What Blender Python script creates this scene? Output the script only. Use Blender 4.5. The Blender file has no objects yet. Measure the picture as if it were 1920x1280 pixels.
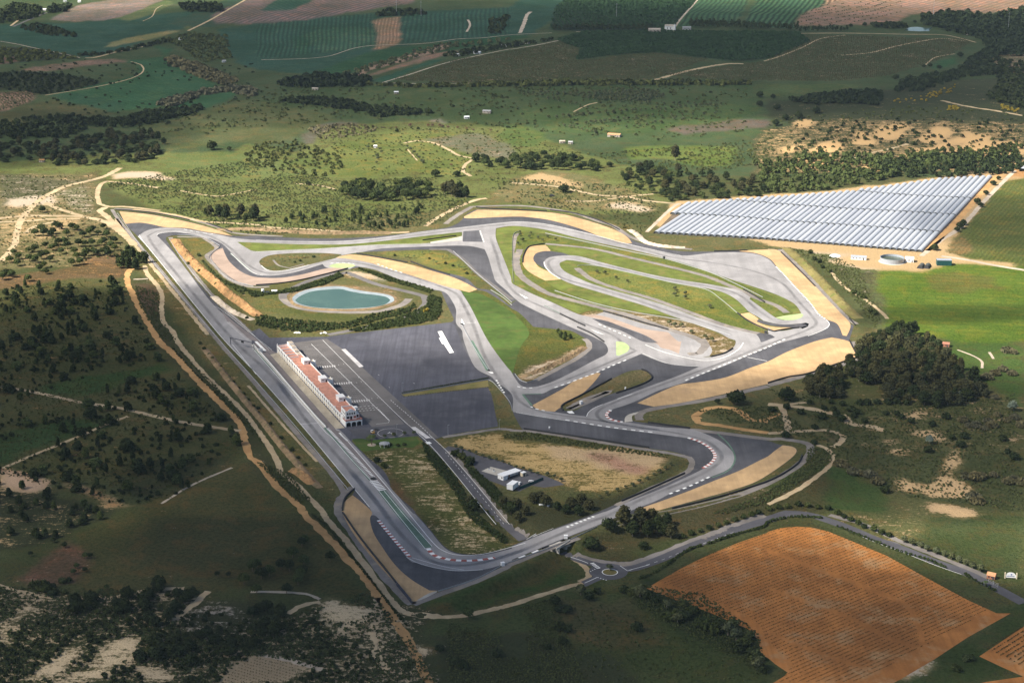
import bpy, bmesh, math, random
import numpy as np
from mathutils import Vector, Matrix, geometry
R = math.radians
SC = bpy.context.scene
COL = SC.collection

# ------------------------------------------------------------ camera, sky, sun, exposure
CAM_H, PITCH, FPX = 530.0, R(17.6), 3410.0
cam_d = bpy.data.cameras.new('camera'); cam = bpy.data.objects.new('camera', cam_d); COL.objects.link(cam)
cam.location = (0, 0, CAM_H); cam.rotation_euler = (R(90) - PITCH, 0, 0)
cam_d.sensor_width = 36; cam_d.lens = 36 * FPX / 1920; cam_d.clip_start = 5; cam_d.clip_end = 90000
SC.camera = cam
SUN_EL, SUN_FROM = R(46), Vector((-.906, -.423, 0)).normalized()
SUN_TO = Vector((-SUN_FROM.x * math.cos(SUN_EL), -SUN_FROM.y * math.cos(SUN_EL), -math.sin(SUN_EL)))
world = bpy.data.worlds.new('World'); SC.world = world; world.use_nodes = True
wn = world.node_tree; bg = wn.nodes['Background']
sky = wn.nodes.new('ShaderNodeTexSky'); sky.sky_type = 'NISHITA'; sky.sun_disc = False
sky.sun_elevation = SUN_EL; sky.sun_rotation = math.atan2(SUN_FROM.x, SUN_FROM.y) % (2 * math.pi)
sky.altitude = 500; sky.dust_density = 2.0
wn.links.new(sky.outputs[0], bg.inputs[0]); bg.inputs[1].default_value = 0.05
sun_d = bpy.data.lights.new('sun', 'SUN'); sun_d.energy = 5.0; sun_d.angle = R(.53); sun_d.color = (1, .93, .82)
sun = bpy.data.objects.new('sun', sun_d); COL.objects.link(sun)
sun.rotation_euler = SUN_TO.to_track_quat('-Z', 'Y').to_euler(); sun.location = (-800, -400, 900)
SC.view_settings.view_transform = 'Standard'; SC.view_settings.look = 'None'
SC.view_settings.gamma = 1; SC.view_settings.use_curve_mapping = False
SC.view_settings.exposure = 1.12
SC.render.engine = 'CYCLES'
SC.cycles.max_bounces = 4; SC.cycles.diffuse_bounces = 2; SC.cycles.glossy_bounces = 2
SC.cycles.transparent_max_bounces = 8; SC.cycles.volume_bounces = 0; SC.cycles.use_denoising = True

# ------------------------------------------------------------ numbers
def T(ox, oy, *v):                       # points read in a 4x enlargement whose corner is (ox, oy)
    return [(ox + v[i] / 4, oy + v[i + 1] / 4) for i in range(0, len(v), 2)]
def U(ox, oy, *v):                       # the same for a larger enlargement
    return [(ox + v[i] * 180 / 1920, oy + v[i + 1] * 180 / 1920) for i in range(0, len(v), 2)]
def S(*v): return [(v[i], v[i + 1]) for i in range(0, len(v), 2)]
def _hash(ix, iy, seed):
    n = (ix.astype(np.int64) * 374761393 + iy.astype(np.int64) * 668265263 + seed * 974634541) & 0xffffffff
    n = ((n ^ (n >> 13)) * 1274126177) & 0xffffffff
    return ((n ^ (n >> 16)) & 0xffff) / 65535.0
def vnoise(x, y, s, seed=0):
    x = np.asarray(x, float) / s; y = np.asarray(y, float) / s
    ix = np.floor(x); iy = np.floor(y); fx = x - ix; fy = y - iy
    fx = fx * fx * (3 - 2 * fx); fy = fy * fy * (3 - 2 * fy)
    a = _hash(ix, iy, seed); b = _hash(ix + 1, iy, seed); c = _hash(ix, iy + 1, seed); d = _hash(ix + 1, iy + 1, seed)
    return (a * (1 - fx) + b * fx) * (1 - fy) + (c * (1 - fx) + d * fx) * fy
def fbm(x, y, s, seed=0, o=4):
    t = 0; w = 0
    for k in range(o):
        t = t + vnoise(x, y, s / 2 ** k, seed + k * 17) * .5 ** k; w += .5 ** k
    return t / w
def sstep(a, b, x):
    t = np.clip((np.asarray(x, float) - a) / (b - a), 0, 1); return t * t * (3 - 2 * t)
CP, SP = math.cos(PITCH), math.sin(PITCH)
def flat(x, y, z=0.0):
    dx, dy, dz = (x - 960), FPX * CP + (640 - y) * SP, -FPX * SP + (640 - y) * CP
    t = (z - CAM_H) / dz
    return dx * t, dy * t
LOW = -5.5
_crest = [flat(*p) for p in S(400,1230, 640,1185, 780,1143, 840,1125, 950,1072, 1058,1018, 1120,990, 1200,962, 1320,938, 1500,893, 1560,872, 1920,845, 2600,800)]
_cx = np.array([p[0] for p in _crest]); _cy = np.array([p[1] for p in _crest])
_rav = [flat(*p) for p in S(868,885, 900,922, 940,966, 975,1000)] + [flat(1066, 1039, LOW), flat(1105, 1056, LOW)]
def seg_dist(x, y, pts):
    best = np.full(np.shape(x), 1e9); bt = np.zeros(np.shape(x)); L = 0
    for (ax, ay), (bx, by) in zip(pts[:-1], pts[1:]):
        dx, dy = bx - ax, by - ay; l2 = dx * dx + dy * dy; l = math.sqrt(l2)
        t = np.clip(((x - ax) * dx + (y - ay) * dy) / l2, 0, 1)
        d = np.hypot(x - ax - t * dx, y - ay - t * dy)
        m = d < best; best = np.where(m, d, best); bt = np.where(m, L + t * l, bt); L += l
    return best, bt / L
NOTCH = [False]                          # only the land and the sunken road follow the cutting under the track
def height(x, y):
    x = np.asarray(x, float); y = np.asarray(y, float)
    yl = np.interp(x, _cx, _cy)
    w = np.interp(x, [-60, 0, 60, 160], [10, 12, 14, 60])
    amp = np.interp(x, [-85, -20, 400, 900], [0, 1, 1, .8])
    h = LOW * amp * sstep(0, 1, (yl - 5 - y) / w)
    d, t = seg_dist(x, y, _rav)
    h2 = LOW * sstep(.1, .62, t) * (1 - sstep(4.5, 13, d))
    if NOTCH[0]: h = np.minimum(h, h2)
    far = sstep(2500, 3000, y)
    h = h + far * (9 * np.sin(x / 310 + y / 520) + 7 * np.sin(x / 190 - y / 260 + 1.3) + 5 * np.sin(y / 150 + x / 600))
    # eroded bank between the main straight and the inner loop
    return h
def P(x, y, dz=0.0):
    gx, gy = flat(x, y)
    for _ in range(5):
        z = float(height(gx, gy)); gx, gy = flat(x, y, z)
    return Vector((gx, gy, float(height(gx, gy)) + dz))
def smooth(pts, closed=True, n=5, corner=48):
    """Catmull-Rom through the points, kept sharp where the line turns hard"""
    m = len(pts); out = []
    def ang(i):
        if not closed and (i == 0 or i == m - 1): return 180
        a, b, c = pts[i - 1], pts[i], pts[(i + 1) % m]
        u = (b[0] - a[0], (b[1] - a[1]) * 2.6); v = (c[0] - b[0], (c[1] - b[1]) * 2.6)
        d = math.degrees(math.atan2(u[0] * v[1] - u[1] * v[0], u[0] * v[0] + u[1] * v[1])); return abs(d)
    sharp = [ang(i) > corner for i in range(m)]
    for i in range(m if closed else m - 1):
        p1, p2 = pts[i], pts[(i + 1) % m]
        p0 = p1 if sharp[i] else pts[i - 1]; p3 = p2 if sharp[(i + 1) % m] else pts[(i + 2) % m]
        if math.hypot(p1[0] - p2[0], p1[1] - p2[1]) < 6: out.append(p1); continue
        for k in range(n):
            t = k / n; t2 = t * t; t3 = t2 * t
            out.append(tuple(.5 * (2 * p1[j] + (p2[j] - p0[j]) * t + (2 * p0[j] - 5 * p1[j] + 4 * p2[j] - p3[j]) * t2 + (3 * p1[j] - p0[j] - 3 * p2[j] + p3[j]) * t3) for j in (0, 1)))
    if not closed: out.append(pts[-1])
    return out

# ------------------------------------------------------------ materials
def new_mat(name):
    m = bpy.data.materials.new(name); m.use_nodes = True
    nt = m.node_tree; b = nt.nodes['Principled BSDF']; b.inputs['Specular IOR Level'].default_value = .15
    return m, nt, b
def N(nt, typ, **kw):
    n = nt.nodes.new(typ)
    for k, v in kw.items():
        if k in n.inputs: n.inputs[k].default_value = v
        else: setattr(n, k, v)
    return n
def noise(nt, scale, detail=4, rough=.6, vec=None, dist=0):
    n = N(nt, 'ShaderNodeTexNoise', Scale=scale, Detail=detail, Roughness=rough, Distortion=dist)
    if vec is not None: nt.links.new(vec, n.inputs['Vector'])
    return n.outputs['Fac']
def mix(nt, fac, a, b, blend='MIX'):
    n = nt.nodes.new('ShaderNodeMix'); n.data_type = 'RGBA'; n.blend_type = blend
    for s, v in ((n.inputs[0], fac), (n.inputs[6], a), (n.inputs[7], b)):
        if hasattr(v, 'is_linked') or hasattr(v, 'links'): nt.links.new(v, s)
        elif isinstance(v, (tuple, list)): s.default_value = (*v, 1) if len(v) == 3 else v
        else: s.default_value = v
    return n.outputs[2]
def ramp(nt, fac, lo, hi, a=0., b=1.):
    n = N(nt, 'ShaderNodeMapRange'); n.interpolation_type = 'SMOOTHSTEP'
    nt.links.new(fac, n.inputs[0])
    for i, v in ((1, lo), (2, hi), (3, a), (4, b)): n.inputs[i].default_value = v
    return n.outputs[0]
def maths(nt, op, a, b=0.):
    n = nt.nodes.new('ShaderNodeMath'); n.operation = op
    for s, v in ((n.inputs[0], a), (n.inputs[1], b)):
        if isinstance(v, (int, float)): s.default_value = v
        else: nt.links.new(v, s)
    return n.outputs[0]
def pos(nt):
    return nt.nodes.new('ShaderNodeNewGeometry').outputs['Position']
def stretched(nt, ang, sx, sy):
    n = nt.nodes.new('ShaderNodeMapping'); nt.links.new(pos(nt), n.inputs[0])
    n.inputs['Rotation'].default_value = (0, 0, ang); n.inputs['Scale'].default_value = (sx, sy, 1)
    return n.outputs[0]
MATS = {}
def ground_mat(name, c, var=.25, scales=(.02, .12, .7), rough=.9, tint=None, streak=None, bump=.0):
    """c varied by soft patches, blotches and grain"""
    m, nt, b = new_mat(name); p = pos(nt)
    col = c
    lo = tuple(v * (1 - var) for v in c); hi = tuple(min(1, v * (1 + var)) for v in c)
    f = maths(nt, 'ADD', maths(nt, 'MULTIPLY', noise(nt, scales[0], 3, .5, p), .45),
              maths(nt, 'ADD', maths(nt, 'MULTIPLY', noise(nt, scales[1], 4, .6, p), .35), maths(nt, 'MULTIPLY', noise(nt, scales[2], 3, .7, p), .2)))
    col = mix(nt, ramp(nt, f, .36, .64), lo, hi)
    if tint: col = mix(nt, ramp(nt, noise(nt, scales[1] * .7, 5, .65, p), .5, .72), col, tint)
    if streak:
        ang, amt, sc = streak
        col = mix(nt, ramp(nt, noise(nt, 1, 3, .6, stretched(nt, ang, sc, sc * .03)), .35, .7, 0, amt), col, tuple(v * .55 for v in c))
    nt.links.new(col, b.inputs['Base Color']); b.inputs['Roughness'].default_value = rough
    if bump:
        bn = N(nt, 'ShaderNodeBump', Strength=bump, Distance=1.0); nt.links.new(noise(nt, scales[2], 4, .7, p), bn.inputs['Height'])
        nt.links.new(bn.outputs[0], b.inputs['Normal'])
    MATS[name] = m; return m
def plain_mat(name, c, rough=.6, var=.12, sc=1.5, metal=0, spec=.3):
    m, nt, b = new_mat(name)
    o = nt.nodes.new('ShaderNodeTexCoord').outputs['Object']
    col = mix(nt, ramp(nt, noise(nt, sc, 4, .6, o), .3, .7), tuple(v * (1 - var) for v in c), tuple(min(1, v * (1 + var)) for v in c))
    nt.links.new(col, b.inputs['Base Color']); b.inputs['Roughness'].default_value = rough; b.inputs['Metallic'].default_value = metal
    b.inputs['Specular IOR Level'].default_value = spec
    MATS[name] = m; return m

# ------------------------------------------------------------ object helpers
def tag(o, label=None, cat=None, group=None, kind=None):
    for k, v in (('label', label), ('category', cat), ('group', group), ('kind', kind)):
        if v: o[k] = v
    return o
def link(name, me, mat=None, parent=None):
    o = bpy.data.objects.new(name, me)
    for m in (mat if isinstance(mat, (list, tuple)) else [mat] if mat else []): me.materials.append(MATS[m] if isinstance(m, str) else m)
    COL.objects.link(o)
    if parent: o.parent = parent
    return o
def mesh(name, v, f, smooth_=False):
    me = bpy.data.meshes.new(name); me.from_pydata(v, [], f); me.update()
    if smooth_: me.polygons.foreach_set('use_smooth', [True] * len(me.polygons))
    return me
def thing(name, loc, label, cat, rz=0, group=None):
    o = bpy.data.objects.new(name, None); COL.objects.link(o); o.empty_display_size = 2
    o.location = loc; o.rotation_euler = (0, 0, rz); return tag(o, label, cat, group)
class MB:
    """collects simple solids into one mesh"""
    def __init__(s): s.v = []; s.f = []; s.mi = []; s.m = 0
    def add(s, v, f):
        b = len(s.v); s.v += [tuple(p) for p in v]; s.f += [tuple(i + b for i in q) for q in f]; s.mi += [s.m] * len(f); return s
    def box(s, x0, x1, y0, y1, z0, z1):
        v = [(x, y, z) for z in (z0, z1) for y in (y0, y1) for x in (x0, x1)]
        return s.add(v, [(0, 2, 3, 1), (4, 5, 7, 6), (0, 1, 5, 4), (2, 6, 7, 3), (0, 4, 6, 2), (1, 3, 7, 5)])
    def prism(s, poly, z0, z1):
        n = len(poly)
        return s.add([(x, y, z0) for x, y in poly] + [(x, y, z1) for x, y in poly],
                     [tuple(range(n - 1, -1, -1)), tuple(range(n, 2 * n))] + [(i, (i + 1) % n, n + (i + 1) % n, n + i) for i in range(n)])
    def xprism(s, poly, y0, y1):      # outline in x-z pushed along y
        n = len(poly)
        return s.add([(x, y0, z) for x, z in poly] + [(x, y1, z) for x, z in poly],
                     [tuple(range(n)), tuple(range(2 * n - 1, n - 1, -1))] + [(i, n + i, n + (i + 1) % n, (i + 1) % n) for i in range(n)])
    def yprism(s, poly, x0, x1):      # outline in y-z pushed along x
        n = len(poly)
        return s.add([(x0, y, z) for y, z in poly] + [(x1, y, z) for y, z in poly],
                     [tuple(range(n - 1, -1, -1)), tuple(range(n, 2 * n))] + [(i, (i + 1) % n, n + (i + 1) % n, n + i) for i in range(n)])
    def tube(s, a, b, r0, r1=None, n=8):
        a = Vector(a); b = Vector(b); r1 = r0 if r1 is None else r1
        q = (b - a).to_track_quat('Z', 'Y'); v = []
        for c, r in ((a, r0), (b, r1)):
            v += [c + q @ Vector((r * math.cos(2 * math.pi * k / n), r * math.sin(2 * math.pi * k / n), 0)) for k in range(n)]
        return s.add(v, [tuple(range(n - 1, -1, -1)), tuple(range(n, 2 * n))] + [(i, (i + 1) % n, n + (i + 1) % n, n + i) for i in range(n)])
    def ball(s, c, r, sz=1, n=8, m=5):
        v = [(c[0] + r * math.sin(math.pi * j / m) * math.cos(2 * math.pi * i / n), c[1] + r * math.sin(math.pi * j / m) * math.sin(2 * math.pi * i / n), c[2] + sz * r * math.cos(math.pi * j / m)) for j in range(m + 1) for i in range(n)]
        return s.add(v, [(j * n + i, (j + 1) * n + i, (j + 1) * n + (i + 1) % n, j * n + (i + 1) % n) for j in range(m) for i in range(n)])
    def build(s, name, mat, parent=None, smooth_=False):
        me = mesh(name, s.v, s.f, smooth_); o = link(name, me, mat, parent)
        if any(s.mi): me.polygons.foreach_set('material_index', s.mi)
        return o
def world_poly(px): return [P(x, y) for x, y in px]
def sheet(name, mat, adds, subs=(), layer=1, grid=None, kind='structure', sm=True, n=5):
    """flat paving: the union of some outlines without the holes, laid on the terrain"""
    co = []; faces = []
    for poly in list(adds) + list(subs):
        q = smooth(poly, True, n) if sm else poly
        w = [flat(*p) for p in q] if grid is None else [P(*p)[:2] for p in q]
        if sum(w[i - 1][0] * w[i][1] - w[i][0] * w[i - 1][1] for i in range(len(w))) < 0: w = w[::-1]
        faces.append(list(range(len(co), len(co) + len(w)))); co += [Vector(p[:2]) for p in w]
    if grid:
        xs = [c.x for c in co]; ys = [c.y for c in co]
        for gx in np.arange(min(xs), max(xs), grid):
            for gy in np.arange(min(ys), max(ys), grid): co.append(Vector((gx + .31, gy + .17)))
    v, e, f, ov, oe, of = geometry.delaunay_2d_cdt(co, [], faces, 1, 1e-4)
    na = len(adds); keep = []
    for t, o in zip(f, of):
        if any(k < na for k in o) and not any(k >= na for k in o): keep.append(tuple(t))
    used = sorted({i for t in keep for i in t}); ix = {i: k for k, i in enumerate(used)}
    xy = np.array([v[i][:] for i in used]); z = height(xy[:, 0], xy[:, 1]) + layer * .03
    me = mesh(name, [(a, b, c) for (a, b), c in zip(xy, z)], [tuple(ix[i] for i in t) for t in keep])
    bm = bmesh.new(); bm.from_mesh(me); bmesh.ops.recalc_face_normals(bm, faces=bm.faces)
    if bm.faces and sum(q.normal.z for q in bm.faces) < 0: bmesh.ops.reverse_faces(bm, faces=bm.faces)
    bm.to_mesh(me); bm.free()
    o = link(name, me, mat); tag(o, kind=kind); return o
def path_pts(px, step=4.0, closed=False):
    """a smooth line on the ground in even steps"""
    q = [P(*p) for p in smooth(px, closed, 6)]
    if closed: q.append(q[0])
    out = [q[0]]; acc = 0
    for a, b in zip(q[:-1], q[1:]):
        l = (b - a).length; k = max(1, int(l / step))
        out += [a.lerp(b, (i + 1) / k) for i in range(k)]
    return out
def offset_line(pts, d):
    out = []
    for i, p in enumerate(pts):
        a = pts[max(i - 1, 0)]; b = pts[min(i + 1, len(pts) - 1)]; t = (b - a); t.z = 0
        if t.length < 1e-6: t = Vector((1, 0, 0))
        t.normalize(); dd = d(i) if callable(d) else d
        out.append(Vector((p.x - t.y * dd, p.y + t.x * dd, p.z)))
    return out
def ribbon(name, mat, px, w, layer=1, rough=0., seed=1, kind='structure', step=4.0, parent=None):
    NOTCH[0] = name in ('country_road', 'access_road', 'access_shoulder', 'road_shoulder', 'road_paint')
    c = path_pts(px, step); rnd = np.random.RandomState(seed); n = len(c)
    ww = (lambda i: w) if not isinstance(w, (list, tuple)) else (lambda i: float(np.interp(i / max(1, n - 1), np.linspace(0, 1, len(w)), w)))
    jl = rnd.rand(n) * rough; jr = rnd.rand(n) * rough
    L = offset_line(c, lambda i: ww(i) / 2 + jl[i]); Rr = offset_line(c, lambda i: -ww(i) / 2 - jr[i])
    xy = np.array([p[:2] for p in L + Rr]); z = height(xy[:, 0], xy[:, 1]) + layer * .03; NOTCH[0] = False
    me = mesh(name, [(a, b, h) for (a, b), h in zip(xy, z)], [(i, n + i, n + i + 1, i + 1) for i in range(n - 1)])
    o = link(name, me, mat, parent)
    if kind: tag(o, kind=kind)
    return o
def wall_line(name, mat, px, h, w, label, cat, group=None, parent=None, off=0, base=0.0, step=4.0):
    """a wall or rail of one height that follows a line"""
    c = path_pts(px, step); n = len(c); L = offset_line(c, off + w / 2); Rr = offset_line(c, off - w / 2); v = []
    for a, b in zip(L, Rr):
        v += [(a.x, a.y, a.z + base - .05), (b.x, b.y, b.z + base - .05), (b.x, b.y, b.z + base + h), (a.x, a.y, a.z + base + h)]
    f = [(0, 3, 2, 1), tuple(4 * (n - 1) + k for k in (0, 1, 2, 3))]
    for i in range(n - 1):
        for k in range(4): f.append((4 * i + k, 4 * i + (k + 1) % 4, 4 * i + 4 + (k + 1) % 4, 4 * i + 4 + k))
    o = link(name, mesh(name, v, f), mat, parent)
    return tag(o, label, cat, group) if label else o
def in_poly(x, y, poly):
    r = np.zeros(np.shape(x), bool); n = len(poly)
    for i in range(n):
        x0, y0 = poly[i][:2]; x1, y1 = poly[i - 1][:2]
        if y0 == y1: continue
        r ^= ((y0 > y) != (y1 > y)) & (x < (x1 - x0) * (y - y0) / (y1 - y0) + x0)
    return r
# ------------------------------------------------------------ paving and soil materials
ground_mat('asphalt_light', (.285, .275, .275), .2, (.012, .05, .7), .75, tint=(.235, .225, .225), streak=(R(-58), .3, .12))
ground_mat('asphalt_dark', (.079, .078, .086), .34, (.015, .05, .8), .8, tint=(.105, .102, .108), streak=(R(10), .35, .25))
ground_mat('asphalt_lot', (.084, .084, .102), .3, (.012, .06, .8), .8, tint=(.10, .10, .115), streak=(R(-6), .5, .3))
ground_mat('asphalt_road', (.085, .083, .092), .2, (.02, .08, .9), .8)
ground_mat('asphalt_grey', (.135, .125, .12), .2, (.02, .08, .9), .8)
ground_mat('asphalt_mauve', (.19, .165, .16), .15, (.02, .08, .9), .8)
ground_mat('apron_concrete', (.40, .35, .27), .22, (.03, .1, .6), .8, tint=(.30, .27, .22), streak=(R(32), .3, .25))
ground_mat('concrete', (.42, .39, .34), .2, (.03, .15, .9), .8)
ground_mat('gravel_trap', (.47, .315, .165), .2, (.02, .08, 1.0), .95, tint=(.40, .27, .15), streak=(R(-20), .22, .38))
ground_mat('gravel_brown', (.33, .25, .20), .15, (.02, .08, 1.0), .95)
ground_mat('gravel_grey', (.20, .18, .165), .25, (.03, .1, .9), .95, tint=(.28, .24, .19))
ground_mat('dirt_track', (.40, .31, .19), .25, (.03, .15, .8), .95, tint=(.40, .27, .15))
ground_mat('dirt_orange', (.42, .25, .105), .25, (.03, .15, .8), .95, tint=(.38, .2, .08))
ground_mat('dirt_pale', (.42, .35, .27), .22, (.03, .15, .8), .95)
ground_mat('grass_infield', (.105, .128, .027), .34, (.02, .1, .7), .95, tint=(.165, .135, .045))
ground_mat('grass_verge', (.085, .115, .03), .35, (.02, .1, .7), .95, tint=(.15, .12, .05))
ground_mat('grass_dry', (.16, .135, .05), .3, (.02, .1, .7), .95, tint=(.10, .12, .03))
ground_mat('grass_lawn', (.058, .098, .020), .3, (.02, .1, .7), .95, tint=(.09, .10, .028))
ground_mat('paint_white', (.78, .78, .76), .1, (.1, .3, 1.5), .6)
ground_mat('paint_worn', (.55, .53, .52), .2, (.1, .3, 1.5), .7)
ground_mat('paint_green', (.10, .165, .12), .2, (.05, .2, 1.2), .7)
ground_mat('paint_lime', (.34, .42, .20), .15, (.05, .2, 1.2), .7)
ground_mat('paint_red', (.36, .10, .08), .2, (.1, .3, 1.5), .7)
ground_mat('bank_pale', (.50, .42, .33), .35, (.05, .22, .8), .95, tint=(.16, .14, .07), bump=.6); ground_mat('bank_brown', (.23, .16, .09), .35, (.05, .22, .8), .95, tint=(.10, .10, .04), bump=.6)
ground_mat('bank_earth', (.33, .19, .085), .4, (.05, .22, .8), .95, tint=(.14, .12, .05), bump=.6)

# ------------------------------------------------------------ the land
SANDY, PALE, ORANGE, PINK = (.46, .33, .175), (.50, .42, .32), (.40, .22, .09), (.34, .24, .17)
OLIVE, HAZY_TEAL, MEAD = (.082, .09, .036), (.032, .078, .052), (.13, .15, .045)  # the teal is crop green with distant blue haze mixed into its colour
Z = []      # outline in the photograph, ground colour, bare amount, bare colour, scrub amount
def z(pts, g, sand=.12, sc=SANDY, scrub=.25): Z.append((pts, g, sand, sc, scrub))
z(S(-500,-400, 2500,-400, 2500,330, -500,330), (.062, .088, .04), .12, PINK, .25)
z(T(0,0, -200,200, 300,175, 700,160, 1200,110, 1700,60, 1560,150, 1200,270, 900,370, 640,430, 440,400, 300,370, 0,310, -200,320), HAZY_TEAL, 0, PINK, .03)
z(T(0,0, 780,360, 900,300, 1250,235, 1330,235, 1150,290, 950,330), (.23, .21, .10), .2, PINK, 0)
z(T(0,0, 1350,170, 1560,110, 1580,140, 1400,220), (.14, .16, .06), 0, PINK, 0)
z(T(0,0, 380,150, 600,40, 1100,-30, 1300,-30, 900,130, 640,160), (.21, .165, .145), .1, PINK, 0)
z(T(0,0, 870,140, 1010,90, 1250,0, 1300,30, 1100,120, 950,160), (.11, .14, .06), 0, PINK, 0)
z(T(0,0, 0,350, 200,360, 500,410, 600,430, 150,470, 0,490), (.055, .065, .045), .1, PINK, .7)
z(T(0,0, -100,420, 0,415, 160,455, 0,485, -100,485), (.16, .10, .075), .1, PINK, 0)
z(T(0,0, -100,500, 300,460, 640,440, 950,470, 1000,460, 1060,520, 1040,570, 780,620, 500,670, 350,710, 600,830, 1000,830, 1180,800, 1300,740, 1650,650, 1500,570, 1300,480, 1230,440, 1300,370, 1150,340, 1250,420, 1000,450, 700,440, 300,455), (.038, .098, .046), 0, PINK, .04)
z(T(0,0, 1000,460, 1230,440, 1500,560, 1650,650, 1250,760, 1180,810, 1040,830, 900,760, 700,720, 480,700, 900,600, 1050,550), (.038, .098, .046), 0, PINK, .04)
z(T(0,0, 350,720, 560,700, 800,740, 960,800, 900,840, 740,830, 560,780), (.035, .085, .045), 0, PINK, .05)
z(T(0,0, 120,540, 280,500, 500,470, 860,440, 940,460, 620,500, 380,530), (.17, .12, .09), .3, PINK, 0)
z(T(0,0, -100,550, 250,540, 500,560, 760,610, 600,660, 340,710, 200,690, -100,670), (.04, .06, .035), .1, PINK, .8)
z(T(0,0, -100,700, 200,690, 270,710, 230,770, 0,840, -100,850), (.17, .11, .08), .4, PINK, .1)
z(T(0,0, 0,850, 300,770, 560,780, 880,850, 700,870, 400,870, 50,960, -100,970, -100,850), (.075, .08, .035), .1, PINK, .2)
z(T(0,0, 1060,950, 1300,900, 1600,810, 1920,740, 2300,780, 2500,900, 2300,960, 1920,1000, 1650,1080, 1250,1130, 1150,1010), (.085, .10, .042), .12, PINK, .15)
z(T(0,0, 1280,820, 1400,740, 1650,700, 1790,690, 1720,740, 1500,820), (.038, .098, .046), 0, PINK, .04)
z(S(310,45, 480,-20, 500,0, 440,40, 380,52), (.04, .075, .045), 0, PINK, .3)
z(T(480,0, -300,220, 0,180, 350,140, 880,100, 1100,90, 1900,60, 2000,-20, 3000,-60, 2400,60, 2180,180, 2080,260, 1600,300, 1200,330, 800,410, 440,560, 0,520, -180,440, -230,330), HAZY_TEAL, 0, PINK, .03)
z(T(480,0, 360,270, 460,220, 880,210, 900,350, 480,400), (.046, .10, .06), 0, PINK, .02)
z(T(480,0, 290,280, 370,270, 400,370, 370,410, 300,400), (.03, .082, .045), 0, PINK, .02)
z(T(480,0, -300,90, -80,10, 0,-60, 1250,-60, 1160,30, 800,80, 340,150, 0,180, -320,180), (.15, .115, .105), .1, PINK, .02)
z(T(480,0, 30,80, 180,-20, 480,-20, 250,85), HAZY_TEAL, 0, PINK, .02)
z(T(480,0, 875,145, 1070,125, 1085,200, 1080,300, 1010,350, 900,375, 880,365, 910,320, 890,200), (.27, .18, .12), .1, PINK, 0)
z(T(480,0, 420,560, 830,400, 1400,320, 2000,260, 2050,280, 1500,370, 900,490, 560,590), (.03, .082, .035), 0, PINK, .04)
z(T(480,0, 650,580, 900,480, 1200,390, 1400,330, 1500,340, 1300,410, 900,520, 740,590), (.09, .09, .045), .55, PINK, .3)
z(T(480,0, 730,600, 1300,410, 1500,385, 1510,395, 1330,440, 900,560), (.22, .15, .11), .2, PINK, 0)
z(T(480,0, 850,610, 1300,460, 1420,450, 1150,540, 980,620), (.028, .085, .05), 0, PINK, 0)
z(T(480,0, 1020,600, 1250,540, 1500,450, 1800,400, 2300,310, 2500,340, 2400,460, 2700,420, 3000,400, 3400,440, 3000,590, 2400,620, 1500,630), (.07, .088, .04), .27, PINK, .3)
z(T(960,0, 330,300, 550,240, 1000,235, 1500,240, 2150,245, 2240,310, 1920,440, 1700,460, 1400,430, 1100,395, 800,410, 480,450, 520,370), (.03, .062, .03), .05, PINK, .5)
z(T(960,0, 290,230, 330,60, 400,0, 1400,-40, 1330,60, 1220,190, 1200,235), (.032, .055, .045), .05, PINK, .5)
z(T(960,0, 1230,200, 1390,0, 1400,-50, 1800,-50, 1700,150, 1650,190), (.045, .095, .05), 0, PINK, .05)
z(T(960,0, 1740,190, 1830,0, 1900,-50, 2600,-60, 2500,0, 2150,110, 2120,220), (.045, .095, .05), 0, PINK, .05)
z(T(1440,0, 210,200, 240,120, 420,40, 600,-30, 2200,-60, 2200,60, 1500,110, 1100,110, 900,180, 500,190), (.25, .165, .125), .2, PINK, .02)
z(T(1440,0, -800,560, 0,460, 220,260, 700,270, 1200,290, 1480,290, 1520,320, 1400,400, 1200,480, 900,570, 500,610, -400,600), (.072, .09, .04), .27, PINK, .3)
z(T(1440,0, -400,640, 500,630, 700,650, 300,720, -300,740), (.075, .105, .04), .1, PINK, .15)
z(T(1440,0, 1240,480, 1420,430, 1400,480, 1250,520), (.04, .10, .04), 0, PINK, .05)
z(T(1440,0, 1480,480, 1920,380, 2200,400, 2200,560, 1500,560), (.13, .12, .06), .35, PINK, .4)
z(T(1440,0, 0,760, 700,720, 1200,620, 2300,560, 2300,980, 1200,960, 600,960, 0,900), (.06, .068, .034), .22, SANDY, .65)
z(T(1440,0, -100,980, 400,900, 1000,900, 2300,920, 2300,1200, 1600,1280, 600,1300, -100,1300), (.095, .09, .042), .36, (.50, .34, .17), .45)
for q in (T(1440,0, 200,910, 330,900, 340,930, 220,950), T(1440,0, 330,1150, 400,1080, 540,1060, 560,1110, 420,1150), T(1440,0, 620,1060, 700,1040, 790,1040, 790,1085, 660,1085),
          T(1440,0, 800,1010, 860,950, 1010,930, 1010,1020, 880,1050), T(1440,0, 1150,1040, 1230,970, 1380,970, 1320,1030, 1200,1065), T(1440,0, 1010,1190, 1150,1130, 1400,1050, 1480,980, 1510,1020, 1700,1020, 1650,1060, 1400,1080, 1250,1150, 1060,1215),
          T(1440,0, 1340,1170, 1480,1090, 1640,1060, 1920,1070, 1920,1150, 1700,1190, 1500,1160), T(1440,0, 220,1240, 400,1190, 530,1180, 520,1220, 300,1260), T(1440,0, 660,1260, 850,1230, 1080,1210, 1020,1240, 800,1270), T(1440,0, 130,1120, 200,1100, 190,1130, 130,1145), T(1440,0, 680,990, 740,1000, 745,1030, 700,1025)):
    z(q, (.3, .2, .1), .85, (.60, .40, .19), .08)
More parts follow.
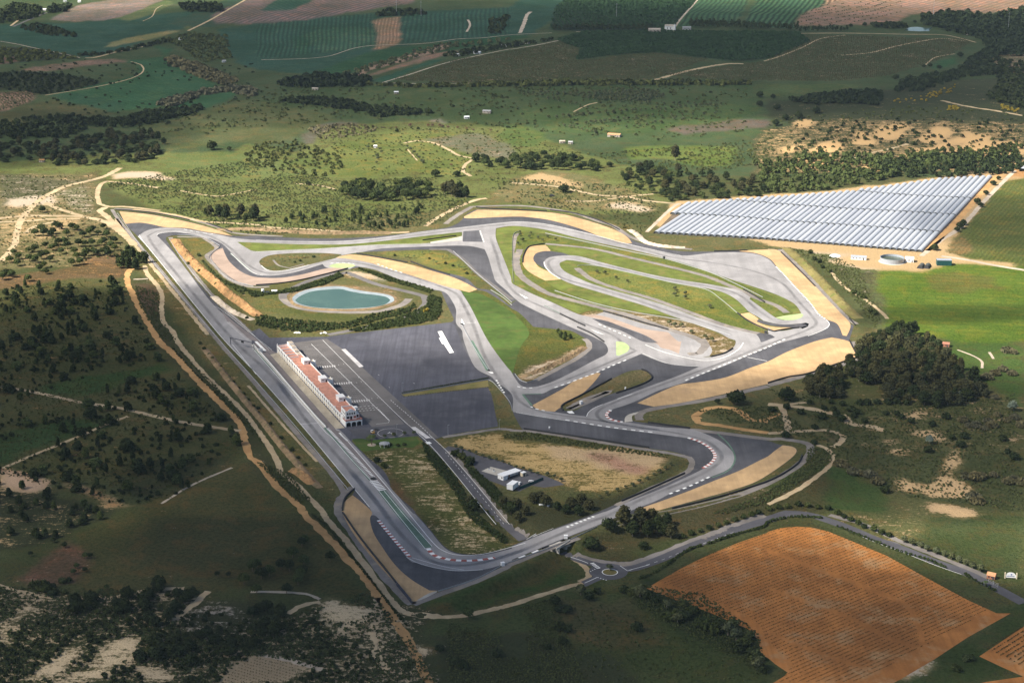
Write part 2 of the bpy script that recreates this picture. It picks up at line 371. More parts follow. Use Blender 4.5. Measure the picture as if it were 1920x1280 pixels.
# valley
z(T(480,0, 0,760, 500,640, 1000,640, 1920,640, 3800,640, 3800,1000, 3000,1080, 1500,1000, 1000,880, 500,830), (.062, .092, .038), .12, PINK, .22)
z(T(480,0, 700,660, 1300,660, 1900,700, 1900,800, 1200,790, 700,760), (.07, .10, .04), .12, PINK, .15)
z(T(480,0, 460,940, 700,920, 960,960, 1080,940, 1000,1010, 700,1100, 400,1120, 350,1020), (.13, .115, .09), .1, PINK, .4)
z(T(480,0, 1080,950, 1250,910, 1400,890, 1420,920, 1200,960), (.22, .20, .16), .2, PINK, .1)
z(T(960,0, 0,830, 350,760, 700,800, 1200,780, 1900,800, 1700,900, 1300,960, 800,1000, 300,1000), (.065, .10, .036), .1, PINK, .12)
z(T(960,0, 1150,960, 1700,900, 1920,900, 1920,960, 1500,990, 1300,1010), (.13, .105, .085), .15, PINK, .3)
z(T(480,0, 0,840, 300,860, 600,900, 400,960, 250,1050, 0,1080, -300,1050, -260,960), (.085, .095, .04), .1, PINK, .2)
# lit middle ground
z(S(-200,318, 60,300, 300,285, 420,300, 460,270, 560,285, 620,240, 760,228, 960,240, 1100,290, 1240,330, 1260,380, 1180,400, 1000,400, 870,395, 840,420, 700,440, 470,440, 300,400, 200,345, 0,350), (.15, .165, .055), .13, SANDY, .42)
z(S(590,330, 610,282, 680,262, 760,250, 850,250, 940,270, 890,300, 860,330, 760,320, 700,330), MEAD, .06, SANDY, .12)
z(S(300,290, 420,285, 560,300, 620,310, 560,330, 420,335, 310,318), (.125, .15, .052), .1, SANDY, .2)
z(S(790,260, 900,250, 960,275, 960,300, 890,290), (.16, .15, .10), .25, PALE, .3)
z(T(960,0, 830,1110, 1100,1090, 1300,1090, 1700,1100, 1680,1150, 1640,1250, 1350,1240, 1200,1200, 900,1190), (.115, .15, .04), .1, SANDY, .2)
z(T(960,0, 0,930, 120,950, 260,1010, 200,1100, 0,1100, -100,1010), (.085, .12, .035), .05, SANDY, .15)
z(S(960,335, 1010,320, 1100,330, 1240,378, 1230,395, 1110,395, 960,380, 900,385), (.16, .145, .065), .27, SANDY, .3)
z(T(960,320, 90,60, 200,20, 480,90, 500,120, 350,110), (.3, .23, .12), .6, SANDY, .2)
z(T(960,320, 720,260, 850,240, 1050,290, 1000,310, 760,290), (.3, .25, .18), .62, PALE, .2)
z(T(960,320, 860,470, 930,440, 1000,480, 1010,560, 1150,600, 1350,610, 1300,540, 1060,500), (.22, .18, .10), .5, PALE, .3)
# left, sand and pines
z(S(-200,330, 190,325, 185,390, 255,470, 240,500, 100,500, -200,520), (.17, .145, .07), .31, SANDY, .45)
z(T(0,320, 40,200, 150,180, 420,180, 400,250, 240,265, 60,260), (.32, .27, .2), .55, PALE, .1)
z(T(0,320, 860,20, 1000,0, 1200,10, 1310,80, 1150,60, 960,50, 850,60), (.4, .34, .27), .85, PALE, .05)
z(T(0,320, 0,340, 300,330, 640,340, 560,420, 300,520, 150,500, 60,620, 0,560), (.2, .165, .085), .38, SANDY, .35)
z(T(0,320, 0,20, 400,60, 760,80, 500,100, 330,180, 60,210, 0,330), (.12, .11, .06), .3, PALE, .5)
z(T(0,320, 420,160, 640,110, 720,260, 720,340, 500,260), (.15, .14, .07), .35, PALE, .4)
z(T(0,320, -400,800, 350,760, 700,660, 930,620, 960,780, 850,800, 450,860, 0,900, -400,950), (.16, .10, .055), .3, ORANGE, .45)
z(T(0,320, -400,900, 100,880, 500,820, 800,810, 940,840, 1050,1100, 1200,1300, 1700,1930, 1900,2300, 1200,2360, 500,2300, 0,2280, -400,2200), (.088, .088, .034), .2, ORANGE, .28)
z(T(0,640, 330,330, 600,270, 1000,220, 1200,150, 1250,220, 900,330, 600,430, 350,390), (.05, .085, .024), .06, ORANGE, .2)
z(T(0,640, -100,760, 300,620, 800,560, 900,600, 600,700, 200,850, 0,940, -100,940), (.045, .078, .025), .06, ORANGE, .2)
z(T(0,320, 960,800, 1120,800, 1200,900, 1210,1100, 1340,1280, 1900,1900, 2100,2300, 1950,2300, 1700,1900, 1200,1300, 1040,1080, 990,900), (.085, .08, .036), .22, PALE, .55)
z(T(0,320, 1000,850, 1150,850, 1200,900, 1200,1100, 1080,1030), (.11, .07, .045), .15, PALE, .35)
z(S(270,480, 300,500, 440,660, 660,920, 650,935, 600,920, 560,870, 430,720, 330,600, 265,500), (.15, .125, .05), .26, SANDY, .2)
z(T(0,640, 0,970, 120,990, 380,1060, 330,1110, 130,1170, 0,1180), (.5, .36, .24), .9, (.6, .42, .28), .1)
z(T(0,640, 480,1060, 700,1100, 830,1180, 960,1240, 760,1260, 740,1180, 620,1120), (.4, .27, .16), .62, ORANGE, .2)
z(S(-100,900, 100,930, 200,960, 180,985, 60,1020, -100,1060), (.05, .05, .024), .3, SANDY, .8)
z(S(190,985, 330,915, 460,862, 500,900, 560,960, 640,1040, 690,1112, 640,1120, 560,1110, 400,1105, 370,1088, 290,1105, 200,1115, 120,1085, 60,1095, 130,1030), (.082, .078, .03), .14, PALE, .15)
z(S(20,1090, 130,1010, 175,1040, 140,1090, 60,1100), (.15, .09, .06), .25, PINK, .15)
z(S(-100,1095, 100,1110, 360,1105, 390,1105, 320,1180, 560,1150, 700,1130, 800,1160, 830,1300, -100,1300), (.06, .064, .026), .36, (.52, .41, .26), .6)
z(S(330,1170, 390,1120, 480,1130, 470,1180, 420,1200, 330,1200), (.075, .075, .035), .32, PALE, .5)
for q in (T(0,960, 0,830, 60,840, 150,740, 240,690, 330,880, 260,760, 150,800, 60,900, 80,1060, 0,960), T(0,960, 460,1070, 540,980, 620,1040, 560,1100, 420,1220, 240,1260, 130,1280), T(0,960, 800,990, 1000,910, 1070,950, 990,1080, 900,1140, 760,1230, 600,1280, 430,1280, 640,1180), T(0,960, 970,1130, 1250,1180, 1310,1230, 1290,1290, 1090,1290, 1060,1200),
          T(0,960, 1400,1190, 1470,1110, 1590,1160, 1500,1230), T(480,960, 440,740, 560,640, 760,700, 900,740, 880,830, 640,870, 480,840), T(480,960, 640,870, 700,880, 690,960, 640,1000, 620,940), T(480,960, 1200,1020, 1330,990, 1350,1050, 1240,1080), T(480,960, 1600,900, 1700,840, 1750,900, 1640,930)):
    z(q, (.2, .16, .085), .5, (.66, .53, .34), .35)
z(T(0,960, 1600,1290, 1780,1140, 1920,1080, 2000,1070, 2200,1120, 2310,1180, 2180,1290), (.3, .24, .15), .6, (.38, .30, .19), .1)
z(S(800,1165, 900,1165, 1060,1110, 1150,1095, 1240,1110, 1330,1160, 1420,1190, 1440,1290, 830,1300), (.062, .078, .027), .06, PINK, .25)
z(S(1040,1120, 1200,1130, 1260,1200, 1180,1230, 1050,1180), (.085, .08, .035), .08, PINK, .15)
z(S(820,1200, 1000,1190, 1180,1250, 1200,1300, 830,1300), (.05, .058, .026), .12, PALE, .5)
z(S(1220,1085, 1320,1110, 1420,1180, 1440,1240, 1300,1190, 1180,1110), (.04, .06, .022), .05, PINK, .6)
# right
z(S(1180,960, 1300,935, 1520,870, 1600,810, 1640,760, 1500,700, 1660,600, 1720,640, 2100,600, 2100,1140, 1900,1100, 1700,1040, 1540,965, 1300,1010), (.10, .10, .040), .27, (.46, .33, .19), .3)
z(S(1440,880, 1560,870, 1640,900, 1660,960, 1560,955, 1450,940), (.055, .085, .026), .08, SANDY, .3)
z(S(1280,760, 1420,720, 1540,800, 1580,830, 1500,820, 1300,790), (.12, .095, .05), .34, SANDY, .45)
z(S(1770,620, 1860,625, 1920,660, 1920,760, 1850,720, 1790,680), (.07, .11, .028), .08, SANDY, .3)
z(S(1600,840, 1800,850, 1920,860, 1920,960, 1700,930, 1620,900), (.07, .078, .032), .1, SANDY, .25)
for q in (T(1440,640, 960,1080, 1000,1040, 1090,1070, 1080,1120), T(1440,640, 1110,1100, 1160,1070, 1220,1100, 1300,1030, 1420,1030, 1480,1090, 1440,1160, 1300,1140, 1200,1140), T(1440,640, 1180,1270, 1210,1220, 1450,1220, 1570,1290, 1750,1370, 1650,1370, 1400,1320),
          T(1440,640, 1090,690, 1200,660, 1330,720, 1280,740), T(1440,640, 1030,550, 1120,510, 1180,540, 1090,570), T(1440,640, 1300,910, 1440,820, 1480,790, 1450,880, 1400,970, 1290,970), T(1440,640, 860,810, 960,800, 1030,850, 920,840), T(1440,640, 900,720, 1000,740, 960,750)):
    z(q, (.34, .24, .12), .75, (.6, .42, .23), .12)
z(S(1556,492, 1640,500, 1720,505, 1800,490, 1990,510, 1990,640, 1800,640, 1670,620, 1640,590, 1590,540), (.098, .145, .021), .16, (.2, .19, .045), .12)
z(S(1730,520, 1790,510, 1850,520, 1880,540, 1800,550, 1740,540), (.12, .125, .03), .1, SANDY, .2)
z(S(1768,468, 1890,335, 2000,320, 2000,505, 1900,500, 1820,485), (.10, .115, .032), .1, (.22, .17, .06), .08)
z(S(1768,468, 1800,440, 1830,470, 1800,480), (.15, .12, .05), .1, SANDY, .05)
z(S(1480,465, 1560,480, 1640,490, 1660,600, 1640,620, 1600,560, 1540,500), (.12, .13, .055), .22, PALE, .5)
z(S(1219,440, 1250,398, 1272,379, 1440,366, 1580,356, 1665,345, 1765,331, 1850,322, 1920,300, 1920,335, 1880,340, 1760,475, 1900,495, 1900,503, 1780,493, 1730,508, 1640,505, 1560,492, 1545,480, 1480,462, 1280,455), (.48, .34, .18), .8, SANDY, .04)
z(S(1470,462, 1560,478, 1600,472, 1560,490, 1500,480), (.12, .13, .055), .25, PALE, .4)
z(S(1880,335, 1900,310, 1960,300, 1960,330), (.5, .33, .2), .8, ORANGE, 0)
# ground inside the circuit
z(S(215,390, 470,440, 880,385, 1180,420, 1460,462, 1600,600, 1605,660, 1500,740, 1560,830, 1490,890, 1200,965, 800,1130, 640,950, 230,420), (.12, .115, .05), .2, SANDY, .2)
z(T(180,340, 525,430, 600,560, 900,915, 1100,1085, 1290,1265, 1700,1280, 2440,1060, 2350,980, 2300,800, 1980,700, 1880,660, 1500,750, 1180,780, 920,640, 850,560, 890,500, 800,425, 600,405), (.12, .115, .045), .22, SANDY, .3)
z(T(480,320, 0,940, 200,880, 250,960, 400,1050, 1000,1100, 600,1130, 0,1050), (.10, .105, .035), .12, SANDY, .12)
z(T(480,320, 250,900, 450,850, 800,860, 1100,920, 1100,980, 900,1050, 400,1060, 230,980), (.2, .15, .085), .3, (.5, .4, .28), .15)
z(T(480,320, 700,740, 900,780, 1000,830, 880,810, 720,780), (.4, .36, .3), .8, PALE, 0)
z(T(180,340, 600,420, 800,425, 900,490, 850,540, 770,560, 680,490), (.16, .14, .05), .1, SANDY, .1)
z(T(480,320, 900,610, 1200,600, 1450,610, 1560,680, 1700,830, 1500,800, 1200,690), (.17, .17, .05), .16, PALE, .12)
z(S(870,545, 960,545, 1060,610, 1140,650, 1100,700, 970,712, 900,600), (.09, .105, .028), .1, SANDY, .1)
z(T(960,320, 150,1170, 330,1200, 560,1280, 700,1330, 640,1420, 0,1560, 130,1300), (.10, .105, .03), .12, SANDY, .1)
z(T(960,640, 30,220, 350,130, 540,20, 560,60, 400,160, 200,280, 80,300), (.2, .14, .09), .5, PALE, .4)
z(S(930,425, 1240,480, 1440,540, 1510,580, 1400,640, 1250,620, 980,540, 935,460), (.13, .15, .04), .12, SANDY, .1)
z(T(960,320, 480,720, 600,710, 900,770, 1400,880, 1600,1000, 1750,1150, 1300,1080, 900,890, 560,800), (.15, .165, .045), .08, SANDY, .06)
z(T(960,320, 520,1080, 700,1050, 1100,1100, 1500,1190, 1640,1240, 1700,1300, 1680,1390, 1400,1390, 1250,1300, 900,1150), (.18, .13, .06), .35, PALE, .25)
z(T(960,640, 380,490, 600,330, 850,240, 980,220, 1050,260, 960,310, 600,450), (.16, .13, .065), .15, SANDY, .15)
z(T(480,640, 720,830, 900,820, 1250,800, 1330,880, 1480,1080, 1560,1200, 1900,1600, 1700,1640, 1500,1560, 1200,1200, 980,1000), (.095, .10, .03), .34, (.56, .44, .27), .25)
z(T(480,640, 720,730, 800,730, 1200,710, 1220,760, 1000,800, 760,820), (.06, .13, .02), .0, SANDY, .02)
z(T(480,640, 980,960, 1020,1010, 1200,1250, 1300,1420, 1240,1400, 1000,1080), (.15, .085, .045), .2, ORANGE, .05)
z(T(960,640, -480,730, -100,690, 0,722, 300,765, 600,795, 900,828, 1195,880, 1185,920, 1000,1022, 850,1092, 700,1135, 560,1112, 400,1055, 250,1005, 0,925, -300,835), (.21, .155, .055), .46, (.50, .36, .16), .12)
z(T(960,640, -480,130, -200,100, 0,110, 100,170, 60,260, -300,240), (.10, .105, .032), .22, (.5, .36, .18), .15)
z(T(960,640, 180,765, 600,800, 1180,878, 1150,920, 900,980, 600,930, 300,850), (.33, .23, .12), .55, (.52, .38, .22), .1)
z(T(960,640, 560,820, 800,880, 1050,940, 980,980, 760,950, 600,890), (.27, .16, .10), .42, (.42, .25, .17), .2)
z(S(840,860, 960,940, 1060,950, 1240,900, 1270,890, 1200,960, 1060,990, 990,1010, 900,930), (.07, .065, .032), .12, PINK, .5)
z(S(1255,860, 1290,870, 1250,930, 1200,960, 1100,985, 1180,935), (.075, .08, .032), .15, SANDY, .4)
z(S(790,1140, 860,1115, 1060,1030, 1090,1070, 1080,1090, 900,1140, 820,1160), (.085, .08, .032), .18, PINK, .25)
z(S(790,1138, 1050,1025, 1055,1040, 860,1125, 800,1145), (.05, .085, .024), .02, PINK, .15)
z(S(850,1145, 1060,1075, 1085,1085, 1000,1110, 880,1145), (.045, .085, .022), .02, PINK, .2)
z(S(1100,1000, 1280,960, 1560,880, 1540,955, 1300,1005, 1150,1050, 1100,1045), (.085, .075, .035), .2, PINK, .3)
z(T(1440,960, 1220,60, 1920,20, 1920,560, 1500,400, 1100,250), (.06, .075, .028), .12, SANDY, .25)
z(T(1440,960, 700,1290, 1250,1000, 1480,960, 1780,730, 2000,660, 2000,800, 1600,1010, 1900,1180, 1300,1300), (.05, .07, .022), .12, PALE, .3)
z(T(1440,960, 970,1270, 1030,1180, 1220,1060, 1260,1100, 1130,1190), (.4, .33, .2), .7, PALE, .1)

# drilled and ploughed fields: outline, two points along the rows, spacing in metres, strength
ROWS = [(T(480,0, 0,180, 350,140, 880,100, 900,350, 480,400, 0,440), (600, 90), (606, 40), 9, .30), (T(480,0, 1085,120, 1900,60, 1900,270, 1500,290, 1085,330), (800, 70), (806, 30), 10, .25), (T(480,0, -300,90, 30,-40, 1160,30, 800,80, 340,150, -300,180), (560, 30), (640, 5), 14, .3),
        (T(960,0, 1230,200, 1390,0, 1400,-50, 1800,-50, 1700,150, 1650,190), (1310, 40), (1345, 5), 11, .4), (T(960,0, 1740,190, 1830,0, 1900,-50, 2600,-60, 2500,0, 2150,110, 2120,220), (1440, 40), (1475, 5), 12, .55), (T(1440,0, 210,200, 240,120, 420,40, 600,-30, 2200,-60, 2200,60, 1100,110, 900,180, 500,190), (1560, 35), (1700, 18), 15, .22),
        (S(1768,468, 1890,335, 2000,320, 2000,505, 1900,500, 1820,485), (1820, 440), (1905, 345), 5.2, .13), (S(1556,492, 1640,500, 1800,490, 1990,510, 1990,640, 1670,620, 1590,540), (1600, 540), (1900, 552), 13, .07), (T(0,0, 0,225, 700,160, 1200,110, 1560,150, 1200,270, 640,430, 300,370), (100, 80), (330, 55), 13, .2), (T(0,0, 380,150, 600,40, 1100,-30, 900,130, 640,160), (110, 38), (290, 5), 12, .4),
        (T(0,0, 1000,460, 1230,440, 1650,650, 1250,760, 1040,830, 700,720, 900,600), (250, 150), (400, 130), 11, .2), (T(480,0, 420,560, 1400,320, 2000,260, 1500,370, 560,590), (640, 140), (870, 85), 9, .25), (T(480,0, 875,145, 1085,130, 1080,300, 900,375), (720, 85), (726, 40), 7, .25), (T(960,640, -100,690, 600,795, 1195,880, 1000,1022, 700,1135, 250,1005, 0,925), (960, 880), (1180, 905), 4, .12)]
def build_land():
    def axis(lo, hi, step, far, grow):
        a = list(np.arange(lo, hi, step)) if not callable(step) else []
        if callable(step):
            v = lo
            while v < hi: a.append(v); v += step(v)
        s = a[-1] - a[-2]; v = a[-1]
        while v < far: s *= grow; v += s; a.append(v)
        return a
    xp = axis(0, 1350, 4.2, 42000, 1.35); xs = np.array([-v for v in xp[:0:-1]] + xp)
    ys = axis(860, 4700, lambda v: 3.2 + max(0, v - 1300) * .0036, 60000, 1.35)
    pre = [-42000, -20000, -9000, -4000, -1500, -200, 300, 600, 750, 820]
    ys = np.array(pre + ys)
    X, Y = np.meshgrid(xs, ys); X = X.ravel(); Y = Y.ravel(); n = len(X)
    NOTCH[0] = True; H = height(X, Y); NOTCH[0] = False
    ax = X + (fbm(X, Y, 26, 3, 3) - .5) * 15; ay = Y + (fbm(X, Y, 26, 9, 3) - .5) * 24
    g = np.tile(np.array(OLIVE), (n, 1)); sc = np.tile(np.array(SANDY), (n, 1)); sand = np.full(n, .15); scrub = np.full(n, .35)
    inside = (np.abs(X) < 2200) & (Y > 600) & (Y < 5600)
    idx0 = np.nonzero(inside)[0]; ax0, ay0 = ax[idx0], ay[idx0]
    for pts, gc, sa, scc, sb in Z:
        w = [P(*p) for p in smooth(pts, True, 3)] if min(p[1] for p in pts) > -300 else [P(p[0], max(p[1], -330)) for p in pts]
        wx = [p[0] for p in w]; wy = [p[1] for p in w]
        m = (ax0 > min(wx)) & (ax0 < max(wx)) & (ay0 > min(wy)) & (ay0 < max(wy)); ii = np.nonzero(m)[0]
        if not len(ii): continue
        ii = ii[in_poly(ax0[ii], ay0[ii], w)]; k = idx0[ii]
        g[k] = gc; sc[k] = scc; sand[k] = sa; scrub[k] = sb
    nx, ny = len(xs), len(ys); ph = np.zeros(n); rs = np.zeros(n)
    for pts, a, b, per, st in ROWS:
        w = [P(p[0], max(p[1], -330)) for p in pts]; A, B = P(*a), P(*b); u = B - A; u.z = 0; u.normalize(); k = idx0[in_poly(ax0, ay0, w)]; rs[k] = st
        m2 = (X > min(p[0] for p in w) - 40) & (X < max(p[0] for p in w) + 40) & (Y > min(p[1] for p in w) - 60) & (Y < max(p[1] for p in w) + 60) & ((rs == 0) | np.isin(np.arange(n), k))
        wob = (fbm(X[m2], Y[m2], 160, 5, 2) - .5) * 12; ph[m2] = ((X[m2] - A.x) * -u.y + (Y[m2] - A.y) * u.x + wob) / per
    def soften(a, k):
        a = a.reshape(ny, nx, -1)
        for _ in range(k):
            p_ = np.pad(a, ((1, 1), (1, 1), (0, 0)), 'edge')
            a = (p_[1:-1, 1:-1] * 2 + p_[:-2, 1:-1] + p_[2:, 1:-1] + p_[1:-1, :-2] + p_[1:-1, 2:]) / 6
        return a.reshape(n, -1)
    g = soften(g, 1); sc = soften(sc, 2); sand = soften(sand, 4)[:, 0]; scrub = soften(scrub, 4)[:, 0]
    me = bpy.data.meshes.new('ground')
    i = np.arange(nx * ny).reshape(ny, nx)
    q = np.stack([i[:-1, :-1], i[:-1, 1:], i[1:, 1:], i[1:, :-1]], -1).reshape(-1, 4)
    me.vertices.add(n); me.vertices.foreach_set('co', np.stack([X, Y, H], -1).astype(np.float32).ravel())
    me.loops.add(q.size); me.loops.foreach_set('vertex_index', q.ravel().astype(np.int32))
    me.polygons.add(len(q)); me.polygons.foreach_set('loop_start', np.arange(0, q.size, 4, dtype=np.int32)); me.polygons.foreach_set('loop_total', np.full(len(q), 4, np.int32))
    me.update(calc_edges=True); me.polygons.foreach_set('use_smooth', np.ones(len(q), bool))
    for nm, arr in (('gcol', g), ('scol', sc)):
        a = me.attributes.new(nm, 'FLOAT_COLOR', 'POINT'); a.data.foreach_set('color', np.concatenate([arr, np.ones((n, 1))], 1).astype(np.float32).ravel())
    for nm, arr in (('sand', sand), ('scrub', scrub), ('rowphase', ph), ('rows', rs)):
        a = me.attributes.new(nm, 'FLOAT', 'POINT'); a.data.foreach_set('value', arr.astype(np.float32))
    m, nt, b = new_mat('land'); p = pos(nt)
    def at(nm): return N(nt, 'ShaderNodeAttribute', attribute_name=nm)
    gc = at('gcol').outputs['Color']; scn = at('scol').outputs['Color']; sa = at('sand').outputs['Fac']; sb = at('scrub').outputs['Fac']
    n1 = noise(nt, .011, 4, .6, p); n2 = noise(nt, .05, 6, .7, p, .6); n3 = noise(nt, .34, 4, .65, p); n4 = noise(nt, 1.1, 3, .6, p)
    c = mix(nt, ramp(nt, n1, .35, .65), gc, mix(nt, 1, gc, (.72, .78, .66), 'MULTIPLY'))
    c = mix(nt, ramp(nt, n2, .47, .66, 0, .9), c, mix(nt, 1, c, (1.75, 1.22, 1.1), 'MULTIPLY'))       # drier tufts
    c = mix(nt, ramp(nt, n3, .36, .58, .8, 0), c, mix(nt, 1, c, (.5, .58, .5), 'MULTIPLY'))
    c = mix(nt, ramp(nt, n4, .35, .65, 0, .35), c, mix(nt, 1, c, (1.3, 1.28, 1.25), 'MULTIPLY'))
    wv = maths(nt, 'MULTIPLY', maths(nt, 'SINE', maths(nt, 'MULTIPLY', at('rowphase').outputs['Fac'], 6.2832)), at('rows').outputs['Fac'])
    wv = maths(nt, 'MULTIPLY', wv, ramp(nt, n2, .3, .6, .35, 1.2)); cc = nt.nodes.new('ShaderNodeCombineColor'); f_ = maths(nt, 'ADD', wv, 1.0)
    for i_ in range(3): nt.links.new(f_, cc.inputs[i_])
    c = mix(nt, 1, c, cc.outputs[0], 'MULTIPLY')
    # low woody scrub in clumps
    vs = maths(nt, 'ADD', maths(nt, 'MULTIPLY', n3, .55), maths(nt, 'MULTIPLY', n2, .45))
    th = maths(nt, 'SUBTRACT', maths(nt, 'ADD', vs, maths(nt, 'MULTIPLY', sb, .26)), .60)
    c = mix(nt, ramp(nt, th, 0, .07, 0, .85), c, mix(nt, n4, (.022, .03, .013), (.05, .056, .026)))
    # bare soil breaking through
    n5 = noise(nt, 1, 5, .65, stretched(nt, R(-48), .035, .16), 1.0)
    fs = maths(nt, 'ADD', maths(nt, 'ADD', maths(nt, 'MULTIPLY', n2, .25), maths(nt, 'MULTIPLY', n3, .3)), maths(nt, 'ADD', maths(nt, 'MULTIPLY', n4, .13), maths(nt, 'MULTIPLY', n5, .32)))
    ts = maths(nt, 'SUBTRACT', maths(nt, 'ADD', fs, maths(nt, 'MULTIPLY', sa, .46)), .665)
    soil = mix(nt, ramp(nt, n4, .3, .7), mix(nt, 1, scn, (.78, .74, .7), 'MULTIPLY'), scn)
    c = mix(nt, ramp(nt, ts, -.01, .06), c, soil)
    nt.links.new(c, b.inputs['Base Color']); b.inputs['Roughness'].default_value = .95; b.inputs['Specular IOR Level'].default_value = .05
    bn = N(nt, 'ShaderNodeBump', Strength=.9, Distance=1.8); nt.links.new(maths(nt, 'ADD', n3, maths(nt, 'MULTIPLY', n4, .5)), bn.inputs['Height']); nt.links.new(bn.outputs[0], b.inputs['Normal'])
    MATS['land'] = m
    return tag(link('ground', me, m), kind='structure')
build_land()
# ------------------------------------------------------------ the circuit: dark run-off base, gravel, racing line, infields
B_OUT = (T(0,320, 895,305, 1100,322, 1300,358, 1500,403, 1650,450, 1750,488) + T(480,320, 0,488, 150,497, 400,507, 700,505, 1000,485, 1200,460, 1350,440, 1440,425, 1510,397, 1542,370, 1590,320, 1660,290, 1920,296)
    + T(960,320, 0,298, 250,310, 400,330, 560,370, 700,415, 800,455, 870,500, 940,535, 1050,562, 1250,602, 1500,606, 1760,598, 1920,590) + T(1440,320, 0,585, 90,602, 200,715, 340,850, 420,935, 540,1060, 620,1150, 642,1166)
    + T(1440,640, 610,0, 640,60, 676,115, 560,152, 300,240, 0,310) + T(960,640, 1920,320, 1700,370, 1500,415, 1250,465, 1060,490, 1010,510, 960,530, 910,545, 892,575, 920,597, 1020,612, 1330,650, 1500,668, 1700,700, 1920,745)
    + T(1440,640, 60,765, 110,775, 180,785, 215,810, 200,850, 130,910, 0,1000) + T(960,640, 1800,1065, 1600,1130, 1400,1185, 1200,1240, 1050,1275) + T(960,960, 950,12, 830,22, 640,102, 400,197, 200,277, 0,362)
    + T(480,960, 1860,388, 1640,500, 1370,587, 1210,665, 1165,668, 1050,540, 900,380, 740,180, 650,20) + T(480,640, 645,1250, 660,1200, 722,1150, 740,1108, 722,1086, 360,650, 0,240) + T(0,320, 1690,1280, 1500,1052, 1140,610, 1030,490, 940,400))
# infields (holes in the paving)
H_BANK = (T(180,340, 525,430, 560,490, 680,660, 800,800, 900,915, 1000,1000, 1100,1085, 1200,1165, 1290,1265) + T(400,560, 420,296, 850,287, 1000,268, 1780,178) + T(480,320, 1482,1110, 1440,1020, 1400,930, 1390,905, 1300,887, 1200,857, 1050,807, 900,747, 790,724, 700,738, 500,787, 300,822, 100,857)
    + T(180,340, 1280,782, 1200,782, 1100,772, 1000,722, 920,655, 850,585, 838,550, 905,500, 870,455, 800,425, 700,408, 600,405, 550,412))
H_LOOP = T(480,320, 25,680, 60,650, 130,630, 300,618, 500,618, 645,628, 600,655, 500,680, 400,705, 250,740, 150,752, 80,742, 40,712)
H_THIN = T(180,340, 1060,455, 1250,462, 1500,470, 1920,468)[:3] + T(480,320, 0,546, 400,553, 700,551, 1000,522, 1300,486, 1545,460, 1545,489, 1300,545, 900,557, 600,577, 300,597, 0,607) + T(180,340, 1700,500, 1400,520, 1200,525, 1130,500)
H_PALM = T(480,320, 620,640, 760,615, 900,606, 1100,597, 1300,592, 1430,600, 1500,630, 1560,680, 1640,760, 1720,830, 1800,895, 1920,985) + T(960,320, 40,965, 0,985)[:1] + T(480,320, 1900,1010, 1760,900, 1660,880, 1560,800, 1300,740, 1000,680, 800,645)
H_PALMG = T(480,320, 600,652, 680,632, 760,632, 900,650, 1140,700, 1300,745, 1450,790, 1560,835, 1660,890, 1600,912, 1530,895, 1390,858, 1180,790, 1050,752, 950,722, 860,692, 720,665)
H_GREEN = T(480,320, 1530,893, 1660,893, 1740,915, 1850,985, 1920,1035) + T(960,320, 60,1070, 160,1170, 350,1190, 440,1200, 520,1240, 600,1290) + T(960,640, 560,0, 600,30, 560,90, 440,160, 330,220, 200,280, 110,305, 60,285, 22,240) + T(480,320, 1890,1480, 1740,1275, 1620,1040, 1560,935)
F_OUT = (T(480,320, 1800,432, 1798,500, 1830,590, 1870,690, 1912,800) + T(960,320, 0,842, 50,872, 150,922, 300,987, 500,1077, 600,1090, 690,1058, 850,1105, 1000,1150, 1170,1193, 1260,1218, 1360,1245, 1440,1270)
    + T(960,640, 1500,60, 1480,110, 1390,120, 1420,116, 1490,115, 1600,87, 1660,45, 1678,0, 1650,-30) + T(960,320, 1720,1215, 1850,1215, 1920,1225) + U(1380,560, 600,690, 860,690)[:0]
    + T(1440,320, 0,1175, 40,1200, 120,1200, 240,1175, 300,1160, 240,1145, 100,1150, 150,1095, 250,1068, 200,1000, 100,945, 0,906) + T(960,320, 1750,850, 1600,802, 1450,747, 1300,697, 1100,642, 900,594, 700,552, 500,507, 300,454, 150,427, 0,414))
H_CONE = T(960,640, 370,490, 400,455, 560,375, 750,280, 870,225, 960,212, 1020,232, 1050,265, 1010,305, 900,345, 740,395, 560,470, 480,515, 400,520)
H_SOUTH = (T(480,640, 1750,283, 1800,320, 1880,430, 1920,510) + T(960,640, 20,560, 70,650, 85,662, 600,737, 1030,802, 1180,820, 1330,862, 1366,892, 1360,927, 1300,992, 820,1202, 650,1275) + T(960,960, 560,30, 330,118, 150,188, 0,252)
    + T(480,960, 1920,262, 1750,304, 1600,315, 1480,293, 1400,242, 1300,122, 1200,10) + T(560,800, 860,620, 700,470, 670,380, 620,310, 520,230, 400,110) + T(480,640, 722,732, 1200,700, 1390,700, 1815,620, 1780,480, 1742,345))
H_KNOLL = T(960,320, 530,1085, 690,1055, 1170,1195, 1240,1270) + T(960,640, 1260,0, 1250,92, 1180,60, 1100,30, 1050,-20) + T(960,320, 980,1215, 700,1130)
sheet('runoff_asphalt', 'asphalt_dark', [B_OUT], [H_BANK, H_LOOP, H_THIN, H_PALM, H_GREEN, F_OUT, H_CONE, H_SOUTH], 1, grid=None)
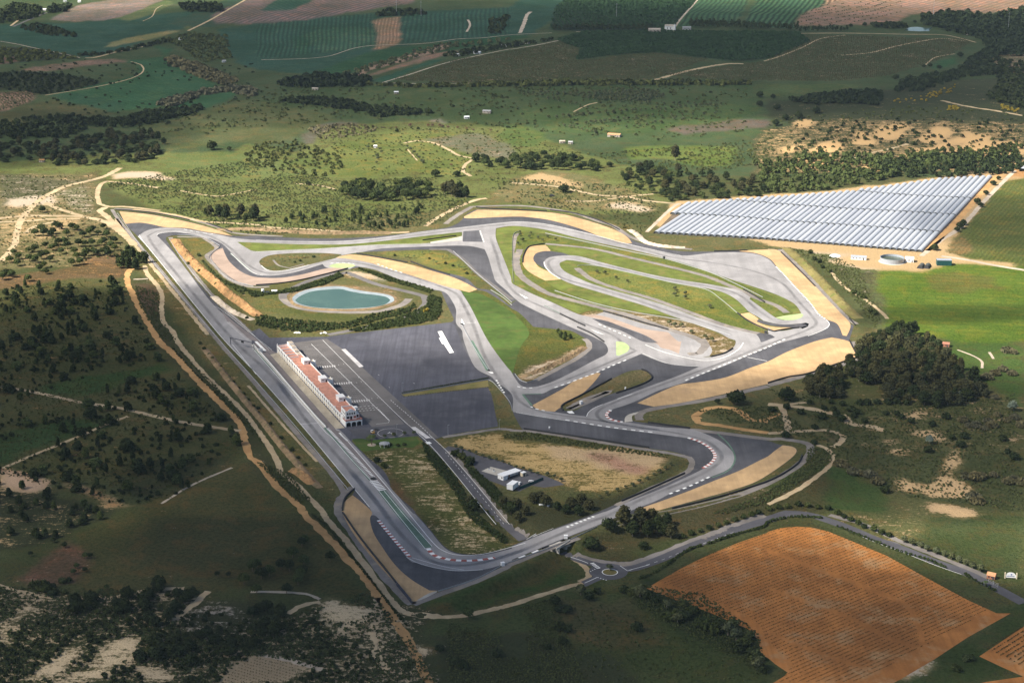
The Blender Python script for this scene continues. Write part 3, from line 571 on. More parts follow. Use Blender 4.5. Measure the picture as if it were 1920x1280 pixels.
# paddock
PAD = (T(400,560, 345,222, 420,292, 850,285, 960,268, 1780,176, 1812,198) + T(480,640, 1545,20, 1640,200, 1745,272, 1110,372, 1085,395, 1105,420, 1740,350, 1765,395, 1785,480, 1792,560, 1815,636, 1640,665, 1440,702, 1390,716, 1270,762, 1215,708, 860,738, 720,730) + T(560,800, 400,110, 520,230, 620,310, 670,380, 690,440, 560,310, 300,40) + T(480,640, 520,640, 0,60) + T(400,560, 250,260))
sheet('paddock_asphalt', 'asphalt_lot', [PAD], [], 1.4, sm=False)
# racing surface
L_STRAIGHT = (T(0,320, 1035,492, 1140,612, 1500,1054, 1690,1280) + T(480,640, 2,242, 362,652, 724,1088, 860,1260) + T(480,960, 860,20, 925,52, 1130,337, 1220,382, 1350,417, 1500,440, 1700,430, 1860,388, 1920,366) + T(960,960, 0,355, 200,272, 400,190, 640,97, 830,14)
    + T(960,640, 940,1248, 1080,1195, 1180,1143, 1280,1100, 1400,1050, 1480,1018, 1600,970, 1655,925, 1676,870, 1640,810, 1560,745, 1450,692, 1340,658, 1130,642, 1000,626, 900,610, 850,606, 760,590, 712,570, 706,545, 742,513, 850,478, 950,438, 1100,368, 1280,312, 1350,280, 1450,235, 1600,180, 1760,110, 1920,42)
    + T(1440,640, 0,40, 130,0) + T(1440,320, 200,1262, 350,1220, 438,1180, 456,1150, 440,1120, 380,1080, 300,985, 200,870, 120,790, 60,720, 0,662) + T(960,320, 1830,626, 1700,613, 1500,616, 1270,637, 1060,592, 860,546, 660,492, 500,452, 300,407, 150,387, 0,382)
    + T(480,320, 1700,406, 1500,430, 1250,457, 1000,494, 800,516, 600,529, 300,529, 0,520) + T(180,340, 1400,448, 1200,440, 1050,426, 950,406, 800,376, 680,358, 560,348, 460,352, 380,370, 325,403))
L_IN1 = (T(180,340, 455,405, 470,394, 520,385, 600,380, 680,390, 780,410, 870,435, 940,465, 1000,520, 1050,580, 1100,630, 1160,680, 1250,705, 1340,706, 1450,691, 1550,666, 1700,621) + T(480,320, 520,722, 560,732, 700,740, 740,716, 790,722, 900,746, 1050,806, 1200,856, 1300,886, 1380,900, 1425,918, 1460,960, 1500,1040, 1500,1140, 1545,1200)
    + T(480,640, 1560,0, 1640,190, 1760,262, 1800,300, 1920,400) + T(960,640, 0,525, 30,532, 200,562, 400,592, 600,627, 800,657, 1000,682, 1300,722, 1380,742, 1460,782, 1510,822, 1526,860, 1502,905, 1430,955, 1300,1020, 1100,1110, 900,1190, 720,1268)
    + T(960,960, 650,10, 330,125, 150,195, 0,260) + T(480,960, 1920,272, 1750,312, 1600,323, 1480,302, 1400,252, 1300,132, 1200,20) + T(480,640, 1160,1270, 1000,1080, 850,900, 720,760, 620,660, 520,640, 300,390, 0,70) + T(180,340, 1160,1180, 1060,1090, 890,935, 780,800, 700,690, 600,560, 520,470))
# dark wedges between the racing lines
D_WEDGE1 = T(960,640, 970,92, 1050,127, 1150,162, 1280,182, 1405,188, 1250,255, 1100,310, 950,365, 800,425, 680,470, 620,495, 575,530, 560,562, 400,542, 262,520, 160,500, 130,470, 80,395, 220,392, 300,357, 400,325, 520,280, 640,235, 700,200, 870,135)
D_WEDGE2 = T(480,320, 1555,455, 1680,447, 1705,535, 1550,532)
D_WEDGE3 = T(480,320, 900,590, 1100,576, 1300,569, 1500,562, 1620,568, 1715,590, 1745,660, 1780,780, 1800,830, 1880,900, 1920,940) + T(960,320, 60,990, 100,1012, 200,1062, 330,1122, 450,1177, 600,1242) + T(960,640, 690,10, 720,60, 700,100, 620,140) + T(960,640, 480,215, 330,290, 200,335, 110,345, 60,325, 10,255) + T(480,320, 1890,1470, 1740,1275, 1620,1040, 1555,935, 1520,892, 1390,858, 1240,812, 1050,752, 850,690, 720,665, 620,655)
D_WEDGE4 = U(1380,560, 205,620, 330,670, 430,760, 480,870, 540,865, 700,800, 780,775, 700,720, 560,690, 330,650)
sheet('racing_asphalt', 'asphalt_light', [L_STRAIGHT], [L_IN1, D_WEDGE1, D_WEDGE2, D_WEDGE3, D_WEDGE4, H_BANK, H_LOOP, H_THIN, H_PALM, H_GREEN, F_OUT, H_CONE, H_SOUTH], 2)
L_S = T(480,320, 0,640, 25,680, 40,712, 80,742, 150,754, 250,741, 400,706, 520,676, 620,660, 720,665, 850,690, 950,720, 1100,765, 1250,815, 1400,855, 1520,890, 1560,937, 1620,1040, 1740,1277, 1890,1480) + T(960,640, 0,260, 22,310, 40,335, 100,352, 200,343, 330,298, 480,237, 620,178, 780,110, 850,60, 690,0) + T(960,320, 680,1280, 600,1240, 450,1175, 330,1120, 200,1060, 100,1010, 40,975) + T(480,320, 1920,942, 1880,902, 1800,832, 1780,780, 1745,660, 1718,590, 1620,568, 1500,562, 1300,568, 1100,573, 900,586, 700,602, 450,608, 130,622)
sheet('gravel_brown_trap', 'gravel_brown', [T(180,340, 950,500, 900,520, 855,570, 900,622, 960,682, 1040,740, 1120,770, 1200,779, 1400,760, 1600,720, 1850,662, 1890,655, 1840,646, 1720,655, 1550,697, 1400,722, 1280,724, 1170,712, 1080,672, 1010,612, 975,560),
    T(960,320, 528,1084, 620,1080, 720,1100, 830,1135, 960,1180, 1080,1200, 1170,1210, 1240,1275) + T(960,640, 1270,0, 1252,92, 1180,62, 1120,48, 1090,20, 1040,0, 990,-50) + T(960,320, 830,1170, 700,1125)], [], 2.45)
sheet('brown_trap_runoff', 'asphalt_dark', [T(960,320, 600,1108, 720,1130, 850,1180, 1000,1235, 1095,1290, 980,1280, 830,1205, 700,1160)], [], 2.6)
sheet('gravel_trap', 'gravel_trap', [
    T(0,320, 895,306, 1100,326, 1300,362, 1500,407, 1650,452, 1745,490, 1600,470, 1400,432, 1240,425, 1150,405, 1050,390, 940,400),
    H_PALMG,
    T(480,320, 1560,345, 1660,294, 1920,298) + T(960,320, 250,312, 400,332, 560,373, 700,418, 800,458, 870,503, 900,545, 820,540, 720,510, 640,485, 500,432, 300,375, 150,352, 0,345) + T(480,320, 1600,358),
    T(1440,320, 0,588, 88,604, 200,717, 340,852, 420,937, 540,1062, 618,1152, 590,1240, 560,1235, 520,1150, 440,1115, 385,1075, 300,975, 200,860, 120,780, 60,712, 10,660) + T(960,320, 1830,620, 1700,605, 1760,598, 1920,592),
    T(1440,640, 612,2, 640,62, 672,113, 560,150, 300,238, 0,308) + T(960,640, 1920,318, 1700,368, 1500,413, 1250,463, 1060,488, 940,462, 1100,385, 1250,325, 1400,305, 1600,270, 1780,200, 1920,150) + T(1440,640, 150,75, 350,0, 480,-30),
    T(960,640, 150,480, 270,415, 380,355, 480,290, 640,235, 665,240, 620,300, 540,380, 440,445, 370,490, 320,525, 210,515),
    T(1440,640, 110,778, 180,788, 213,812, 198,850, 130,908, 0,998) + T(960,640, 1800,1063, 1600,1128, 1400,1183, 1200,1238, 1050,1273, 930,1260, 1080,1210, 1300,1130, 1500,1050, 1700,970, 1840,900, 1920,860) + T(1440,640, 50,820),
    T(480,640, 648,1250, 664,1202, 724,1152, 800,1210, 870,1280) + T(480,960, 855,50, 880,150, 940,250, 1040,390, 1160,500, 1300,585, 1365,588, 1210,663, 1168,664, 1052,536, 902,376, 742,176, 654,20),
    ], [], 2.45)
sheet('concrete_apron', 'concrete', [T(960,640, 845,605, 848,570, 880,545, 950,527, 930,545, 900,560, 905,600), T(480,960, 1205,660, 1290,610, 1360,588, 1355,600, 1240,655), T(480,320, 1305,535, 1400,520, 1545,492, 1545,523, 1310,545)], [], 2.6, n=3)
sheet('inner_racing_asphalt', 'asphalt_light', [L_S], [H_LOOP, H_THIN, H_BANK, F_OUT, H_PALM, H_GREEN, D_WEDGE3], 2.3)
# the long hairpin loop
sheet('loop_gravel', 'gravel_trap', [T(960,320, 255,558, 150,562, 110,585, 80,640, 82,700, 130,760, 250,825, 370,815, 330,780, 200,720, 170,660, 190,620, 290,600), U(1380,560, 90,300, 260,275, 450,400, 420,460, 600,530, 850,570, 1250,575, 765,655, 450,560, 200,420)], [], 1.6)
sheet('loop_runoff', 'asphalt_dark', [T(960,320, 160,655, 185,618, 260,602, 350,612, 520,640, 400,660, 290,700, 380,810, 330,782, 230,725, 175,690), U(1380,560, 420,440, 450,405, 600,460, 850,510, 1100,515, 1400,480, 1460,500, 1440,550, 1330,600, 1250,575, 1000,568, 700,535, 470,480)], [], 2.0)
LOOP = (T(960,320, 430,635, 340,640, 270,655, 240,685, 250,720, 290,765, 360,810, 450,850, 600,895, 800,955, 1000,1015, 1200,1090, 1400,1160, 1550,1215, 1640,1262) + T(960,640, 1735,0, 1730,30, 1800,60) + T(960,640, 1860,20) + U(1380,560, 500,880, 440,750, 330,660, 200,615, 0,580)
    + T(960,320, 1640,1172, 1600,1168, 1400,1103, 1200,1028, 1000,963, 800,908, 600,848, 480,798, 400,758, 365,722, 360,692, 410,670, 500,680, 700,725, 900,770, 1100,815, 1300,855, 1500,890, 1600,920, 1680,965, 1740,1020, 1780,1060, 1850,1100, 1920,1150)
    + U(1380,560, 450,400, 600,455, 850,508, 1100,512, 1400,478, 1480,470, 1500,560, 1700,600, 1750,380, 1340,300, 1330,350, 1200,420, 950,430, 780,370, 430,120, 270,0) + T(960,320, 1790,950, 1720,905, 1650,885, 1500,855, 1300,825, 1100,790, 900,745, 700,695, 520,645))
sheet('loop_asphalt', 'asphalt_light', [LOOP], [], 2.6)
sheet('loop_infield_grass', 'grass_infield', [T(960,320, 365,724, 362,692, 410,672, 500,682, 700,727, 900,772, 1100,817, 1300,857, 1500,892, 1600,922, 1680,967, 1740,1022, 1765,1056, 1700,1072, 1640,1050, 1540,960, 1420,895, 1200,855, 900,790, 620,712, 500,718, 482,740, 600,820, 800,893, 1000,950, 1300,1060, 1600,1160, 1000,962, 800,906, 600,846, 480,796, 400,756)], [], 2.9)
sheet('infield_grass', 'grass_infield', [
    T(960,320, 250,562, 300,560, 560,590, 900,660, 1200,745, 1450,790, 1600,835, 1720,880, 1830,965, 1900,1010, 1840,1000, 1790,948, 1720,903, 1650,883, 1500,853, 1300,823, 1100,788, 900,743, 700,693, 520,643, 430,633),
    T(960,320, 0,416, 150,429, 300,456, 500,509, 700,554, 640,545, 300,480, 60,455, 10,490) + T(960,320, 12,700, 40,800, 150,900, 400,985, 600,1040, 500,1075, 300,985, 150,920, 50,870, 0,840) + T(480,320, 1912,798, 1870,688, 1832,590, 1802,500, 1806,440),
    T(960,320, 245,828, 370,818, 450,855, 600,897, 800,957, 1000,1017, 1200,1092, 1130,1080, 900,1050, 600,980, 350,890), H_THIN,
    T(960,320, 1300,700, 1450,750, 1600,805, 1750,853, 1920,913) + T(1440,320, 100,945, 200,1002, 248,1065, 180,1075, 190,1060, 60,960, 0,925) + T(960,320, 1800,880, 1600,810),
    U(1380,560, 500,170, 780,235, 960,330, 780,360)], [], 2.2)
sheet('green_infield', 'grass_lawn', [T(480,320, 1532,895, 1620,915, 1700,930, 1800,985, 1920,1060) + T(960,320, 40,1100, 130,1215, 60,1330) + T(480,640, 1920,260, 1890,200, 1740,-5, 1620,-240, 1560,-345)], [], 1.7)
sheet('paddock_lawn', 'grass_lawn', [T(480,640, 722,732, 800,728, 870,748, 1000,730, 1190,714, 1225,755, 1180,795, 1000,800, 820,822, 770,790)], [], 1.8)
sheet('lot_divider_grass', 'grass_dry', [T(480,640, 1092,398, 1740,290, 1745,340, 1115,412)], [], 1.8, sm=False)
# service lanes along the barriers
for nm, mt, px, w, ly, rg in (
    ('service_lane', 'gravel_grey', T(960,320, 10,840, 0,640, 20,500, 60,470), 5, 1.1, 1), ('service_lane', 'gravel_grey', T(960,320, 250,548, 600,585, 900,655, 1200,725, 1450,790, 1650,870, 1830,955) + T(1440,320, 60,1010, 140,1065), 6, 2.25, 1),
    ('service_lane', 'gravel_grey', T(960,320, 60,590, 30,680, 60,780, 160,860, 300,930, 600,1010, 900,1090, 1180,1190, 1340,1240, 1440,1290), 7, 2.25, 1.5), ('service_lane', 'gravel_grey', T(960,320, 485,730, 600,815, 800,888, 1050,960, 1300,1050, 1600,1160, 1850,1220), 6, 3.0, 1),
    ('service_lane', 'gravel_grey', T(180,340, 610,415, 800,420, 890,480, 900,510, 830,560, 900,640, 1000,735, 1150,790, 1300,790), 4, 1.2, 1), ('service_lane', 'gravel_grey', T(180,340, 560,420, 640,560, 800,770, 950,940, 1100,1075, 1290,1270), 3.5, 1.2, 1),
    ('service_lane', 'gravel_grey', T(180,340, 1330,590, 1370,630, 1450,650, 1560,620), 2.5, 1.2, 0), ('service_lane', 'asphalt_grey', T(480,320, 1300,590, 1440,590, 1560,670, 1660,770, 1780,860, 1920,965), 4.5, 1.3, .5),
    ('service_lane', 'gravel_grey', T(1440,640, 0,328, 300,250, 560,170, 690,120, 700,90, 640,0), 6, 1.2, 1.5), ('service_lane', 'gravel_grey', T(960,640, 1920,335, 1500,430, 1200,480, 1000,520, 950,560, 960,590), 6, 1.3, 1),
    ('service_lane', 'gravel_grey', T(1440,320, 90,590, 360,850, 560,1075, 660,1150), 5, 1.2, 1), ('service_lane', 'gravel_grey', T(960,640, 1330,660, 1600,690, 1920,730) + T(1440,640, 100,730, 280,760, 320,800, 300,860, 180,960, 0,1060) + T(960,640, 1700,1150, 1400,1230, 1120,1290) + T(960,960, 950,40, 700,110), 6, 1.2, .6),
    ('service_lane', 'gravel_grey', T(960,960, 500,190, 300,265, 0,385) + T(480,960, 1860,420, 1640,520, 1390,610, 1180,690), 5, 1.1, .6), ('service_lane', 'gravel_grey', T(480,640, 725,1090, 660,1150, 625,1200, 615,1280) + T(480,960, 700,120, 850,330, 1000,520, 1170,690), 5, 1.1, 1.5),
    ('service_lane', 'gravel_grey', T(960,640, 180,290, 350,200, 480,130, 570,60, 575,10, 540,-20), 5, 1.5, .6), ('service_lane', 'gravel_grey', T(960,640, 1320,95, 1400,90, 1450,30, 1420,-20), 7, 2.4, 1), ('service_lane', 'gravel_grey', T(960,640, 420,505, 560,430, 740,370, 600,440, 430,510), 5, 1.4, 1),
    ('service_lane', 'gravel_grey', T(0,320, 840,290, 890,370, 980,480, 1120,650, 1380,960, 1640,1280) + T(480,640, 0,320, 300,680, 560,980, 650,1110, 655,1160), 4, 1.05, .6), ('service_lane', 'dirt_track', T(0,320, 870,360, 960,490, 1090,650, 1340,960, 1560,1230), 2.5, 1.05, 1.5), ('service_lane', 'dirt_track', T(480,640, -60,330, 250,680, 460,900), 1.6, 1.05, .8),
    ('service_lane', 'gravel_grey', T(0,320, 860,285, 1100,300, 1300,335, 1480,380, 1620,420, 1750,465) + T(480,320, 0,482, 200,492), 4, 1.05, 1), ('service_lane', 'gravel_grey', T(480,320, 1420,400, 1500,340, 1620,270, 1920,262) + T(960,320, 200,275, 450,315, 620,370, 760,415, 860,480, 950,520, 1150,570, 1350,590), 5.5, 1.05, 1),
    ('ring_road', 'asphalt_grey', T(180,340, 1400,880, 1420,840, 1560,760, 1750,700, 1850,690) + T(480,320, 700,770, 900,850, 1150,910, 1260,940, 1270,1000, 1180,1080, 1000,1130, 750,1190, 540,1230), 7, 1.3, .8), ('ring_road', 'gravel_grey', T(480,320, 200,905, 210,970, 330,1030, 600,1060, 900,1055, 1080,1010, 1150,960), 7, 1.2, 1.2),
    ('access_road', 'asphalt_road', T(480,640, 1240,690, 1330,770, 1500,950, 1700,1190, 1830,1330, 1930,1420) + T(560,800, 1690,850), 8.5, 2.2, 0), ('access_shoulder', 'gravel_grey', T(480,640, 1420,800, 1560,950, 1740,1170, 1900,1370) + T(560,800, 1720,835), 4, 1.2, 1.5),
    ('compound_road', 'asphalt_road', T(480,640, 1420,800, 1560,830, 1700,900), 9, 1.8, 1), ('paddock_perimeter', 'gravel_grey', T(480,640, 1400,718, 1640,680, 1820,655, 1920,665) + T(960,640, 0,668, 200,680, 600,745, 1000,810, 1200,840, 1330,870, 1350,920, 1290,990, 1000,1120, 780,1230), 4, 1.2, 1),
    ):
    ribbon(nm, mt, px, w, ly, rg, seed=len(px))
sheet('compound_yard', 'asphalt_road', [U(880,850, 0,20, 300,60, 700,180, 950,280, 1500,440, 1800,560, 1900,620, 1500,680, 1240,640, 1000,760, 680,640, 300,500, 130,330)], [], 1.6, sm=False)
sheet('compound_slab', 'concrete', [U(880,850, 240,350, 430,262, 790,355, 545,440)], [], 2.0, sm=False)
# paddock surfaces
sheet('pit_apron', 'apron_concrete', [T(400,560, 425,418, 480,405, 985,968, 915,975)], [], 2.0, sm=False)
sheet('pit_lane', 'asphalt_mauve', [T(400,560, 318,320, 345,340, 420,415, 915,978, 990,1060, 950,1060, 860,975, 300,350)] , [], 2.2, sm=False)
sheet('pit_lane_exit', 'asphalt_mauve', [T(560,800, 220,10, 310,35, 680,470, 630,475, 545,385)], [], 2.15, sm=False)
sheet('pit_entry', 'asphalt_mauve', [T(400,560, 110,180, 60,90, 150,170, 290,275, 420,375, 470,405, 425,415, 318,318, 250,300)], [], 2.2, sm=False)
sheet('paddock_strip', 'asphalt_grey', [T(400,560, 660,390, 600,330, 840,300, 1440,945, 1200,972, 1115,880, 960,660)], [], 1.7, sm=False)
sheet('paddock_road', 'asphalt_grey', [T(400,560, 850,300, 960,370, 1690,1040, 1600,1060, 1450,945, 830,310)], [], 1.9, sm=False)
sheet('helipad_asphalt', 'asphalt_road', [T(480,640, 690,660, 900,640, 1120,618, 1215,706, 870,740, 740,705)], [], 2.3, sm=False)
# the country road, roundabout and tracks
ribbon('country_road', 'asphalt_road', T(960,960, 385,300, 480,345, 600,385, 740,412), 8, 1.6, .2)
ribbon('country_road', 'asphalt_road', T(960,960, 740,420, 900,420, 1100,355, 1300,270, 1500,195, 1700,120, 1920,55) + T(1440,960, 150,8, 300,18, 420,50, 600,115, 800,200, 1000,270, 1250,370, 1450,440, 1620,520, 1920,680), 9, 1.5, .2)
ribbon('country_road', 'asphalt_road', T(960,960, 740,450, 620,500, 520,545), 7.5, 1.4, .2)
RB = P(1140.5, 1071)
def disc(name, mat, c, r, layer, n=40, r0=0):
    v = [(c.x + a * math.cos(2 * math.pi * k / n), c.y + a * math.sin(2 * math.pi * k / n), c.z + layer * .03) for a in (r, max(r0, .01)) for k in range(n)]
    f = [(k, (k + 1) % n, n + (k + 1) % n, n + k) for k in range(n)]
    if r0 == 0: v = v[:n]; f = [tuple(range(n))]
    return tag(link(name, mesh(name, v, f), mat), kind='structure')
disc('roundabout_road', 'asphalt_road', RB, 13.5, 1.9)
ribbon('road_shoulder', 'gravel_grey', T(960,960, 470,320, 600,360, 740,385, 900,385, 1080,330, 1300,240, 1500,170, 1700,95, 1900,25), 7, 1.1, 1.5)
ribbon('road_shoulder', 'dirt_track', T(960,960, 420,330, 520,385, 570,440, 570,490, 500,520), 3.5, 1.3, .8)
ribbon('road_shoulder', 'gravel_grey', T(1440,960, 460,20, 700,85, 920,185, 1020,230, 1250,320, 1500,420, 1650,490), 4.5, 1.1, 1)
sheet('layby', 'asphalt_grey', [T(1440,960, 820,170, 850,150, 960,170, 1010,200, 1000,230, 920,215)], [], 1.3)
for mt, px, w, rg in (
    ('dirt_track', T(960,960, 530,530, 430,555, 250,610, 0,690) + T(480,960, 1800,720, 1600,765, 1400,785, 1200,770, 1100,740, 1040,690, 960,590, 820,400, 700,240, 640,170, 540,60) + T(480,640, 490,1270, 380,1150, 290,1060, 190,980, 165,900, 100,790, 0,650) + T(0,640, 1800,500, 1600,310, 1450,150, 1330,0) + T(0,320, 1290,1200, 1230,1140, 1210,1050, 1215,930, 1170,850, 1110,780, 1085,710), 3.6, 1.3),
    ('dirt_orange', T(480,960, 1310,1290, 1230,1130, 1140,960, 1050,830, 930,650, 800,470, 700,370, 600,250, 470,120, 350,0) + T(480,640, 330,1240, 150,1080, 60,960, 0,890) + T(0,640, 1880,870, 1840,760, 1790,600, 1650,460, 1500,310, 1400,200, 1280,80, 1190,0) + T(0,320, 1180,1260, 1090,1110, 1010,960, 960,850, 955,780, 985,735), 4.2, 2.0),
    ('dirt_pale', T(0,320, 1110,810, 1000,815), 3, 1), ('dirt_track', T(480,960, 905,640, 915,740, 900,830, 870,900, 890,950, 920,1000, 900,1060, 960,1150, 1010,1220), 3, 2), ('dirt_track', T(0,640, 0,340, 150,360, 400,410, 600,455, 900,500, 1100,545, 1400,610, 1800,670), 4, 1.2),
    ('dirt_track', T(0,640, 20,950, 200,870, 400,790, 620,700, 800,620, 960,560), 2.5, 1), ('dirt_pale', T(0,640, 1210,1215, 1450,1070, 1740,945), 1.5, .8), ('dirt_track', T(0,960, -20,545, 180,600, 400,640), 2.5, 1.5), ('dirt_track', T(0,960, 700,635, 820,640, 980,610, 1150,575, 1380,570), 3, 1.5),
    ('dirt_track', T(0,960, 1560,590, 1430,710, 1330,790, 1200,875), 3, 2), ('dirt_pale', T(480,960, -40,595, 330,605, 480,650), 2, 1), ('dirt_track', T(480,960, 240,760, 340,700, 480,670), 3, 1.5), ('dirt_pale', T(480,960, 0,1065, 200,1095, 400,1150, 550,1200), 3, 1.5),
    ('dirt_track', T(0,320, 900,-20, 790,40, 650,80, 500,115, 400,160, 330,200, 250,260, 170,350, 130,450, 100,570, 0,680), 6, 2), ('dirt_track', T(0,320, -20,360, 200,340, 500,340, 640,350, 800,390, 960,510, 1010,560), 6, 2.5), ('dirt_track', T(0,320, 340,240, 450,290, 620,340), 5, 2), ('dirt_track', T(0,320, -20,385, 160,380, 350,365, 600,360), 4, 2), ('dirt_track', T(0,320, 190,470, 260,420, 420,380), 4, 2),
    ('dirt_track', T(0,320, 1200,130, 960,95, 800,80, 750,110, 730,180, 745,250, 820,270, 950,272, 1200,300), 5, 1.2), ('dirt_track', T(0,320, 790,275, 745,300, 830,370, 960,510), 6, 2), ('dirt_track', T(0,320, 1350,150, 1600,190, 1750,175, 1920,140), 2.5, 1),
    ('dirt_track', T(0,320, 1000,290, 1300,330, 1520,380, 1700,390, 1920,405) + T(480,320, 100,425, 400,440, 700,460, 1000,465, 1150,460), 4, 2), ('dirt_track', T(480,320, 1270,415, 1350,360, 1500,280, 1650,220, 1730,208), 5, 1.5), ('dirt_track', T(480,320, 300,98, 450,108, 590,138), 3, 1),
    ('dirt_track', T(480,0, 1110,1075, 1200,1055, 1320,1070, 1420,1110, 1520,1165, 1640,1190, 1570,1235, 1550,1290) + T(480,320, 1560,10, 1610,42), 4, 1), ('dirt_track', T(960,320, 0,90, 340,120, 480,150, 660,185, 850,195, 1000,225, 1260,250), 5, 1.2), ('dirt_track', T(960,320, 400,228, 620,228, 850,195, 1060,175), 4, 1.2), ('dirt_pale', T(960,320, 1010,460, 1210,270, 1270,252), 4, .6),
    ('dirt_orange', T(960,640, 1400,580, 1370,560, 1450,510, 1560,492, 1680,510, 1740,550, 1790,590, 1920,600), 5, 1.5), ('dirt_orange', T(960,640, 1370,570, 1400,610, 1560,630, 1740,660, 1920,685), 5, 1.5), ('dirt_orange', T(1440,640, -60,590, 0,580, 80,540), 4, 1), ('dirt_track', T(1440,640, 0,470, 110,480, 300,500, 480,540, 570,560, 600,610, 700,630, 800,640, 860,675), 5.5, 2), ('dirt_track', T(1440,640, 100,480, 130,570, 150,640, 130,690), 4, 1.5),
    ('dirt_track', T(1440,640, 0,690, 200,675, 400,665, 500,680, 570,710, 540,760, 480,790), 4, 1.2), ('dirt_track', T(1440,640, 370,775, 450,810, 485,860, 450,940, 380,1000, 270,1080, 150,1150, 0,1220), 3, 1), ('dirt_track', T(1440,640, 160,470, 300,455), 3, 1), ('dirt_pale', T(1440,640, 1420,62, 1520,100, 1600,145, 1605,200), 1.8, .5), ('dirt_pale', T(1440,640, 1660,80, 1690,130), 2, .5),
    ('dirt_track', T(1440,320, 460,740, 560,860, 720,960, 850,1060, 895,1110), 3, 1), ('dirt_pale', T(1440,320, 1300,640, 1500,670, 1700,710, 1920,745, 2050,770), 6, .8), ('dirt_pale', T(1440,320, 1150,640, 1300,520, 1450,420, 1640,210, 1850,0), 5, 1), ('dirt_orange', T(1440,320, 1200,600, 1440,350, 1600,170, 1700,60, 1780,-10), 7, 1),
    ('dirt_track', T(1440,0, 220,252, 600,250, 1000,258, 1300,262, 1450,290, 1560,320), 7, .8), ('dirt_track', T(1440,0, 1480,310, 1300,290, 1100,320, 950,350, 800,390, 700,405, 550,415), 5, 1.5), ('dirt_track', T(1440,0, 580,265, 400,290, 250,360, 100,420, -30,460), 4, 1.2), ('dirt_track', T(1440,0, 1400,405, 1260,430, 1200,470, 1180,490), 4, 1), ('dirt_track', T(960,0, 1080,600, 1250,550, 1450,505, 1620,480, 1740,480), 9, 3), ('dirt_pale', T(480,0, 950,620, 1150,560, 1400,480, 1700,410, 1900,370) + T(960,0, 0,370, 180,340, 350,305), 5, 1.2), ('dirt_pale', T(480,0, 950,622, 1300,628, 2100,622, 2400,612), 3, 1.2),
    ('dirt_pale', T(960,0, 480,240, 1000,238, 1500,235), 4, .8), ('dirt_pale', T(960,0, 1215,215, 1260,150, 1330,70, 1390,0, 1420,-60), 6, .8), ('dirt_pale', T(480,0, 40,450, 500,430, 800,350, 1250,328, 1500,295, 1700,285, 1920,262) + T(960,0, 300,248), 3, 1), ('dirt_track', T(0,0, 640,435, 720,430, 900,385, 1140,340), 8, 1), ('dirt_track', T(0,0, 1410,232, 1560,160, 1700,80, 1850,-5, 1950,-60), 8, 1),
    ('dirt_pale', T(0,0, 0,310, 140,335, 300,370, 520,415, 600,435), 3.5, 1), ('dirt_track', T(0,0, 80,195, 180,130, 330,95), 7, 1), ('asphalt_grey', T(0,0, 100,200, 240,140, 350,95), 9, 1), ('dirt_track', T(0,0, 980,462, 1060,490, 1070,540, 980,590, 780,640, 560,680, 340,715), 3, 1), ('dirt_track', T(0,0, 1070,160, 1140,125, 1170,70, 1220,40, 1350,40), 3, .6), ('dirt_track', T(960,0, 460,840, 560,790, 640,770), 3, 1), ('dirt_track', T(480,0, 1135,1120, 1180,1170, 1210,1205), 2.5, .5),
    ('dirt_track', T(1440,0, 580,1210, 720,1160, 900,1120, 1050,1080), 5, 3), ('dirt_track', T(1440,0, 1300,755, 1500,800, 1700,830, 1920,870), 5, 3), ('dirt_pale', T(480,0, 1580,240, 1605,190, 1590,150), 6, 1), ('dirt_pale', T(960,0, 60,250, 90,180, 110,120, 140,90), 8, 3), ('dirt_pale', T(1440,0, 1670,1290, 1920,1240, 2000,1220), 6, 2)):
    if max(p[1] for p in px) < 330: w *= .62
    ribbon('dirt_track', mt, px, w, 1 + (len(px) * 7 + int(px[0][0])) % 13 * .05, rg, seed=int(px[0][0]) % 97 + 1)
# ------------------------------------------------------------ air and clouds
def volume_mat(name, dens, color, aniso):
    m = bpy.data.materials.new(name); m.use_nodes = True; nt = m.node_tree
    for n in list(nt.nodes):
        if n.type != 'OUTPUT_MATERIAL': nt.nodes.remove(n)
    v = nt.nodes.new('ShaderNodeVolumePrincipled'); v.inputs['Density'].default_value = dens
    v.inputs['Color'].default_value = (*color, 1); v.inputs['Anisotropy'].default_value = aniso
    nt.links.new(v.outputs[0], nt.nodes['Material Output'].inputs['Volume']); return m
def cloud(px, py, a, b, tau, alt=1500, c=60, rot=0, seed=0):
    g = P(px, max(py, -250)); k = (alt - g.z) / -SUN_TO.z; ctr = g - SUN_TO * k
    ca, sa = math.cos(rot), math.sin(rot); s = (SUN_TO.x * ca + SUN_TO.y * sa, -SUN_TO.x * sa + SUN_TO.y * ca, SUN_TO.z)
    chord = 2 / math.sqrt((s[0] / a) ** 2 + (s[1] / b) ** 2 + (s[2] / c) ** 2)
    bm = bmesh.new(); bmesh.ops.create_icosphere(bm, subdivisions=4, radius=1)
    for v in bm.verts:
        d = v.co.normalized(); r = 1 + .32 * (float(fbm(np.array([d.x * 3 + seed * 7.3 + d.z * 2]), np.array([d.y * 3 + d.z * 2.1]), 1.3, seed, 3)[0]) - .5)
        v.co = (d.x * a * r, d.y * b * r, d.z * c * (1 + .5 * (r - 1)))
    me = bpy.data.meshes.new('clouds'); bm.to_mesh(me); bm.free()
    o = link('clouds', me, volume_mat('cloud', tau / chord, (.95, .95, .96), .5)); o.location = ctr; o.rotation_euler.z = rot
    tag(o, kind='stuff'); return o
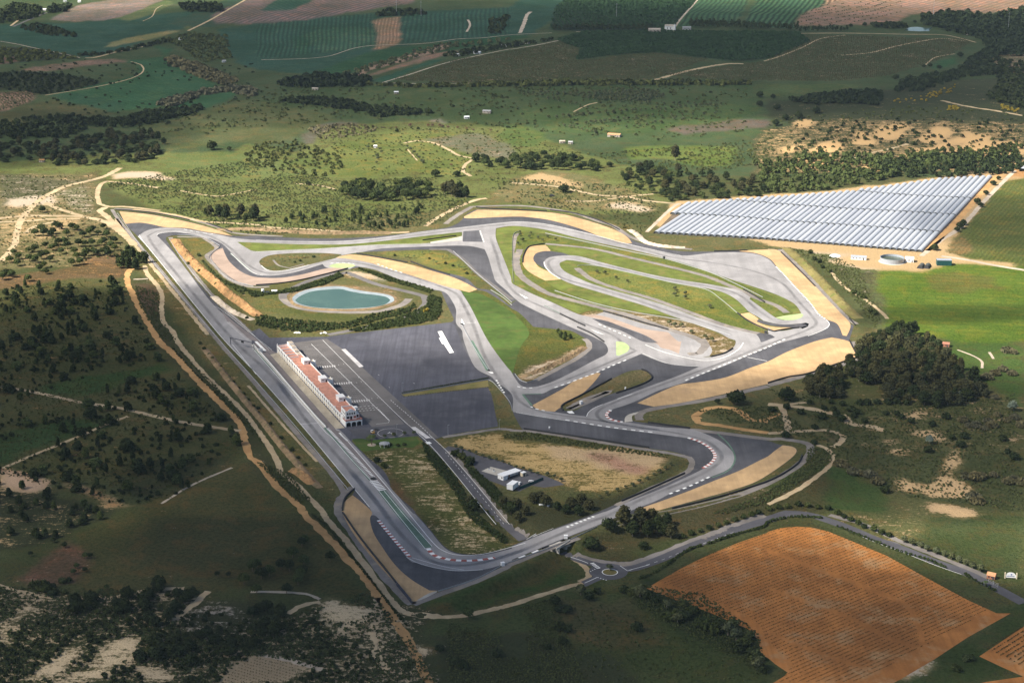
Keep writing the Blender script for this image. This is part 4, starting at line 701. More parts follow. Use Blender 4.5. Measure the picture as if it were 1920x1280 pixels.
CLOUDS = [(120, 720, 200, 330, 2.6), (330, 1190, 300, 190, 1.75), (1300, 1240, 340, 170, 1.9), (1740, 800, 170, 190, 1.45), (960, 870, 300, 290, 1.15), (1600, 1130, 150, 110, .75), (1250, 760, 160, 130, .45), (600, 860, 150, 330, .8), (330, 1010, 190, 150, 1.15), (960, 90, 1900, 800, 1.75), (1720, 215, 260, 300, .9),
          (60, 255, 260, 260, 1.4), (1800, 588, 120, 30, 1.0), (1900, 420, 120, 150, .9)]
for i, q in enumerate(CLOUDS): cloud(*q, seed=i)
def haze():
    m = volume_mat('haze', 1.3e-5, (.60, .80, 1.0), .0)
    b = MB(); b.box(-2600, 2600, -60, 5600, -40, 545); o = b.build('haze', m); o.data.materials[0] = m
    tag(o, kind='stuff')
haze()
# ------------------------------------------------------------ plants
def leaf_mat(name, c, var=.5, warm=(1.25, 1.1, .8)):
    m, nt, b = new_mat(name); oi = nt.nodes.new('ShaderNodeObjectInfo'); p = pos(nt)
    r = oi.outputs['Random']
    lo = tuple(v * (1 - var * .7) for v in c); hi = tuple(v * (1 + var) for v in c)
    col = mix(nt, ramp(nt, noise(nt, .9, 3, .6, p), .3, .7), lo, hi)
    col = mix(nt, maths(nt, 'MULTIPLY', r, .8), col, mix(nt, 1, col, warm, 'MULTIPLY'))
    col = mix(nt, ramp(nt, noise(nt, .09, 2, .5, p), .4, .65, 0, .5), col, mix(nt, 1, col, (.62, .72, .7), 'MULTIPLY'))
    nt.links.new(col, b.inputs['Base Color']); b.inputs['Roughness'].default_value = .8; b.inputs['Specular IOR Level'].default_value = .08
    MATS[name] = m
leaf_mat('leaf_pine', (.058, .078, .027), .6); leaf_mat('leaf_dark', (.026, .038, .015), .6); leaf_mat('leaf_gum', (.052, .054, .026), .5); leaf_mat('leaf_olive', (.085, .10, .055), .4)
leaf_mat('leaf_silver', (.20, .24, .19), .3); leaf_mat('leaf_scrub', (.065, .080, .030), .6); leaf_mat('leaf_broom', (.26, .20, .03), .4); leaf_mat('leaf_reed', (.12, .115, .07), .35)
leaf_mat('leaf_hedge', (.040, .055, .018), .4); leaf_mat('leaf_orchard', (.028, .062, .028), .35); leaf_mat('leaf_vine', (.07, .062, .028), .4); leaf_mat('leaf_bare', (.15, .10, .07), .35); leaf_mat('leaf_palm', (.07, .10, .04), .3)
plain_mat('bark', (.13, .09, .06), .9, .3); plain_mat('bark_pale', (.28, .23, .17), .9, .3)
def cards(rnd, pts, nrm, size, aspect=1.0):
    """small leaf faces at the points"""
    n = len(pts); nrm = nrm / np.maximum(np.linalg.norm(nrm, axis=1, keepdims=True), 1e-6)
    t = rnd.normal(size=(n, 3)); t -= nrm * (t * nrm).sum(1, keepdims=True); t /= np.linalg.norm(t, axis=1, keepdims=True)
    b = np.cross(nrm, t); s = (size * (.65 + .7 * rnd.rand(n)))[:, None] / 2
    v = np.stack([pts - t * s - b * s * aspect, pts + t * s - b * s * aspect * .7, pts + t * s * .8 + b * s * aspect, pts - t * s * .9 + b * s * aspect * .8], 1)
    return v.reshape(-1, 3)
def leaf_mesh(name, V, extra=None):
    n = len(V) // 4; me = bpy.data.meshes.new(name); F = np.arange(n * 4).reshape(n, 4)
    if extra:
        me.from_pydata([tuple(p) for p in V] + [tuple(p) for p in extra[0]], [], [tuple(f) for f in F.tolist()] + [tuple(i + n * 4 for i in f) for f in extra[1]]); me.update(); return me
    me.vertices.add(n * 4); me.vertices.foreach_set('co', V.astype(np.float32).ravel()); me.loops.add(n * 4); me.loops.foreach_set('vertex_index', F.astype(np.int32).ravel())
    me.polygons.add(n); me.polygons.foreach_set('loop_start', np.arange(0, n * 4, 4, dtype=np.int32)); me.polygons.foreach_set('loop_total', np.full(n, 4, np.int32)); me.update(calc_edges=True); return me
def crown(name, lobes, ncard, size, seed, mat, jit=.7, core=.72):
    rnd = np.random.RandomState(seed); vs = []; cv = []; cf = []
    tot = sum(l[1][0] * l[1][1] + l[1][0] * l[1][2] for l in lobes)
    for c, r in lobes:
        k = max(6, int(ncard * (r[0] * r[1] + r[0] * r[2]) / tot)); d = rnd.normal(size=(k, 3)); d /= np.linalg.norm(d, axis=1, keepdims=True); d[:, 2] = np.where(d[:, 2] < -.35, -d[:, 2] * .5, d[:, 2])
        rad = .72 + .38 * rnd.rand(k) ** .7
        clump = 1 + .38 * (fbm(d[:, 0] * 3 + d[:, 2] * 2 + seed, d[:, 1] * 3 + 5, 1.0, seed, 2) - .5) * 2
        pts = np.array(c) + d * np.array(r) * (rad * clump)[:, None]
        vs.append(cards(rnd, pts, d + rnd.normal(size=(k, 3)) * jit, size))
        bm = bmesh.new(); bmesh.ops.create_icosphere(bm, subdivisions=1, radius=1); b0 = len(cv)
        cv += [(c[0] + v.co.x * r[0] * core, c[1] + v.co.y * r[1] * core, c[2] + v.co.z * r[2] * core) for v in bm.verts]; cf += [tuple(b0 + v.index for v in f.verts) for f in bm.faces]; bm.free()
    me = leaf_mesh(name, np.concatenate(vs), (cv, cf)); me.materials.append(MATS[mat]); return me
def trunk_mesh(name, h, r, limbs, mat='bark', lean=0.):
    b = MB(); top = (lean, 0, h); b.tube((0, 0, -.3), (lean * .5, 0, h * .55), r, r * .75, 7); b.tube((lean * .5, 0, h * .55), top, r * .75, r * .5, 7)
    for e in limbs: b.tube((lean * .7, 0, h * .72), e, r * .45, r * .18, 5)
    me = mesh(name, b.v, b.f); me.materials.append(MATS[mat]); return me
def lob(rnd, n, R_, z0, spread, rv):
    out = []
    for k in range(n):
        a = 2 * math.pi * (k + rnd.rand() * .6) / n; d = spread * (.55 + .45 * rnd.rand()); r = R_ * (.8 + .4 * rnd.rand())
        out.append(((d * math.cos(a), d * math.sin(a), z0 + (rnd.rand() - .5) * R_ * .5), (r, r, r * rv)))
    return out
PROTO = {}
def proto(kind, i):
    if (kind, i) in PROTO: return PROTO[kind, i]
    rnd = np.random.RandomState(i * 31 + len(kind) * 7); sd = i * 13 + len(kind)
    if kind == 'stone_pine':
        L = lob(rnd, 5, 2.3, 4.6, 2.1, .95) + [((0, 0, 5.6), (3.0, 3.0, 2.5))]; c = crown('pine_crown', L, 620, .85, sd, ['leaf_pine', 'leaf_dark'][i % 2]); t = trunk_mesh('pine_trunk', 4.4, .3, [l[0] for l in L[:4]])
    elif kind == 'young_pine':
        L = [((rnd.rand() - .5, rnd.rand() - .5, 1.7), (2.1, 2.0, 1.6)), ((rnd.rand() - .5, rnd.rand() - .5, 3.3), (1.9, 1.9, 1.7)), ((rnd.rand() * .8 - .4, rnd.rand() * .8 - .4, 4.8), (1.4, 1.4, 1.4))]; c = crown('pine_crown', L, 430, .75, sd, ['leaf_dark', 'leaf_pine', 'leaf_dark'][i % 3]); t = trunk_mesh('pine_trunk', 5, .2, [])
    elif kind == 'round_tree':
        L = lob(rnd, 5, 2.6, 3.4, 2.2, .9) + [((0, 0, 4.6), (3.2, 3.2, 2.6))]; c = crown('tree_crown', L, 700, .95, sd, 'leaf_dark'); t = trunk_mesh('tree_trunk', 3.6, .34, [l[0] for l in L[:4]])
    elif kind == 'gum_tree':
        L = lob(rnd, 5, 2.5, 5.6, 2.5, 1.1) + lob(rnd, 4, 2.2, 9.0, 2.1, 1.1) + [((.3, 0, 11.2), (2.5, 2.4, 2.1)), ((0, .2, 3.4), (2.6, 2.6, 2.2))]; c = crown('gum_crown', L, 1000, 1.0, sd, ['leaf_gum', 'leaf_dark', 'leaf_gum'][i % 3], core=.62); t = trunk_mesh('gum_trunk', 12, .36, [l[0] for l in L[:6]], 'bark_pale')
    elif kind == 'olive_tree':
        L = lob(rnd, 4, 1.1, 2.2, .95, .9) + [((0, 0, 2.7), (1.3, 1.3, 1.0))]; c = crown('olive_crown', L, 230, .6, sd, 'leaf_olive'); t = trunk_mesh('olive_trunk', 2.0, .18, [l[0] for l in L[:3]], 'bark_pale')
    elif kind == 'bush':
        L = lob(rnd, 4, 1.2, 1.0, .9, .95) + [((0, 0, 1.4), (1.5, 1.4, 1.2))]; c = crown('bush_foliage', L, 260, .6, sd, ['leaf_dark', 'leaf_scrub', 'leaf_hedge'][i % 3]); t = trunk_mesh('bush_stem', .9, .12, [])
    elif kind == 'silver_tree':
        L = lob(rnd, 5, 2.0, 3.6, 2.0, 1.0) + [((0, 0, 5.2), (2.2, 2.2, 2.2))]; c = crown('tree_crown', L, 560, .9, sd, 'leaf_silver', core=.55); t = trunk_mesh('tree_trunk', 4, .25, [l[0] for l in L[:4]], 'bark_pale')
    elif kind == 'bare_tree':
        L = lob(rnd, 4, 1.5, 2.8, 1.2, .9) + [((0, 0, 3.4), (1.6, 1.6, 1.2))]; c = crown('tree_crown', L, 300, .6, sd, 'leaf_bare', core=.3); t = trunk_mesh('tree_trunk', 3, .2, [l[0] for l in L[:4]])
    elif kind == 'reed_clump':
        k = 320; a = rnd.rand(k) * 6.28; d = np.sqrt(rnd.rand(k)) * 2.6; pts = np.stack([d * np.cos(a), d * np.sin(a), .5 + rnd.rand(k) * 2.4 * (1 - d / 4)], 1)
        nr = rnd.normal(size=(k, 3)); nr[:, 2] *= .2; me = leaf_mesh('reed_leaves', cards(rnd, pts, nr, .7, 1.6)); me.materials.append(MATS['leaf_reed']); c = me; t = trunk_mesh('reed_stem', 1.6, .1, [])
    elif kind == 'palm_tree':
        h = 4.2 + i; b = MB(); vs = []
        for k in range(22):
            a = 2 * math.pi * k / 22 + rnd.rand() * .2; up = .5 + .9 * rnd.rand(); p0 = np.array([0, 0, h])
            for q in range(5):
                t0, t1 = q / 5, (q + 1) / 5
                f = lambda t: p0 + np.array([math.cos(a) * 2.6 * t, math.sin(a) * 2.6 * t, up * 1.6 * t - 2.4 * t * t])
                A, B_ = f(t0), f(t1); sd_ = np.array([-math.sin(a), math.cos(a), 0]) * .38; w0, w1 = 1 - abs(t0 - .4), 1 - abs(t1 - .4)
                vs += [A - sd_ * w0, A + sd_ * w0, B_ + sd_ * w1, B_ - sd_ * w1]
        c = leaf_mesh('palm_fronds', np.array(vs)); c.materials.append(MATS['leaf_palm']); t = trunk_mesh('palm_trunk', h, .28, [], 'bark')
    PROTO[kind, i] = (c, t); return c, t
NPROTO = dict(stone_pine=4, young_pine=6, round_tree=3, gum_tree=6, olive_tree=3, bush=6, silver_tree=2, bare_tree=2, reed_clump=2, palm_tree=2)
CATS = dict(stone_pine='pine tree', young_pine='young pine', round_tree='tree', gum_tree='eucalyptus tree', olive_tree='small tree', bush='bush', silver_tree='tree', bare_tree='bare tree', reed_clump='reeds', palm_tree='palm tree')
TREE_AT = []
prnd = random.Random(5)
def plant(kind, p, sc, label, group=None, i=None, sz=None):
    c, t = proto(kind, prnd.randrange(NPROTO[kind]) if i is None else i)
    o = bpy.data.objects.new(kind, c); COL.objects.link(o); o.location = (p.x, p.y, p.z); o.rotation_euler.z = prnd.random() * 6.28
    s = sc * prnd.uniform(.94, 1.06); o.scale = (s, s, (sz or sc) * prnd.uniform(.93, 1.07)); tag(o, label, CATS[kind], group)
    q = bpy.data.objects.new('trunk' if 'stem' not in t.name else 'stem', t); COL.objects.link(q); q.parent = o
    return o
def scatter(poly_px, n, dmin, seed=1, avoid=(), clump=.0):
    """points spread over an outline with a least distance"""
    w = world_poly(poly_px); av = [[q[:2] for q in world_poly(a)] for a in avoid]; rnd = np.random.RandomState(seed)
    xs = [p.x for p in w]; ys = [p.y for p in w]; out = []; cell = {}
    for _ in range(60):
        X = rnd.uniform(min(xs), max(xs), 400); Y = rnd.uniform(min(ys), max(ys), 400); ok = in_poly(X, Y, [p[:2] for p in w])
        if clump: ok &= fbm(X, Y, 45, seed, 2) > (.5 - .35 * (1 - clump)) * (.6 + .8 * rnd.rand(400))
        for a in av: ok &= ~in_poly(X, Y, a)
        for x, y in zip(X[ok], Y[ok]):
            cx, cy = int(x // dmin), int(y // dmin)
            if any((x - a) ** 2 + (y - b) ** 2 < dmin * dmin for dx in (-1, 0, 1) for dy in (-1, 0, 1) for a, b in cell.get((cx + dx, cy + dy), ())): continue
            cell.setdefault((cx, cy), []).append((x, y)); out.append(Vector((x, y, float(height(x, y)))))
            if len(out) >= n: return out
    return out
def stuff_leaves(name, pts, r, hr, nq, mat, seed=1, lift=.75, cs=.75, jit=.8):
    """a mass of small plants too many to count, as one mesh of leaf faces"""
    rnd = np.random.RandomState(seed); n = len(pts)
    if not n: return
    C = np.array([tuple(p) for p in pts]); r = np.asarray(r, float) * np.ones(n); hr = np.asarray(hr, float) * np.ones(n)
    d = rnd.normal(size=(n, nq, 3)); d /= np.linalg.norm(d, axis=2, keepdims=True); d[:, :, 2] = np.where(d[:, :, 2] < -.2, -d[:, :, 2], d[:, :, 2])
    sh = np.stack([r, r, hr], 1)[:, None, :]; pt = C[:, None, :] + d * sh * (.55 + .5 * rnd.rand(n, nq, 1)) + np.array([0, 0, 1]) * (hr * lift)[:, None, None] * .6
    V = cards(rnd, pt.reshape(-1, 3), d.reshape(-1, 3) + rnd.normal(size=(n * nq, 3)) * jit, np.repeat(r * cs, nq))
    return tag(link(name, leaf_mesh(name, V), mat), kind='stuff')
def rows_in(poly_px, a_px, b_px, gap, step, jit=.2, skip=0., seed=3, line=None):
    """points on parallel rows inside an outline; the rows run along a->b"""
    w = [p[:2] for p in world_poly(poly_px)]; a, b = P(*a_px), P(*b_px); u = (b - a); u.z = 0; u.normalize(); v = Vector((-u.y, u.x, 0)); rnd = np.random.RandomState(seed)
    ss = [(Vector((*p, 0)) - a).dot(u) for p in w]; tt = [(Vector((*p, 0)) - a).dot(v) for p in w]
    s, t = np.meshgrid(np.arange(min(ss), max(ss), step), np.arange(min(tt), max(tt), gap)); s = s.ravel() + rnd.normal(size=s.size) * jit * step; t = t.ravel() + rnd.normal(size=t.size) * jit * .3
    x = a.x + u.x * s + v.x * t; y = a.y + u.y * s + v.y * t; k = in_poly(x, y, w) & (rnd.rand(len(x)) > skip); x, y = x[k], y[k]; h = height(x, y)
    return np.stack([x, y, h], 1)

# --- the pine wood left of the straight
LW = 'pines of the wood left of the straight'
lab = {'a': 'dark round pine in the thick wood left of the straight', 'b': 'sunlit round pine on the sandy ground left of the first corner'}
for k, (x, y) in enumerate(T(0,320, 265,490, 310,455, 350,475, 420,425, 445,440, 400,475, 330,490, 380,495, 540,445, 575,450, 500,490, 620,500, 670,485, 695,460, 740,485, 775,440, 800,500, 785,545, 855,545, 760,560, 830,580, 590,570, 640,570, 690,565, 440,560, 480,555, 420,585, 340,580, 265,610, 215,615, 105,630, 140,665, 75,690, 130,715, 220,680, 265,690, 390,600, 460,625, 505,585, 310,665, 350,645, 380,685,
        330,730, 300,755, 345,775, 560,625, 575,665, 600,705, 540,715, 630,660, 650,640, 700,630, 725,640, 770,630, 800,615, 810,645, 860,600, 210,830, 50,790, 20,820, 90,800, 320,315)):
    plant('stone_pine', P(x, y), prnd.uniform(.85, 1.2), lab['b'], 'sunlit pines by the first corner')
for k, (x, y) in enumerate(T(0,320, 930,690, 960,640, 965,730, 1000,660, 1020,740, 1045,690, 905,730, 1085,690, 890,710, 950,700)):
    plant('young_pine', P(x, y), prnd.uniform(1.5, 2.1), 'tall dark pine in the clump beside the orange dirt track', 'tall pines beside the orange track', sz=2.1)
CLEAR = [T(0,640, 330,330, 600,290, 700,210, 1000,190, 1150,120, 1250,230, 900,330, 760,420, 500,390), T(0,640, 0,780, 250,640, 420,640, 500,760, 250,850, 0,930)]
W1 = T(0,320, -120,900, 120,880, 480,840, 560,810, 840,815, 960,1000, 1080,1180, 1200,1400, 1420,1620, 1650,1820, 1790,1980, 1800,2200, 1500,2330, 1250,2470, 900,2520, 500,2400, -120,2250)
for k, p in enumerate(scatter(W1, 195, 6.8, 11, CLEAR, .85)):
    plant('young_pine', p, prnd.choice((.8, 1.1, 1.4, 1.8, 2.3)), lab['a'].replace('round', 'bushy'), LW, sz=prnd.uniform(1.0, 1.6))
P_ = scatter(W1, 520, 4.2, 17, CLEAR, .8)
stuff_leaves('pine_thicket', P_, [prnd.uniform(.9, 2.0) for _ in P_], [prnd.uniform(1.0, 2.6) for _ in P_], 60, 'leaf_dark', 3)
P_ = scatter(W1, 4200, 1.5, 19, (), .9)
stuff_leaves('wood_undergrowth', P_, [prnd.uniform(.4, 1.0) for _ in P_], [prnd.uniform(.3, .8) for _ in P_], 14, 'leaf_scrub', 4)
for k, p in enumerate(scatter(S(-20,905, 95,925, 190,955, 190,985, 90,1015, -20,1040), 30, 5.5, 21)):
    plant('young_pine', p, prnd.uniform(.9, 1.4), 'dark pine in the wood beneath the pale sand bank', 'pines beneath the sand bank', sz=prnd.uniform(.8, 1.2))
# --- bottom left meadow pines
for x, y in T(480,960, 365,235, 345,260, 275,340, 360,400, 350,480, 330,500, 315,540, 250,440, 190,430, 100,480, 40,500, 10,420, 555,370, 230,610, 5,610, 1590,800) + T(0,960, 1895,440, 1830,540, 1630,480, 1715,485, 485,265, 400,228, 640,450, 550,465, 575,420, 640,345, 680,345, 800,580, 1450,600, 230,330):
    big = x > 440; plant('stone_pine', P(x, y), prnd.uniform(.85, 1.05) * (1 if big else .55), 'lone round pine standing on the dark meadow' if big else 'little round pine on the meadow edge beyond the sand', 'pines on the dark meadow' if big else 'little pines at the meadow edge')
for x, y in T(0,960, 250,560, 290,545, 330,540, 355,550, 300,590, 340,590, 400,570, 410,600, 470,530, 515,525, 480,610, 395,625):
    plant('bush', P(x, y), prnd.uniform(1.2, 1.9), 'dark bush in the thicket by the pale footpath', 'bushes of the footpath thicket')
for k, p in enumerate(scatter(T(0,960, 860,720, 960,640, 1200,560, 1370,590, 1480,610, 1400,720, 1230,860, 1000,880, 860,780), 40, 4.2, 5) + scatter(T(0,960, 1010,1050, 1200,930, 1700,930, 1900,960, 1700,1110, 1400,1150, 1010,1120), 40, 4.2, 6) + scatter(T(480,960, -40,750, 200,720, 240,820, 150,1010, -40,1050), 20, 4.5, 7) + scatter(T(0,960, 520,620, 700,660, 800,760, 560,760), 10, 4, 8)):
    plant(prnd.choice(['round_tree', 'bush']), p, prnd.uniform(.8, 1.15), 'dark leafy tree in the woodland beneath the meadow', 'trees of the lower woodland')
SANDQ = [T(0,960, 0,830, 60,840, 150,740, 240,690, 330,880, 260,760, 150,800, 60,900, 80,1060, 0,960), T(0,960, 460,1070, 540,980, 620,1040, 560,1100, 420,1220, 240,1260, 130,1280), T(0,960, 800,990, 1000,910, 1070,950, 990,1080, 900,1140, 760,1230, 600,1280, 430,1280, 640,1180), T(0,960, 970,1130, 1250,1180, 1310,1230, 1290,1290, 1090,1290, 1060,1200)]
P_ = scatter(S(-20,1100, 380,1110, 330,1190, 560,1150, 690,1110, 740,1160, 830,1290, -20,1290), 3600, 1.3, 31, SANDQ + [T(0,960, 1600,1290, 1780,1140, 1920,1080, 2200,1120, 2310,1180, 2180,1290), T(480,960, 560,640, 760,700, 900,740, 700,830, 480,800)], .6)
stuff_leaves('heath_scrub', P_, [prnd.uniform(.4, 1.3) for _ in P_], [prnd.uniform(.4, 1.2) for _ in P_], 18, 'leaf_scrub', 5)
P_ = scatter(S(-20,1130, 600,1160, 700,1200, 700,1290, -20,1290), 420, 3, 33, SANDQ + [T(0,960, 1600,1290, 1780,1140, 1920,1080, 2200,1120, 2310,1180, 2180,1290)], .5)
stuff_leaves('heath_thicket', P_, [prnd.uniform(1.0, 1.9) for _ in P_], [prnd.uniform(1.0, 2.0) for _ in P_], 60, 'leaf_dark', 6)
# --- lower middle
for x, y in T(960,960, 325,680, 345,745, 410,755, 345,880, 412,895, 635,610, 572,655, 935,885, 270,1030, 375,985) + T(480,960, 425,830, 1800,1080, 1500,1140, 1560,1170, 1380,1040):
    plant('bush', P(x, y), prnd.uniform(1.5, 2.2), 'dark round bush on the shaded meadow below the roundabout', 'bushes on the shaded meadow', i=prnd.choice((0, 3)))
plant('olive_tree', P(960 + 515 / 4, 960 + 620 / 4), 2.0, 'pale slim olive tree beside the end of the dirt road', 'olives')
for x, y in T(960,960, 840,600, 900,620, 960,640, 1010,640, 1080,670, 1160,720, 1290,700, 1180,810, 1240,830, 1300,800, 1400,860, 1460,880, 1560,860, 1620,920, 1680,960, 1740,1000, 1690,1040, 1800,1080, 1830,1110, 1850,1180, 1880,1200, 1770,950, 1350,760, 1520,900, 1650,870):
    plant('bush' if prnd.random() < .7 else 'olive_tree', P(x, y), prnd.uniform(1.7, 2.6), 'leafy bush in the ditch along the red field', 'bushes along the red field')
P_ = scatter(S(1200,1095, 1320,1115, 1420,1185, 1440,1270, 1330,1210, 1180,1130), 900, 1.4, 41) + scatter(S(840,1170, 1040,1120, 1100,1290, 840,1290), 1300, 1.6, 42, (), .5) + scatter(S(1060,1120, 1420,1200, 1440,1290, 1100,1290), 500, 2, 43, (), .5)
stuff_leaves('meadow_scrub', P_, [prnd.uniform(.4, 1.1) for _ in P_], [prnd.uniform(.3, .9) for _ in P_], 16, 'leaf_scrub', 7)
for k, (x, y, s) in enumerate(((1141, 993, 1.35), (1110, 1030, 1.45), (1170, 985, 1.5), (1186, 1005, 1.2), (1200, 985, 1.3), (1214, 1006, 1.2), (1232, 998, 1.3), (1245, 1004, 1.0), (1258, 1008, 1.1), (1206, 1028, .9), (1222, 982, 1.2), (1250, 985, .9))):
    plant('round_tree' if k < 2 or k == 9 else 'gum_tree', P(x, y), s if k < 2 else s * .9, 'broad dark tree in the grove above the roundabout', 'grove above the roundabout', sz=s * (.95 if k < 2 else .8))
for x, y in T(960,960, 1280,190, 1345,168, 1410,148, 1480,128, 1545,108, 1605,88, 1670,66, 1735,46, 1795,26, 1850,14) + T(1440,640, 10,1262, 75,1250, 145,1245, 230,1232, 300,1238, 375,1250, 455,1260) + T(1440,960, 520,15, 570,42, 625,64, 675,88, 725,116, 790,138, 855,162, 910,184, 1020,226, 1080,248, 1140,268, 1190,290, 1260,312, 1320,332, 1375,352, 1430,376, 1485,400, 1535,420, 1590,445):
    plant('bush' if x < 1680 else 'olive_tree', P(x, y), prnd.uniform(1.2, 1.5), 'clipped round tree in the row beside the country road', 'row of trees beside the country road')
disc_tree = plant('olive_tree', P(1143, 1069), 1.4, 'small tree on the roundabout island', None)
plant('palm_tree', P(1848, 1098), .9, 'small palm beside the gate of the country road', None, 0)
for x, y in T(1440,960, 1480,1115, 1520,1108, 1400,1185, 1420,1190):
    plant('bush', P(x, y), 1.5, 'round bush on the grass beyond the red field', 'bushes beyond the red field')
hp = path_pts(T(960,960, 960,500, 1060,460, 1180,385, 1280,310, 1360,270, 1420,255), 2.0) + path_pts(T(960,960, 1470,240, 1600,195, 1700,165, 1830,130, 1900,105) + T(1440,960, 0,78, 150,40, 300,38, 400,45), 2.0) + path_pts(T(1440,960, 1480,470, 1560,520, 1700,590), 2.0) + path_pts(T(1440,960, 520,110, 800,220, 1000,300, 1200,360, 1330,420), 2.2)
stuff_leaves('roadside_hedge', hp, [prnd.uniform(.8, 1.5) for _ in hp], [prnd.uniform(.8, 1.7) for _ in hp], 34, 'leaf_hedge', 8)
# --- access road banks
for (x, y, s) in ((888, 958, 1.25), (882, 945, .9), (958, 962, 1.2), (968, 955, 1.1), (944, 946, .9), (985, 965, .9), (1012, 940, 1.0), (1022, 948, 1.05), (1000, 942, .95), (1070, 950, 1.0), (1090, 945, 1.1), (1104, 955, 1.0), (1085, 965, .9), (1062, 962, .9), (970, 975, .9), (1045, 955, .8)):
    plant('gum_tree' if s < 1.2 else 'round_tree', P(x, y), s * .95, 'dusky tree in the clump beside the access road', 'trees beside the access road', sz=s * (.62 if s < 1.2 else 1))
NOTCH[0] = True
P_ = scatter(T(480,640, 1250,760, 1330,820, 1500,1030, 1640,1250, 1700,1330, 1900,1500, 1860,1520, 1600,1330, 1480,1120, 1280,870), 420, 1.3, 51) + scatter(T(480,640, 1560,930, 1640,960, 1800,1100, 1880,1200, 2000,1280, 1930,1330, 1800,1210, 1640,1030), 420, 1.3, 52)
stuff_leaves('roadbank_shrubs', P_, [prnd.uniform(.6, 1.4) for _ in P_], [prnd.uniform(.5, 1.2) for _ in P_], 26, 'leaf_hedge', 9); NOTCH[0] = False
for x, y in T(480,640, 1490,860, 1610,910, 1600,925, 1545,880):
    plant('bush', P(x, y), 2.1, 'rounded green bush at the compound gateway', 'bushes at the compound gateway')
for x, y in T(480,640, 1500,800, 1540,815, 1600,830, 1650,842, 1700,870, 1750,885, 1805,895, 1850,910) + T(960,640, -20,930, 30,950, 85,965, 135,985, 190,1000, 265,1010, 320,1020, 368,1050, 710,1150, 790,1125, 850,1100, 905,1085, 955,1060, 1015,1035, 1065,1005, 1105,985, 1150,960, 1190,930, 660,1175):
    plant('olive_tree', P(x, y), prnd.uniform(.7, 1.0), 'young tree in the planted row round the dry field', 'young trees round the dry field')
P_ = rows_in(T(960,640, -60,700, 100,680, 600,760, 1000,825, 1180,850, 1170,880, 900,840, 500,790, 100,740, -60,730), (960, 850), (1200, 880), 2.4, 2.6, .4)
stuff_leaves('bank_shrubs', P_, .9, .8, 20, 'leaf_scrub', 10)
# --- pond and paddock hedges
for q, mt in ((T(180,340, 960,770, 1040,800, 1200,830, 1350,830, 1500,800, 1700,740, 1820,690, 1850,710, 1700,780, 1500,830, 1300,850, 1180,870, 1140,830), 'leaf_hedge'), (T(480,320, 0,1080, 100,1100, 300,1120, 500,1140, 620,1150, 760,1120, 880,1080, 980,1060, 1100,1040, 1190,1000, 1200,1030, 1100,1080, 950,1110, 700,1180, 400,1210, 200,1200, 0,1160), 'leaf_hedge'), (T(480,320, 700,1200, 900,1150, 1100,1090, 1280,1020, 1300,930, 1390,960, 1390,1060, 1350,1120, 1200,1150, 1000,1180, 760,1210), 'leaf_hedge'), (T(480,320, 770,735, 900,770, 1050,815, 1200,860, 1320,900, 1300,920, 1150,870, 1000,830, 850,770), 'leaf_hedge'),
              (T(180,340, 800,600, 900,700, 1000,770, 1120,800, 1100,850, 960,760, 860,680), 'leaf_scrub')):
    P_ = scatter(q, 420, 1.9, len(q)); stuff_leaves('pond_hedge', P_, [prnd.uniform(1.0, 1.7) for _ in P_], [prnd.uniform(.9, 1.7) for _ in P_], 34, mt, len(q))
for x, y in T(480,320, 1275,1040, 1250,1050):
    o = plant('bush', P(x, y), 1.7, 'yellow flowering broom bush by the pond road', 'yellow broom by the pond road', 1); 
P_ = [P(x, y) for x, y in T(480,320, 1270,1035, 1255,1050, 1285,1055, 1265,1065)]; stuff_leaves('broom_blossom', P_, 1.7, 2.4, 70, 'leaf_broom', 2)
hp = path_pts(T(480,640, 1100,392, 1400,335, 1740,278), 1.6); stuff_leaves('divider_hedge', hp, .8, .9, 26, 'leaf_dark', 12)
hp = path_pts(T(480,640, 1112,415, 1400,380, 1740,345), 2.2); stuff_leaves('divider_hedge', hp, .45, .4, 14, 'leaf_hedge', 13)
hp = path_pts(T(0,640, 1500,20, 1600,140, 1740,300, 1850,430, 1960,560), 3.4) + path_pts(T(480,640, 0,490, 130,650, 250,800, 330,890, 400,960), 8)
for p in hp[::4]: plant('bush', p, prnd.uniform(.7, 1.1), 'dark bush on the earth bank along the straight', 'bushes on the bank along the straight')
for x, y in T(480,640, 840,745, 885,730, 965,725, 1035,715, 1115,705, 1185,700): plant('olive_tree', P(x, y), .95, 'small tree in the row along the paddock lawn', 'row of trees on the paddock lawn')
for x, y in T(480,640, 985,795, 1065,785, 1110,780, 1005,780): plant('bush', P(x, y), .9, 'low bush on the paddock lawn', 'bushes on the paddock lawn')
plant('palm_tree', P(480 + 868 / 4, 640 + 775 / 4), 1.6, 'tall palm in a round sand bed on the paddock lawn', None, 1)
for x, y in T(480,640, 910,900, 960,945): plant('bush', P(x, y), 1.6, 'dark bush beside the pit exit lane', 'bushes beside the pit exit')
P_ = scatter(T(480,640, 0,900, 160,960, 260,1000, 330,1100, 420,1200, 300,1200, 100,1000), 260, 2, 61) + scatter(T(0,640, 1340,60, 1500,220, 1700,420, 1900,640, 1990,800, 1900,700, 1700,480, 1460,200), 380, 2, 62) + scatter(T(0,320, 1000,860, 1190,920, 1200,1100, 1330,1290, 1220,1270, 1060,1050), 260, 2, 63)
stuff_leaves('trackside_scrub', P_, [prnd.uniform(.5, 1.2) for _ in P_], [prnd.uniform(.5, 1.1) for _ in P_], 22, 'leaf_scrub', 14)
